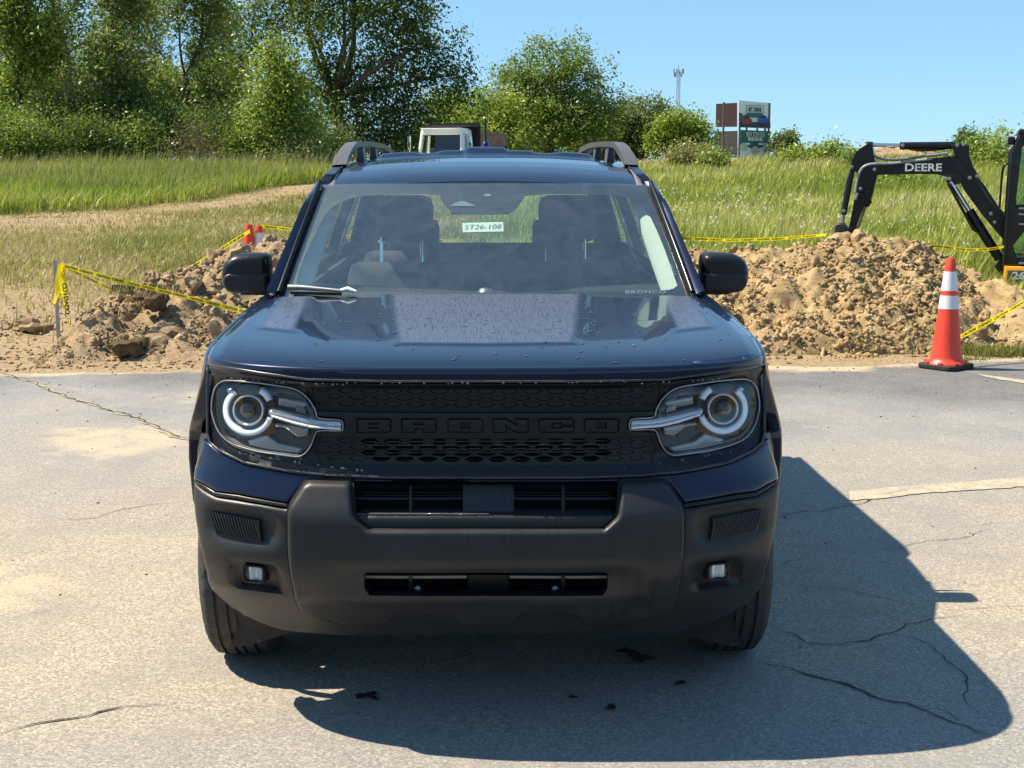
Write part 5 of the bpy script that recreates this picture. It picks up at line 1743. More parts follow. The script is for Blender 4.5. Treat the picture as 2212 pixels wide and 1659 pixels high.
# ------------------------------------------------------------------ tail
def tail(a, b, p): return (a, 4.345 - p - .10 * (abs(a) / .8) ** 3 - .16 * max(0, (b - 1.15)) / .5, b)
sheet('tailgate', [(-.72, .55), (.72, .55), (.76, .95), (.76, 1.18), (.60, 1.66), (-.60, 1.66), (-.76, 1.18), (-.76, .95)], [[(-.64, 1.22), (.64, 1.22), (.55, 1.58), (-.55, 1.58)]], .08, tail, 'paint', car, rnd=.015, rim=.05, smooth=60)
sheet('rear_window', [(-.645, 1.215), (.645, 1.215), (.555, 1.585), (-.555, 1.585)], [], .1, lambda a, b, p: (a, tail(a, b, 0)[1] - .01, b), 'glass', car, rim=0, smooth=180)
sheet('rear_bumper', [(-.88, .30), (.88, .30), (.88, .62), (.72, .56), (-.72, .56), (-.88, .62)], [], .06, lambda a, b, p: (a, 4.385 - p - .16 * (abs(a) / .88) ** 4, b), 'cladding', car, rnd=.03, rim=.1, smooth=60)
for sg in (-1, 1):
    sheet('tail_lamp', [(sg * .74, .88), (sg * .875, .88), (sg * .86, 1.17), (sg * .76, 1.17)], [], .05, lambda a, b, p: (a, 4.34 - p - .10 * (abs(a) / .8) ** 3, b), 'red_lamp', car, rnd=.01, rim=.06, smooth=60)

# ------------------------------------------------------------------ wheels
def wheel(x, y, sg):
    w = empty('wheel'); w.parent = car; w.location = (x, y, .358)
    n = 132
    # half-section across the tyre: tread with four grooves, shoulders, sidewall, bead
    W = .112; r0 = .360
    prof_t = [(-W + .012, .225), (-W - .002, .265), (-W - .004, .30), (-W + .004, .330), (-W + .018, .348), (-.086, .3555), (-.060, .3585), (-.058, .350), (-.050, .350), (-.048, .3592), (-.020, .360), (-.018, .351), (-.010, .351), (-.008, .360),
              (.008, .360), (.010, .351), (.018, .351), (.020, .360), (.048, .3592), (.050, .350), (.058, .350), (.060, .3585), (.086, .3555), (W - .018, .348), (W - .004, .330), (W + .004, .30), (W + .002, .265), (W - .012, .225)]
    rows = []
    for k in range(n + 1):
        a = 2 * math.pi * k / n
        row = []
        for j, (h, r) in enumerate(prof_t):
            ph = k + (1 if j % 3 == 0 else 0) * 0
            cut = 0.0
            if (j in (4, 5, 22, 23)) and k % 4 == 0: cut = .008
            if (j in (3, 24)) and k % 4 == 0: cut = .005
            if (j in (9, 10, 13, 14, 17, 18)) and (k + j) % 6 == 0: cut = .004
            rr = r - cut
            row.append((h, rr * math.cos(a), rr * math.sin(a)))
        rows.append(row)
    m = MB(); m.grid(rows); ty = m.build('tyre', 'rubber', w, smooth=28)
    # rim and five double spokes
    m = MB(); m.lathe([(.226, -W + .015), (.236, -W + .004), (.215, -W + .02), (.20, -.02), (.205, W - .02), (.236, W - .004), (.226, W - .015)], 40, 'X')
    rim = m.build('rim', 'satin_black', w, smooth=50)
    m = MB()
    xo = sg * (W - .03)
    for k in range(5):
        for dd in (-.16, .16):
            a = 2 * math.pi * k / 5 + dd
            a2 = 2 * math.pi * k / 5 + dd * 1.6
            m.tube([(xo + sg * .012, .05 * math.cos(a), .05 * math.sin(a)), (xo + sg * .006, .13 * math.cos(a), .13 * math.sin(a)), (xo - sg * .008, .212 * math.cos(a2), .212 * math.sin(a2))], [.024, .018, .016], 6)
    m.lathe([(.0001, xo + sg * .018), (.05, xo + sg * .014), (.065, xo - sg * .02)], 24, 'X'); m.build('spokes', 'dull_metal', w, smooth=40)
    m = MB(); m.lathe([(.0001, 0), (.15, 0), (.15, sg * .02), (.0001, sg * .02)], 28, 'X'); m.build('brake_disc', 'dull_metal', w, smooth=40)
    w.rotation_euler = (random.random(), 0, 0)
    return w
for y in (AXF, AXR):
    for sg in (-1, 1): wheel(sg * .822, y, sg)
# ================================================================== TREES AND BUSHES
n = NT('bark'); f = n.noise(3, 5, .7, n.coord((6, 6, 1)))
n.set(color=n.ramp(f, [(.35, (.055, .042, .032)), (.65, (.15, .125, .10))]), rough=.95, normal=n.bump(f, .6, .03)); MAT['bark'] = n.m
MAT['dead_wood'] = plain('dead_wood', (.25, .215, .18), .95, var=.3)
n = NT('leaf')
col = n.attr('tint')
n.t.nodes.remove(n.b)
df = n.node('ShaderNodeBsdfDiffuse'); n.link(col, df.inputs['Color'])
tl = n.node('ShaderNodeBsdfTranslucent'); n.link(n.mix(.5, col, (.22, .30, .025)), tl.inputs['Color'])
gs = n.node('ShaderNodeBsdfGlossy'); gs.inputs['Roughness'].default_value = .38; gs.inputs['Color'].default_value = (.75, .8, .85, 1)
m1 = n.node('ShaderNodeMixShader'); m1.inputs[0].default_value = .42
n.link(df.outputs[0], m1.inputs[1]); n.link(tl.outputs[0], m1.inputs[2])
m2 = n.node('ShaderNodeMixShader'); m2.inputs[0].default_value = .025
n.link(m1.outputs[0], m2.inputs[1]); n.link(gs.outputs[0], m2.inputs[2])
n.link(m2.outputs[0], n.out.inputs['Surface'])
MAT['leaf'] = n.m

def leaves(name, centers, radii, counts, size, cols, parent, rng, droop=.25):
    """small bent leaves gathered in sprays: every spray has its own tone"""
    C, T = [], []
    for c, r, k in zip(centers, radii, counts):
        p = rng.normal(0, 1, (k, 3)) * .5 * r
        C.append(np.asarray(c) + p)
        f = rng.random(); i = f * (len(cols) - 1); a = int(i); b = min(a + 1, len(cols) - 1)
        base = np.asarray(cols[a]) * (1 - (i - a)) + np.asarray(cols[b]) * (i - a)
        T.append(base * np.exp(rng.normal(0, .22, (k, 1))))
    C = np.concatenate(C); T = np.concatenate(T)
    N = len(C)
    size = size * .80
    nrm = rng.normal(0, 1, (N, 3)); nrm[:, 2] = np.abs(nrm[:, 2]) + .3
    nrm /= np.linalg.norm(nrm, axis=1, keepdims=True)
    t = rng.normal(0, 1, (N, 3)); t -= nrm * (t * nrm).sum(1, keepdims=True); t /= np.linalg.norm(t, axis=1, keepdims=True)
    b = np.cross(nrm, t)
    s = (size * (.45 + 1.1 * rng.random(N) ** 1.5))[:, None]
    P = np.zeros((N, 4, 3), np.float32)
    P[:, 0] = C - t * s * .55; P[:, 1] = C - b * s * .30 + nrm * s * .08; P[:, 2] = C + t * s * .55 - nrm * s * droop * .3; P[:, 3] = C + b * s * .30 + nrm * s * .08
    q = np.arange(N * 4).reshape(N, 4)
    return fast_mesh(name, P.reshape(-1, 3), q, 'leaf', parent, attrs={'tint': np.repeat(T, 4, 0)})

def branch_path(a, b, rng, wob=.12, n=6):
    a, b = np.asarray(a, float), np.asarray(b, float)
    L = np.linalg.norm(b - a)
    pts = []
    o = rng.normal(0, wob * L, 3); o[2] = abs(o[2]) * .6
    for i in range(n):
        t = i / (n - 1)
        pts.append(tuple(a + (b - a) * t + o * math.sin(math.pi * t) + rng.normal(0, .012 * L, 3) * (0 < i < n - 1)))
    return pts

def tree(name, label, cat, u, D, blobs, n_leaf, size, cols, trunk_r=.16, seed=0, group=None, fork=None, spray=.55, bare=0, twigs=26, base_z=None, bark='bark', depth=.9):
    """blobs: crown lobes measured in the photograph (u, v, half-width, half-height[, share]) at distance D"""
    rng = np.random.default_rng(seed)
    y = D - 3.91
    x0 = at(u, 340, y)[0]
    z0 = float(rise(x0, y)) - .1 if base_z is None else base_z
    root = empty(name, (x0, y, z0))
    tag(root, label, cat, group)
    sc = D / FPX
    L = []
    for bl in blobs:
        cx, cz = at(bl[0], bl[1], y)
        L.append((np.array([cx - x0, rng.normal(0, .35) * bl[2] * sc, cz - z0]), np.array([bl[2] * sc, bl[2] * sc * depth, bl[3] * sc]), bl[4] if len(bl) > 4 else 1.0))
    vol = np.array([l[1].prod() ** (2 / 3) * l[2] for l in L]); vol /= vol.sum()
    cen, rad, cnt = [], [], []
    for (c, r, w), share in zip(L, vol):
        k = max(4, int(n_leaf * 1.45 * share / 26))
        for _ in range(k):
            d = rng.normal(0, 1, 3); d /= np.linalg.norm(d)
            q = rng.random() ** .42 * (1 + .22 * rng.normal() * (rng.random() < .35))
            cen.append(c + d * r * q); rad.append(spray * (.6 + .7 * rng.random())); cnt.append(int(26 * (.5 + rng.random())))
    # trunk and limbs
    top = max(l[0][2] + l[1][2] * .3 for l in L)
    m = MB()
    fk = fork if fork is not None else .45 * top
    tp = branch_path((0, 0, -.2), (rng.normal(0, .15), 0, fk), rng, .03, 7)
    m.tube(tp, [trunk_r * (1.25 - .5 * i / 6) for i in range(7)], 9)
    for (c, r, w) in L:
        a = np.array(tp[-1]) if c[2] > fk else np.array(tp[max(1, int(6 * max(.15, (c[2] - r[2]) / fk)) if c[2] < fk else 6)])
        ln = np.linalg.norm(c - a)
        p = branch_path(a, c + np.array([0, 0, r[2] * .35]), rng, .12, 7)
        rr = trunk_r * min(.62, .22 + .06 * ln)
        m.tube(p, [rr * (1 - .78 * i / 6) for i in range(7)], 6)
        for _ in range(max(3, int(twigs * w / 4))):
            i = rng.integers(2, 7); s = np.array(p[min(i, 6)])
            d = rng.normal(0, 1, 3); d /= np.linalg.norm(d); d[2] = abs(d[2]) * .8 + .1
            e = s + d * r * (.5 + .6 * rng.random())
            m.tube(branch_path(s, e, rng, .10, 4), [rr * .30, rr * .22, rr * .14, rr * .05], 4)
    m.build('trunk', bark, root, smooth=70)
    if n_leaf: leaves('crown', cen, rad, cnt, size, cols, root, rng)
    return root

DARK = [(0.0367, 0.0734, 0.02), (0.06, 0.1101, 0.0284), (0.1, 0.1634, 0.04), (0.1834, 0.2417, 0.0667)]
MID = [(0.0864, 0.1536, 0.0346), (0.1536, 0.24, 0.0499), (0.24, 0.336, 0.073), (0.3456, 0.4032, 0.1152)]
LIGHT = [(0.1476, 0.2344, 0.0382), (0.2517, 0.3472, 0.0521), (0.3646, 0.4514, 0.0781), (0.4687, 0.5034, 0.1389)]
OLIVE = [(0.121, 0.1582, 0.0484), (0.2046, 0.2418, 0.0744), (0.279, 0.307, 0.1116), (0.372, 0.372, 0.1674)]
GREY = [(0.096, 0.144, 0.0576), (0.1536, 0.2016, 0.0864), (0.2112, 0.2592, 0.1152)]
tree('leafy_tree', 'light green tree with thin trunks at the left edge of the picture', 'tree', 52, 50, [(15, 40, 55, 60), (75, 120, 50, 50), (25, 190, 55, 45, .6), (110, 60, 35, 45, .6), (55, -60, 70, 60), (10, 265, 50, 45)], 13000, .17, LIGHT + MID[:2], .12, 1, fork=3.4)
tree('bare_tree', 'half-dead tree with a bare forked grey trunk', 'tree', 168, 52, [(128, 20, 55, 60, .30), (195, 10, 45, 60, .30), (150, -60, 70, 60, .3), (120, 150, 60, 45, .35), (180, 110, 40, 60, .15)], 2600, .16, MID, .22, 2, fork=4.1, bark='dead_wood', twigs=46)
tree('vine_covered_tree', 'narrow tree wrapped in green vines from top to foot', 'tree', 262, 50, [(262, 10, 55, 70), (250, 110, 50, 70), (270, 200, 62, 70), (235, 285, 80, 55), (190, 230, 50, 45, .6), (255, -70, 60, 60)], 18000, .15, MID + OLIVE, .2, 3, fork=5.0)
tree('open_tree', 'open thin tree with sky showing between its limbs', 'tree', 402, 54, [(390, 20, 75, 50, .45), (440, 120, 45, 60, .4), (345, 190, 55, 50, .7), (455, 215, 65, 55, .8), (395, 285, 80, 50), (470, 30, 45, 60, .5), (405, -50, 80, 50, .6)], 15000, .16, OLIVE + MID, .17, 4, fork=3.5, twigs=40)
tree('young_tree', 'bright green young tree standing in front of the big dark one', 'tree', 606, 47, [(602, 120, 30, 36), (608, 165, 52, 45), (606, 215, 76, 50), (612, 268, 90, 50), (618, 318, 78, 38)], 13500, .14, LIGHT + MID[1:], .12, 5, fork=2.0)
tree('big_dark_tree', 'largest dark green tree, with several black trunks, left of centre', 'tree', 735, 69, [(545, 60, 75, 80), (640, 10, 95, 80), (745, 30, 110, 95, .8), (855, 30, 100, 90), (930, 110, 80, 75), (800, 150, 110, 95, .8), (770, 260, 110, 85), (885, 235, 95, 80), (985, 180, 48, 55), (850, 315, 120, 40), (515, 150, 55, 70, .7), (700, -70, 150, 70), (860, -60, 110, 70), (700, 180, 80, 80, .7)], 40000, .20, DARK, .30, 6, fork=3.6, spray=.62, twigs=34)
tree('leafy_tree', 'mid-green spreading tree right of centre with wispy right-hand branches', 'tree', 1180, 80, [(1190, 150, 85, 60), (1130, 190, 70, 75), (1240, 200, 70, 80), (1292, 200, 42, 55, .4), (1170, 270, 105, 65), (1262, 285, 75, 50), (1165, 108, 35, 28, .8), (1250, 112, 36, 40, .8), (1330, 235, 34, 28, .45), (1215, 240, 80, 70), (1080, 190, 50, 50, .6), (1310, 165, 34, 34, .4), (1345, 205, 26, 20, .35), (1060, 250, 60, 60, .7), (1290, 250, 60, 45)], 22000, .20, MID + LIGHT[:2] + OLIVE[2:3], .2, 7, fork=3.0)
tree('leafy_bush', 'yellow-green bushy tree behind the car roof between the truck and the spreading tree', 'tree', 1075, 76, [(1082, 235, 52, 50), (1015, 245, 50, 60, .8), (1045, 300, 95, 42), (1100, 290, 40, 45), (985, 300, 40, 40)], 9500, .19, LIGHT, .13, 8, fork=1.8)
tree('grey_green_tree', 'grey-green rounded tree right of the spreading tree', 'tree', 1392, 88, [(1392, 252, 60, 45), (1340, 270, 55, 50), (1432, 275, 55, 50), (1380, 305, 80, 40), (1310, 295, 60, 45), (1450, 300, 40, 40)], 13000, .24, GREY, .16, 9, fork=2.0)
tree('small_tree', 'light green tree below the lattice tower', 'tree', 1466, 82, [(1462, 272, 46, 34), (1502, 288, 34, 36), (1430, 298, 42, 34), (1480, 312, 58, 30), (1520, 305, 18, 26)], 9500, .21, LIGHT[:3] + MID[2:], .12, 10, fork=1.6)
tree('small_tree', 'small grey-green tree just right of the billboard', 'tree', 1697, 118, [(1700, 302, 26, 18), (1682, 315, 22, 18), (1715, 312, 18, 16), (1697, 325, 30, 14)], 2200, .30, GREY + MID[:1], .12, 11, fork=2.2, base_z=1.9)
tree('distant_tree', 'dark distant treetop beyond the bank behind the digger boom', 'tree', 2088, 95, [(2088, 300, 22, 16), (2100, 312, 22, 14), (2075, 318, 20, 14)], 1600, .26, GREY[:2] + DARK[2:], .12, 12, fork=2.0, base_z=2.0)
for i, (u, v, ru, rv, D, c) in enumerate([(-15, 290, 60, 60, 48, DARK), (55, 300, 60, 50, 47.5, MID), (120, 270, 60, 70, 49, DARK), (185, 300, 60, 52, 47.5, DARK), (300, 300, 50, 50, 48, MID), (345, 270, 55, 60, 50, DARK), (490, 290, 60, 60, 48.5, DARK),
                                          (545, 300, 50, 50, 48, MID), (690, 305, 60, 45, 50, DARK), (650, 340, 60, 28, 46, OLIVE)]):
    tree('shade_bush', 'leafy bush ' + ['at the far left edge under the pale tree', 'below the light green tree, second from the left edge', 'under the bare forked tree, left half', 'just right of the bare forked trunk', 'at the foot of the vine-wrapped tree', 'between the vine-wrapped and the open tree', 'right of the brown dead shrub', "left of the bright young tree's foot", 'under the big dark tree, by the car mirror', 'in low dry grass below the bright young tree'][i], 'bush', u, D, [(u, v, ru, rv), (u + ru * .5, v + 20, ru * .7, rv * .7), (u - ru * .5, v + 22, ru * .7, rv * .7)], 7000, .105, c[1:], .05, 40 + i, 'bushes under the left trees', fork=.5)
tree('dead_shrub', 'brown dead tangled shrub under the open thin tree', 'bush', 422, 46.5, [(420, 300, 42, 40), (445, 322, 40, 25), (395, 325, 40, 25)], 1400, .10, [(.10, .07, .05), (.17, .12, .085)], .05, 60, fork=.5, bark='dead_wood', twigs=120)
for i, (u, v, ru, rv, D, c, lb) in enumerate([
    (2120, 335, 40, 45, 43, MID, 'green bush on the bank just left of the digger cab'), (2165, 335, 45, 60, 42, LIGHT, 'tall light green bush on the bank behind the digger cab'),
    (2070, 365, 45, 45, 41, MID, 'dark green bush on the bank behind the digger boom end'), (2205, 370, 40, 70, 40, OLIVE, 'dull green bush behind the digger cab at the right picture edge'),
    (1722, 344, 36, 12, 46, LIGHT, 'small light bush on the bank crest right of the billboard'), (1790, 332, 36, 20, 45, LIGHT + MID, 'bright bush on the bank crest left of the digger stick'),
    (1840, 348, 30, 20, 44, MID, 'low bush on the bank crest behind the digger stick'), (1490, 335, 46, 20, 46, OLIVE[2:] + [(.26, .22, .09)], 'tan dry bush on the bank crest left of the billboard'),
    (1540, 346, 22, 9, 45, OLIVE[2:] + LIGHT, 'dry low bush on the bank crest left of the billboard foot'), (1940, 400, 60, 26, 37, MID + LIGHT, 'wide green bush under the digger boom')]):
    tree('bank_bush', lb, 'bush', u, D, [(u, v, ru, rv), (u + ru * .6, v + rv * .5, ru * .6, rv * .6), (u - ru * .6, v + rv * .5, ru * .6, rv * .6)], 3000 if ru > 35 else 1800, .11, c, .04, 80 + i, fork=.4, spray=.35)
for i, (u, v, ru, rv, c, lb) in enumerate([(60, 200, 90, 110, MID, 'pale hazy tree seen through the leaves at the far left'), (210, 190, 80, 120, OLIVE, 'dull green tree behind the bare forked trunk'), (330, 230, 80, 90, GREY, 'grey-green tree behind the open thin tree'),
                                           (480, 230, 80, 100, MID, 'mid-green tree filling the gap left of the young bright tree'), (960, 270, 70, 70, MID, 'mid-green tree behind the truck cab'), (1130, 270, 90, 70, OLIVE, 'dull green tree behind the yellow-green bush'), (1300, 305, 70, 40, MID, 'low tree filling the gap right of the spreading tree'),
                                           (20, 110, 75, 110, MID, 'tall tree filling the sky gap at the top left corner'), (300, 90, 70, 110, OLIVE, 'tall tree between the vine-wrapped and the open tree'), (470, 100, 60, 110, DARK[1:], 'dark tree left of the largest dark tree'), (120, 120, 60, 120, GREY, 'grey-green tree behind the bare forked trunk, left half')]):
    tree('background_tree', lb, 'tree', u, 78 + 2.3 * i, [(u, v, ru, rv), (u - ru * .5, v + rv * .5, ru * .8, rv * .6), (u + ru * .5, v + rv * .5, ru * .8, rv * .6), (u + ru * .2, v - rv * .6, ru * .6, rv * .5)], 9000, .22, c, .14, 120 + i, fork=2.5)
# soil bank far behind the digger
hm = lambda X, Y: np.maximum(0, 0.42 * (1 - ((X - 13.4) / 2.1) ** 2 - ((Y - 42.5) / 1.8) ** 2))
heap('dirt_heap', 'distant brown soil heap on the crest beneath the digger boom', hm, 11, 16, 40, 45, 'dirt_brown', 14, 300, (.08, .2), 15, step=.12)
# trees across the road behind the photographer: the bonnet, lamps and bumper mirror them
for i, (x, h, yb) in enumerate([(-30, 6.0, -30), (-24, 7.0, -28), (-18.5, 6.0, -27), (-13.5, 5.0, -26)]):
    rng = np.random.default_rng(200 + i)
    root = empty('street_tree', (x, yb, 0)); tag(root, 'leafy street tree ' + ['farthest left of the four behind the photographer', 'second from left of the four behind the photographer', 'third from left of the four behind the photographer', 'nearest the middle of the four behind the photographer'][i], 'tree', 'trees behind the photographer')
    m = MB(); m.tube([(0, 0, -.1), (.1, 0, h * .35), (0, .1, h * .7)], [.28, .22, .1], 8); m.build('trunk', 'bark', root, smooth=70)
    cen = [np.array([rng.normal(0, h * .17), rng.normal(0, h * .17), h * (.25 + .7 * rng.random())]) for _ in range(90)]
    leaves('crown', cen, [.6] * 90, [34] * 90, .36, DARK + MID[:2], root, rng)

# ================================================================== BILLBOARD, TOWER
def billboard():
    Y = 116.0
    b = empty('billboard', (at(1607, 340, Y)[0], Y, 1.7)); tag(b, 'two-tier roadside billboard with two green-and-white posters and brown backs', 'billboard')
    bx = b.location.x
    def quad(name, px, mat, y0, y1, par=b, th=.12):
        P = [at(u, v, Y) for u, v in px]
        us = [p[0] for p in P]; lo_, hi_ = min(us), max(us)
        m = MB()
        f = lambda x: y0 + (y1 - y0) * (x - lo_) / (hi_ - lo_)
        vs = [(x - bx, f(x), z - 1.7) for x, z in P] + [(x - bx, f(x) + th, z - 1.7) for x, z in P]
        m.add(vs, [(0, 1, 2, 3), (7, 6, 5, 4), (0, 4, 5, 1), (1, 5, 6, 2), (2, 6, 7, 3), (3, 7, 4, 0)])
        return m.build(name, mat, par)
    MAT['poster_white'] = plain('poster_white', (.80, .84, .82), .6, var=.06); MAT['poster_green'] = plain('poster_green', (.03, .15, .13), .6)
    MAT['rust_back'] = plain('rust_back', (.055, .026, .028), .8, var=.25); MAT['grey_back'] = plain('grey_back', (.07, .062, .062), .8, var=.3)
    MAT['poster_red'] = plain('poster_red', (.33, .05, .045), .6); MAT['poster_blue'] = plain('poster_blue', (.03, .12, .48), .6); MAT['poster_dark'] = plain('poster_dark', (.04, .045, .05), .6)
    MAT['poster_tan'] = plain('poster_tan', (.62, .54, .42), .6); MAT['pole_steel'] = plain('pole_steel', (.13, .12, .115), .6, .3, var=.2)
    q1 = quad('upper_poster', [(1590, 275.5), (1667, 277.5), (1668, 222), (1590, 218)], 'poster_white', -1.2, .6)
    q2 = quad('lower_poster', [(1593, 341), (1667, 341), (1667, 283), (1593, 281)], 'poster_green', -1.2, .6)
    quad('upper_back', [(1547, 274.5), (1588, 274.5), (1588, 223), (1548, 224)], 'rust_back', .2, -1.0)
    quad('lower_back', [(1545, 341), (1589, 341), (1589, 283), (1546, 284)], 'grey_back', .2, -1.0)
    # print on the posters, a hand's width proud of each board
    def pr(par, px, mat, d=.03):
        P = [at(u, v, Y) for u, v in px]
        xa, xb = at(1590, 250, Y)[0], at(1667, 250, Y)[0]
        f = lambda x: -1.2 + 1.8 * (x - xa) / (xb - xa) - d - .09
        m = MB(); m.add([(x - bx, f(x), z - 1.7) for x, z in P], [tuple(range(len(P)))]); return m.build('print', mat, par)
    rc = lambda u, v, a, h: [(u - a, v + h), (u + a, v + h), (u + a, v - h), (u - a, v - h)]
    el = lambda u, v, a, h: [(u + a * math.cos(t), v - h * math.sin(t)) for t in np.linspace(0, 6.283, 15)[:-1]]
    pr(q1, rc(1629, 270, 38, 6), 'poster_dark'); pr(q1, rc(1629, 249, 19, 5), 'poster_green'); pr(q1, [(1590, 262), (1590, 244), (1598, 246), (1606, 262)], 'poster_green')
    pr(q1, el(1608, 261, 14, 7), 'poster_red', .05); pr(q1, el(1608, 253, 7, 4), 'poster_dark', .07); pr(q1, el(1649, 259, 13, 8), 'poster_blue', .05); pr(q1, el(1650, 252, 7, 3), 'poster_dark', .07); pr(q1, rc(1655, 268, 9, 4), 'poster_dark', .08)
    pr(q1, rc(1629, 228.5, 21, .5), 'poster_dark', .05); pr(q1, rc(1608, 238, .5, 9), 'poster_dark', .05); pr(q1, rc(1650, 238, .5, 9), 'poster_dark', .05)
    pr(q2, [(1593, 341), (1667, 341), (1667, 322), (1648, 318), (1630, 325), (1612, 318), (1593, 316)], 'poster_white'); 
    for u, v in ((1602, 318), (1630, 325), (1660, 318)): pr(q2, el(u, v, 10, 9), 'poster_tan', .05)
    pr(q2, rc(1609, 311, 8, 2), 'poster_white', .05); pr(q2, rc(1645, 311, 8, 2), 'poster_white', .05)
    def lettering(par, s, u, v, size, mat, sx=1.0):
        x, z = at(u, v, Y); xa, xb = at(1590, 250, Y)[0], at(1667, 250, Y)[0]
        text_obj('lettering', s, size, mat, par, (x - bx, -1.2 + 1.8 * (x - xa) / (xb - xa) - .15, z - 1.7), (R(90), 0, math.atan2(1.8, xb - xa)), sx=sx, bold=.02)
    lettering(q1, 'MT. ORAB', 1629, 237.5, .50, 'poster_dark', .62)
    lettering(q2, 'NEW STEM KIDS', 1630, 291, .56, 'poster_tan', .50)
    lettering(q2, 'SPACES AVAILABLE', 1630, 301, .40, 'poster_white', .48)
    m = MB()
    for u in (1600, 1615, 1638, 1655, 1663):
        x = at(u, 280, Y)[0] - bx; m.tube([(x, .5, -1.5), (x, .5, at(u, 222, Y)[1] - 1.7)], .09, 6)
    x = at(1557, 280, Y)[0] - bx; m.tube([(x, -1.3, -1.5), (x, -1.3, at(1557, 222, Y)[1] - 1.7)], .09, 6)
    m.build('posts', 'pole_steel', b)
billboard()
def tower():
    Y = 520.; x, zt = at(1466, 152, Y); 
    t = empty('lattice_tower', (x, Y, 0)); tag(t, 'thin distant lattice radio tower above the trees', 'tower')
    MAT['tower_steel'] = plain('tower_steel', (.30, .32, .36), .6, .3)
    m = MB(); hh = zt
    W = lambda z: .95 - .35 * z / hh
    for k in range(3):
        a = k * 2.094 + .4
        m.tube([(W(z) * math.cos(a), W(z) * math.sin(a), z) for z in np.linspace(0, hh, 5)], .11, 5)
    zs = np.linspace(0, hh, 34)
    for i in range(33):
        for k in range(3):
            a, b_ = k * 2.094 + .4, (k + 1) * 2.094 + .4
            m.tube([(W(zs[i]) * math.cos(a), W(zs[i]) * math.sin(a), zs[i]), (W(zs[i + 1]) * math.cos(b_), W(zs[i + 1]) * math.sin(b_), zs[i + 1])], .05, 4)
    m.build('mast', 'tower_steel', t)
    m = MB()
    for k in range(9):
        a = k * .7; m.box((1.7 * math.cos(a), 1.7 * math.sin(a), hh - .3 - (k % 2) * 1.2), (.4, .4, 1.6))
    m.tube([(0, 0, hh), (0, 0, hh + 2)], .08, 4); m.build('aerials', 'tower_steel', t)
tower()

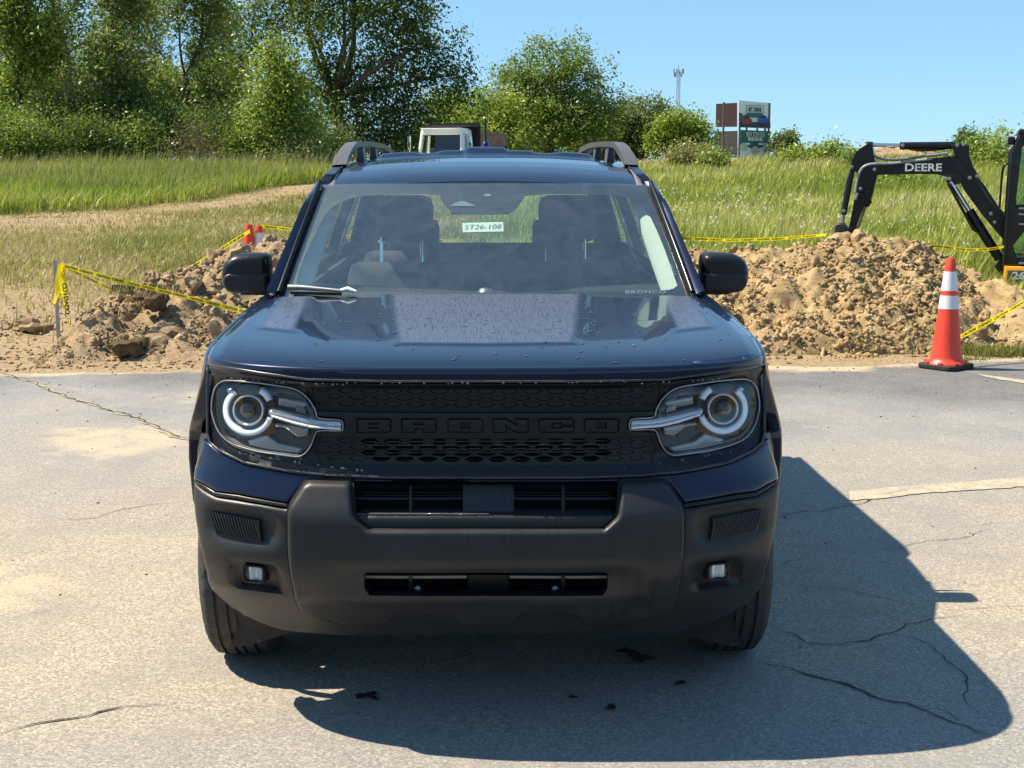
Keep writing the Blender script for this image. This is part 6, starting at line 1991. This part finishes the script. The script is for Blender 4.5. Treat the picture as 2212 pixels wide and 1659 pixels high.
# ================================================================== DUMP TRUCK
MAT['truck_white'] = plain('truck_white', (.84, .84, .82), .35, var=.05, coat=.4); MAT['rust'] = plain('rust', (.23, .14, .095), .85, var=.35, vscale=3)
MAT['bed_dark'] = plain('bed_dark', (.030, .024, .026), .7, var=.3)
def truck():
    Y = 56.; x = at(962, 300, Y)[0]; z0 = float(rise(x, Y))
    zc = at(960, 277, Y)[1] - z0
    t = empty('dump_truck', (x, Y, z0), -R(18)); tag(t, 'white-cabbed dump truck with a rusty tipping body, seen above the car roof', 'truck')
    H = zc
    m = MB()
    pr_ = [(-.95, 1.25), (.95, 1.25), (1.0, 1.6), (.93, H - .12), (.82, H), (-.82, H), (-.93, H - .12), (-1.0, 1.6)]
    ws_ = [(-.86, 1.72), (.86, 1.72), (.80, H - .28), (-.80, H - .28)]
    sheet('cab_front', pr_, [ws_], .12, lambda a, b, p: (a, -.75 + p + .22 * max(0, b - 1.6) + .06 * (a / .9) ** 2, b), 'truck_white', t, rnd=.05, rim=.15, smooth=60)
    sheet('windscreen', inset(ws_, -.01), [], .3, lambda a, b, p: (a, -.72 + .22 * max(0, b - 1.6) + .06 * (a / .9) ** 2, b), 'glass', t, rim=0)
    for sg in (-1, 1):
        sheet('cab_side', [(-.68, 1.25), (.75, 1.25), (.75, H - .05), (-.42, H - .05)], [[(-.48, 1.75), (.45, 1.75), (.45, H - .30), (-.28, H - .30)]], .3, lambda a, b, p: (sg * (1.0 - .10 * max(0, b - 1.7) - p), a, b), 'truck_white', t, rnd=.04, rim=.08, smooth=60)
        sheet('side_window', [(-.49, 1.74), (.46, 1.74), (.46, H - .29), (-.29, H - .29)], [], .3, lambda a, b, p: (sg * (.97 - .10 * max(0, b - 1.7)), a, b), 'glass', t, rim=0)
        mm = MB(); mm.box((sg * 1.33, -.70, 2.15), (.13, .10, .55), bev=.03); mm.tube([(sg * .95, -.6, 2.50), (sg * 1.33, -.70, 2.50), (sg * 1.33, -.70, 1.75), (sg * .98, -.6, 1.72)], .018, 6)
        mm.build('side_mirror', 'chrome', t, smooth=50)
    m = MB(); m.box((0, 0, H - .04), (1.7, 1.35, .07), bev=.03); m.build('cab_roof', 'truck_white', t, smooth=50)
    m = MB(); m.box((0, .72, (H + 1.25) / 2), (1.86, .04, H - 1.30)); m.build('cab_back', 'trim_dark', t)
    m = MB(); m.box((0, .30, 1.5), (1.5, .5, .9), bev=.08); m.box((0, -.45, 1.62), (1.7, .35, .12), bev=.04); m.build('cab_seats', 'trim_dark', t, smooth=50)
    m = MB()
    m.box((0, -1.55, 1.20), (1.5, 1.55, .95), bev=.16); m.box((0, -1.6, .72), (1.9, 1.3, .25), bev=.06); m.build('truck_bonnet', 'truck_white', t, smooth=50)
    m = MB(); m.box((0, -2.36, 1.15), (1.15, .05, .7)); m.build('truck_grille', 'dull_metal', t)
    m = MB(); m.box((0, -2.45, .62), (2.2, .12, .28), bev=.03); m.build('truck_bumper', 'dull_metal', t, smooth=40)
    m = MB(); m.box((0, 2.2, .85), (.9, 7.5, .25)); m.build('chassis', 'bed_dark', t)
    # tipping body: dark headboard with a canopy lip, rusty sides with ribs
    m = MB(); m.box((0, 1.15, 2.05), (2.3, .08, 1.9)); m.box((0, .78, H + .10), (2.25, .80, .08)); m.build('headboard', 'bed_dark', t)
    m = MB(); 
    for sg in (-1, 1):
        m.box((sg * 1.12, 3.1, 2.0), (.07, 3.8, 1.25))
    m.box((0, 5.03, 1.9), (2.3, .07, 1.1)); m.box((0, 3.1, 1.22), (2.2, 3.8, .08)); m.build('tipping_body', 'rust', t)
    m = MB()
    for sg in (-1, 1):
        for k in range(7): m.box((sg * 1.19, 1.45 + k * .54, 1.72), (.08, .20, .70))
    m.build('body_ribs', 'bed_dark', t)
    for yy_ in (-1.55, 3.6, 4.8):
        for sg in (-1, 1):
            w = MB(); w.lathe([(.28, -.14), (.46, -.15), (.50, -.10), (.50, .10), (.46, .15), (.28, .14), (.26, 0)], 20, 'X', (sg * .98, yy_, .5), closed=True); w.build('tyre', 'rubber', t, smooth=40)
            w = MB(); w.lathe([(.0001, .06 * sg), (.1, .08 * sg), (.27, .02 * sg)], 16, 'X', (sg * .98, yy_, .5)); w.build('wheel_hub', 'dull_metal', t, smooth=40)
truck()
# ================================================================== DIGGER
MAT['digger_black'] = plain('digger_black', (.008, .0085, .010), .27, var=.2, spec=.4)
MAT['digger_worn'] = plain('digger_worn', (.05, .046, .042), .6, .2, var=.4, vscale=5)
MAT['digger_yellow'] = plain('digger_yellow', (.78, .36, .012), .4, coat=.3)
MAT['hose'] = plain('hose', (.055, .056, .058), .4)
MAT['hose_grey'] = plain('hose_grey', (.30, .31, .32), .35)
MAT['white_decal'] = plain('white_decal', (.8, .8, .78), .5)
MAT['muddy_steel'] = plain('muddy_steel', (.20, .15, .10), .85, var=.35, vscale=7)
MAT['green_glass'] = thin_glass('green_glass', (.50, .72, .62), 1.0, .06)
def digger():
    Y = 14.4
    g = empty('digger', (at(2215, 660, Y)[0], Y, -.05)); tag(g, 'black and yellow compact digger with its boom reaching left over the dirt heap', 'digger')
    g.rotation_euler = (0, 0, -R(19))
    er, en = (math.cos(-R(19)), math.sin(-R(19))), (-math.sin(-R(19)), math.cos(-R(19)))
    def q(px, py, y=0.0):                       # survey crop -> local x, z on the machine's own side plane
        d = ray(1620 + .358 * px, 216 + .358 * py)
        ox, oy = CAM[0] - g.location.x, CAM[1] - g.location.y
        t = (y - (ox * en[0] + oy * en[1])) / (d[0] * en[0] + d[1] * en[1])
        return (ox + t * d[0]) * er[0] + (oy + t * d[1]) * er[1], CAM[2] + t * d[2] - g.location.z
    def plate(name, poly, y0, y1, mat, bevel=.006, sm=40, par=g):
        P = [q(a, b) for a, b in poly]
        m = MB(); m.prism(P, lambda a, b, d: (a, d, b), y0, y1)
        return m.build(name, mat, par, smooth=sm, bevel=bevel)
    def rod(name, pts, r, mat, y=0.0, par=g, n=10):
        m = MB(); m.tube([(q(a, b)[0], y, q(a, b)[1]) for a, b in pts], r, n); return m.build(name, mat, par, smooth=60)
    boom = plate('boom', [(742, 405), (765, 390), (900, 378), (1100, 352), (1245, 336), (1275, 345), (1300, 372), (1420, 520), (1530, 690), (1570, 770), (1570, 870), (1530, 845), (1400, 690), (1290, 540), (1272, 495), (1215, 470), (1130, 448), (980, 447), (770, 452), (745, 440)], -.10, .10, 'digger_black')
    for (a, b, c, d) in (((880, 383), (1240, 341), (1238, 346), (880, 389)),):
        pass
    text_obj('boom_lettering', 'DEERE', .138, 'white_decal', boom, (q(1047, 409)[0], -.118, q(1047, 409)[1]), (R(90), 0, 0), sx=1.20, bold=.003)
    plate('boom_bracket', [(1215, 270), (1290, 262), (1325, 275), (1322, 330), (1345, 400), (1390, 470), (1340, 470), (1290, 370), (1235, 335)], -.12, .12, 'digger_black', par=boom)
    plate('cylinder_lug', [(1165, 470), (1210, 455), (1280, 440), (1285, 500), (1240, 510), (1200, 510)], -.13, .13, 'digger_black', par=boom)
    # stick with its top horn
    stick = plate('stick', [(700, 268), (716, 258), (738, 272), (746, 300), (752, 350), (772, 400), (770, 455), (745, 560), (722, 640), (700, 650), (620, 868), (585, 850), (640, 560), (655, 440), (612, 420), (615, 370), (645, 310)], -.085, .085, 'digger_black')
    plate('stick_underside', [(705, 640), (690, 640), (606, 868), (622, 870)], -.087, .087, 'muddy_steel', par=stick)
    plate('side_bracket', [(672, 560), (730, 545), (738, 620), (715, 635), (690, 620)], -.14, .02, 'digger_black', par=stick)
    rod('arm_cylinder', [(905, 277), (1240, 274)], .050, 'digger_black', 0, g)
    rod('arm_rod', [(738, 271), (905, 274)], .026, 'chrome', 0, g)
    rod('rod_eye', [(700, 272), (742, 272)], .045, 'digger_black')
    rod('bucket_cylinder', [(622, 410), (600, 500), (566, 690)], [.030, .044, .040], 'digger_black', -.03)
    rod('bucket_rod', [(568, 680), (558, 760)], .022, 'dull_metal', -.03)
    rod('boom_cylinder', [(1322, 665), (1420, 820), (1505, 955)], .062, 'digger_black', -.14)
    rod('boom_rod', [(1212, 492), (1324, 668)], .033, 'chrome', -.14)
    plate('cylinder_guard', [(1186, 500), (1212, 508), (1372, 800), (1340, 782)], -.21, -.16, 'digger_black')
    # hoses
    for pts, r in (([(640, 555), (650, 480), (672, 415), (715, 388), (780, 384), (860, 384), (960, 372), (1100, 356)], .018), ([(738, 330), (770, 350), (830, 362), (900, 362), (1000, 348), (1130, 322), (1200, 318)], .015), ([(960, 296), (1040, 305), (1120, 300), (1210, 288)], .016),
                   ([(1300, 350), (1350, 440), (1440, 600), (1545, 700)], .018), ([(1330, 430), (1420, 590), (1520, 720)], .016)):
        P = chaikin(pts, 2, closed=False); rod('hose', P, r, 'hose_grey' if pts[0] == (640, 555) or pts[0] == (738, 330) else 'hose', -.09 if r > .016 else .05)
    for pts in ([(1062, 338), (1195, 322)], [(765, 384), (830, 386)], [(905, 356), (968, 350)], [(640, 600), (655, 560)]):
        rod('hose_clamp', pts, .021, 'dull_metal', -.10)
    m = MB()
    for a, b in ((1185, 475), (1206, 476), (757, 420), (925, 275), (1252, 275), (1290, 270), (1328, 470), (1372, 460), (1320, 685), (1455, 685), (1420, 830), (1478, 735), (672, 535), (620, 405), (570, 668)):
        x, z = q(a, b); m.lathe([(.0001, -.165), (.022, -.160), (.026, -.13), (.026, .10)], 12, 'Y', (x, 0, z))
    m.build('pins', 'dull_metal', g, smooth=40)['kind'] = 'stuff'
    # bucket, half seen over the heap
    bk_ = MB()
    P = [q(a, b) for a, b in [(520, 745), (560, 738), (590, 775), (606, 830), (600, 880), (560, 900), (522, 880), (512, 810)]]
    bk_.prism(P, lambda a, b, d: (a, d, b), -.24, .24)
    bk_.build('bucket', 'digger_worn', g, smooth=35, bevel=.02)
    # cab
    cx0 = q(1550, 600, -.62)[0]; zt = q(1600, 186, -.62)[1]; zb = q(1560, 1000, -.62)[1]
    W = 1.10
    frame = [(cx0, zb), (cx0 + .0, zb + .5), (cx0 + .02, zt - .28), (cx0 + .10, zt - .06), (cx0 + .20, zt), (cx0 + W, zt), (cx0 + W + .1, zt - .1), (cx0 + W + .1, zb)]
    win1 = [(cx0 + .125, q(1600, 645, -.62)[1]), (cx0 + .11, q(1600, 600, -.62)[1]), (cx0 + .145, q(1600, 290, -.62)[1]), (cx0 + .22, q(1600, 245, -.62)[1]), (cx0 + .62, q(1600, 245, -.62)[1]), (cx0 + .62, q(1600, 645, -.62)[1])]
    win2 = [(cx0 + .10, q(1600, 880, -.62)[1]), (cx0 + .22, q(1600, 800, -.62)[1]), (cx0 + .62, q(1600, 800, -.62)[1]), (cx0 + .62, q(1600, 955, -.62)[1]), (cx0 + .16, q(1600, 955, -.62)[1])]
    win3 = [(cx0 + .70, q(1600, 645, -.62)[1]), (cx0 + .70, q(1600, 245, -.62)[1]), (cx0 + 1.08, q(1600, 245, -.62)[1]), (cx0 + 1.08, q(1600, 645, -.62)[1])]
    for sgn, yy_ in ((-1, -.62), (1, .48)):
        c = sheet('cab_side', frame, [win1, win2, win3], .12, lambda a, b, p: (a, yy_ - sgn * (-p) * -1 if False else yy_ + (p if sgn < 0 else -p), b), 'digger_black', g, rnd=.02, rim=.06, smooth=50)
        for wv in (win1, win2, win3):
            sheet('cab_window', inset(wv, -.01), [], .2, lambda a, b, p: (a, yy_ + (.02 if sgn < 0 else -.02), b), 'green_glass', c, rim=0)
    m = MB(); m.box((cx0 + .62, -.07, zt - .02), (1.05, 1.12, .08), bev=.03); m.build('cab_roof', 'digger_black', g, smooth=50)
    m = MB()
    for yy_ in (-.57, .43): m.tube([(cx0 + .03, yy_, zb), (cx0 + .05, yy_, zt - .25), (cx0 + .2, yy_, zt - .03)], .04, 8)
    m.box((cx0 + 1.12, -.07, (zb + zt) / 2), (.06, 1.0, zt - zb - .1)); m.build('cab_posts', 'digger_black', g, smooth=50)
    m = MB(); m.box((cx0 + .75, -.07, zb + .38), (.45, .45, .12), bev=.04); m.box((cx0 + .95, -.07, zb + .75), (.12, .45, .75), bev=.05); m.tube([(cx0 + .40, -.07, zb + .1), (cx0 + .36, -.07, zb + .75)], .03, 8)
    m.build('operator_seat', 'trim_dark', g, smooth=50)
    m = MB(); m.box((cx0 + .02, -.45, zt - .12), (.09, .09, .10), bev=.02); m.build('work_lamp', 'digger_black', g, smooth=50)
    m = MB(); m.lathe([(.0001, -.05), (.035, -.05), (.035, -.03)], 14, 'X', (cx0 + .02, -.45, zt - .12)); m.build('lamp_glass', 'lamp_clear', g, smooth=50)
    gr = [q(1506, 650, -.5), q(1512, 560, -.5), q(1525, 410, -.5), q(1545, 385, -.5), q(1585, 382, -.5)]
    m = MB(); m.tube([(a, -.50, b) for a, b in chaikin(gr, 2, closed=False)], .014, 8); m.build('grab_rail', 'digger_black', g, smooth=60)
    m = MB()
    for a, b in ((1640, 655), (1640, 750), (1640, 690), (1640, 985)): m.box((q(a, b, -.64)[0], -.64, q(a, b, -.64)[1]), (.07, .04, .022), bev=.006)
    m.build('door_hinges', 'dull_metal', g, smooth=40)
    # body with yellow skirt and number plate
    y0z, y1z = q(1535, 1132, -.72)[1], q(1535, 1005, -.72)[1]; sx0 = q(1535, 1060, -.72)[0]
    hd = MB(); hd.box((sx0 + .78, -.05, (y0z + y1z) / 2), (1.56, 1.34, y1z - y0z), bev=.03); body = hd.build('skirt', 'digger_yellow', g, smooth=50)
    dz0, dz1 = q(1560, 1098, -.72)[1], q(1560, 1028, -.72)[1]
    hd = MB(); hd.box((q(1558, 1060, -.72)[0] + .45, -.725, (dz0 + dz1) / 2), (.92, .012, dz1 - dz0)); hd.build('number_panel', 'lamp_dark', body)
    text_obj('number_lettering', '26G', .125, 'white_decal', body, (q(1571, 1058, -.72)[0] + .155, -.736, q(1610, 1061, -.72)[1]), (R(90), 0, 0), sx=1.25, bold=.004)
    hd = MB(); hd.box((q(1500, 1000)[0] + .26, -.05, q(1500, 1000)[1] + .02), (.45, .4, .22), bev=.03); hd.prism([q(1475, 1000), q(1540, 905), q(1555, 905), q(1555, 1060), q(1520, 1060)], lambda a, b, d: (a, d, b), -.18, .14); hd.build('swing_post', 'digger_black', g, smooth=40)
    m = MB(); m.lathe([(.0001, 0), (.38, 0), (.38, -.18), (.0001, -.18)], 24, c=(q(1535, 1000)[0] + .75, 0, y0z + .02)); m.build('turntable', 'digger_worn', g, smooth=40)
    # crawler tracks with lugs
    for yy_ in (-.56, .46):
        xa = q(1440, 1200, -.6)[0]; zt2 = q(1500, 1178, -.6)[1]; zb2 = max(.0, zt2 - .42); zm = (zt2 + zb2) / 2; rr = (zt2 - zb2) / 2
        path = []
        L = 1.55
        for k in range(12): a = math.pi / 2 + math.pi * k / 11; path.append((xa + rr + rr * math.cos(a), zm + rr * math.sin(a)))
        for k in range(12): a = -math.pi / 2 + math.pi * k / 11; path.append((xa + rr + L + rr * math.cos(a), zm + rr * math.sin(a)))
        m = MB(); m.prism(path, lambda a, b, d: (a, d, b), yy_ - .13, yy_ + .13); tr = m.build('track', 'rubber', g, smooth=50)
        d = densify(path, .085); m = MB()
        for i, (a, b) in enumerate(d):
            a2, b2 = d[(i + 1) % len(d)]; an_ = math.atan2(b2 - b, a2 - a)
            m.box((a, yy_, b), (.045, .27, .045), Matrix.Rotation(-an_, 3, 'Y'))
        m.build('track_lugs', 'rubber', tr)['kind'] = 'stuff'
    m = MB(); m.box((q(1405, 1200)[0] - .02, -.05, q(1500, 1240)[1]), (.05, 1.3, .24), bev=.015); m.build('dozer_blade', 'digger_worn', g, smooth=40)
digger()

# ================================================================== CONES
MAT['cone_orange'] = plain('cone_orange', (.78, .060, .030), .42, var=.05, vscale=4)
MAT['cone_white'] = plain('cone_white', (.72, .72, .74), .3, var=.08, vscale=7)
n = NT('cone_scuffed'); f = n.noise(5, 6, .7); g_ = n.noise(30, 4, .7)
k_ = n.math('MULTIPLY', n.ramp(f, [(.55, 0.), (.75, 1.)]), n.ramp(g_, [(.45, 0.), (.65, .8)]))
n.set(color=n.mix(k_, (.78, .060, .030), (.42, .08, .05)), rough=.42); MAT['cone_scuffed'] = n.m
MAT['cone_base'] = plain('cone_base', (.016, .016, .016), .7, var=.3, vscale=12)
def cone(x, y, z, H, rb, rt, bands, label, rz=.7, base=.345, group=None, body='cone_scuffed', tilt=0):
    c = empty('traffic_cone', (x, y, z), rz); tag(c, label, 'traffic cone', group)
    c.rotation_euler = (tilt, 0, rz)
    h0 = .045
    rad = lambda h: rb + (rt - rb) * (h - h0) / (H - h0)
    m = MB(); m.lathe([(rb * 1.28, h0 - .004), (rb * 1.22, h0 + .012), (rb * 1.04, h0 + .025), (rb, h0 + .05)] + [(rad(h), h) for h in np.linspace(h0 + .1, H - .012, 10)] + [(rt - .004, H), (rt - .010, H), (rt - .012, H - .12)], 36)
    m.build('cone_body', body, c, smooth=50)
    for a, b, mat in bands:
        m = MB(); m.lathe([(rad(h) + .0022, h) for h in np.linspace(a, b, 5)], 36); m.build('reflective_band', mat, c, smooth=60)
    if base:
        s = base / 2; k = s * .80
        pl = [(-s, -k), (-k, -s), (k, -s), (s, -k), (s, k), (k, s), (-k, s), (-s, k)]
        m = MB(); m.prism(pl, lambda a, b, d: (a, b, d), 0.0, h0 - .006); m.build('cone_foot', 'cone_base', c, smooth=30, bevel=.008)
        m = MB()
        for a in range(8): m.box((rb * 1.2 * math.cos(a * .785 + .3), rb * 1.2 * math.sin(a * .785 + .3), h0 + .006), (.05, .03, .016), Matrix.Rotation(a * .785 + .3, 3, 'Z'))
        m.build('foot_lugs', body, c, smooth=30)
    return c
cx, cy = on_z(2043, 795.5)
_, ztop = at(2053, 559, cy)
zz_ = lambda v: at(2053, v, cy - .03)[1]
cone(cx, cy, .004, ztop, .128, .037, [(zz_(629), zz_(587.5), 'cone_white'), (zz_(668), zz_(639), 'cone_white')], 'tall orange traffic cone with two white bands on the asphalt before the right heap', R(38))
y = 12.9
for u, v, bands, lb, tl in ((537, 484.5, 0, 'orange traffic cone half hidden behind the left heap, plain orange top', .05), (559.5, 487.5, 1, 'traffic cone with a white band behind the left heap, right of the plain orange one', 0)):
    x, z = at(u, v, y); z0 = float(rough_ground(np.array([x]), np.array([y]))[0])
    cone(x, y, z0, z - z0, .12, .036 if bands else .042, [(z - z0 - .30, z - z0 - .08, 'cone_white')] if bands else [], lb, .3, body='cone_orange', tilt=tl)

# ================================================================== STAKE AND TAPE
n = NT('tape_yellow'); n.set(color=(.85, .70, .015), rough=.35)
tl_ = n.node('ShaderNodeBsdfTranslucent'); tl_.inputs['Color'].default_value = (.90, .76, .02, 1)
mx_ = n.node('ShaderNodeMixShader'); mx_.inputs[0].default_value = .5
n.link(n.b.outputs[0], mx_.inputs[1]); n.link(tl_.outputs[0], mx_.inputs[2]); n.link(mx_.outputs[0], n.out.inputs['Surface']); MAT['tape_yellow'] = n.m
MAT['tape_ink'] = plain('tape_ink', (.02, .018, .01), .6)
MAT['stake_steel'] = plain('stake_steel', (.34, .35, .36), .5, .5, var=.2)
def spot(u, v, D): x, z = at(u, v, D - 3.91); return Vector((x, D - 3.91, z))
sb = spot(128, 748, 12.97)
m = MB(); m.prism([(-.016, -.010), (.016, -.010), (.016, .0), (.004, .003), (.004, .012), (-.004, .012), (-.004, .003), (-.016, 0)], lambda a, b, d: (a, b, d), -.15, spot(128, 563, 12.97).z - sb.z)
stake = m.build('metal_stake', 'stake_steel', None); stake.location = sb
tag(stake, 'thin grey steel fence stake standing left of the left heap', 'stake')
def tape(label, pts, w=.030, sag=0.0, twist=2.0, words=True, seed=0, name='caution_tape', tw0=0.0):
    """plastic barrier tape: a thin twisting ribbon with black print"""
    P = [spot(*p) if not isinstance(p, Vector) else p for p in pts]
    Q = []
    for a, b in zip(P[:-1], P[1:]):
        k = max(3, int((b - a).length / .06))
        for j in range(k):
            t = j / k; q_ = a.lerp(b, t); q_.z -= sag * 4 * t * (1 - t); Q.append(q_)
    Q.append(P[-1])
    L = [0.0]
    for a, b in zip(Q[:-1], Q[1:]): L.append(L[-1] + (b - a).length)
    def half(i):
        s = L[i]
        ang = tw0 + twist * (mnoise.noise(Vector((s * .55, seed * 3.3, 0))) + .5 * mnoise.noise(Vector((s * 1.7, seed, 5))))
        d = (Q[min(i + 1, len(Q) - 1)] - Q[max(i - 1, 0)]).normalized()
        up = Vector((0, 0, 1)); up = (up - d * up.dot(d)).normalized(); sd_ = d.cross(up)
        return (up * math.cos(ang) + sd_ * math.sin(ang)) * w, d
    HV = [half(i)[0] for i in range(len(Q))]
    m = MB()
    th = .0012
    vs, fs = [], []
    for q_, h in zip(Q, HV): vs += [q_ - h, q_ + h]
    for i in range(len(Q) - 1): fs.append((2 * i, 2 * i + 1, 2 * i + 3, 2 * i + 2))
    m.add(vs, fs)
    o = m.build(name, 'tape_yellow', None, smooth=180)
    tag(o, label, 'barrier tape')
    if words:
        # print: CAUTION / CUIDADO repeated along the ribbon, on both faces
        me = text_mesh('CAUTION  CUIDADO  ', w * 1.5, spacing=1.1, bold=.0015)
        tv = np.array([v.co[:] for v in me.vertices]); tf = [tuple(p.vertices) for p in me.polygons]
        wl = tv[:, 0].max() - tv[:, 0].min(); tv[:, 0] -= tv[:, 0].min()
        m = MB(); LL = np.array(L); s0 = .05
        while s0 + wl < L[-1]:
            for sg in (-1, 1):
                vv = []
                for x_, y_, _ in tv:
                    s = s0 + x_; i = min(max(int(np.searchsorted(LL, s)) - 1, 0), len(Q) - 2)
                    t = (s - L[i]) / max(1e-6, L[i + 1] - L[i]); c = Q[i].lerp(Q[i + 1], t); h = HV[i].lerp(HV[i + 1], t)
                    d = (Q[i + 1] - Q[i]).normalized(); nn = d.cross(h).normalized()
                    vv.append(c + h * (y_ / w) + nn * sg * .002)
                m.add(vv, tf)
            s0 += wl + .04
        if m.v: m.build('tape_print', 'tape_ink', o)['kind'] = 'stuff'
        bpy.data.meshes.remove(me)
    return o
tape('yellow caution tape from the stake slanting across the front of the left heap', [(130, 572, 12.95), (240, 602, 12.7), (340, 626, 12.4), (430, 648, 12.15), (530, 674, 11.9), (640, 720, 11.5)], .021, 0, 2.3, seed=1)
tape('yellow caution tape from the stake dropping behind the left heap', [(132, 574, 12.96), (200, 606, 13.1), (285, 646, 13.25), (300, 660, 13.3)], .020, 0, 2.0, seed=2)
tape('yellow caution tape rising from the left heap to the two cones', [(400, 585, 14.1), (456, 552, 14.8), (500, 524, 15.8), (540, 499, 16.7)], .022, 0, 1.2, seed=3)
tape('yellow caution tape running right from the two cones behind the car', [(563, 488, 16.8), (640, 497, 16.8), (720, 508, 16.8), (860, 522, 16.8), (1000, 520, 16.8)], .020, 0, 1.3, seed=4)
tape('yellow caution tape behind the right heap between the car and the digger bucket', [(1290, 505, 16.9), (1400, 511, 16.9), (1480, 515, 16.9), (1580, 519, 16.9), (1680, 516, 16.9), (1785, 507, 16.9)], .021, .0, 1.3, seed=5)
tape('yellow caution tape behind the digger stick, sagging to the cab', [(1855, 512, 17.6), (1930, 519, 17.7), (2010, 530, 17.8), (2090, 540, 17.9), (2140, 538, 18.0), (2185, 530, 18.0)], .018, 0, 1.3, seed=6)
tape('yellow caution tape rising from the cone to the right picture edge', [(2070, 730, 11.6), (2100, 714, 11.7), (2160, 682, 11.9), (2225, 645, 12.1), (2300, 600, 12.4)], .025, 0, 1.0, seed=7, tw0=.5)
tape('loose doubled tape tail hanging on the left of the stake', [(133, 573, 12.93), (126, 600, 12.92), (124, 630, 12.91), (116, 656, 12.90)], .034, 0, 1.2, False, 8, 'tape_tail', .7)
tape('knotted tape bundle hanging in the middle of the stake', [(134, 574, 12.92), (136, 592, 12.90), (130, 615, 12.90), (126, 640, 12.9)], .026, 0, 2.2, False, 9, 'tape_tail', .9)
o = tape('tape tail with readable black print hanging right of the stake', [(131, 580, 12.91), (136, 610, 12.88), (139, 640, 12.87), (148, 672, 12.87)], .036, 0, .3, False, 10, 'tape_tail', 1.5)
p = spot(142, 645, 12.84)
for k, ch in enumerate('CUIDADO'):
    text_obj('letter', ch, .058, 'tape_ink', o, (p.x + .012 * (k - 3) * .21, p.y, p.z - .040 * (k - 3)), (R(90), R(78), 0), bold=.002)
tape('thin tape end reaching the ground right of the stake', [(138, 630, 12.88), (141, 660, 12.86), (144, 685, 12.86), (152, 712, 12.84)], .018, 0, 1.0, False, 11, 'tape_tail', .9)
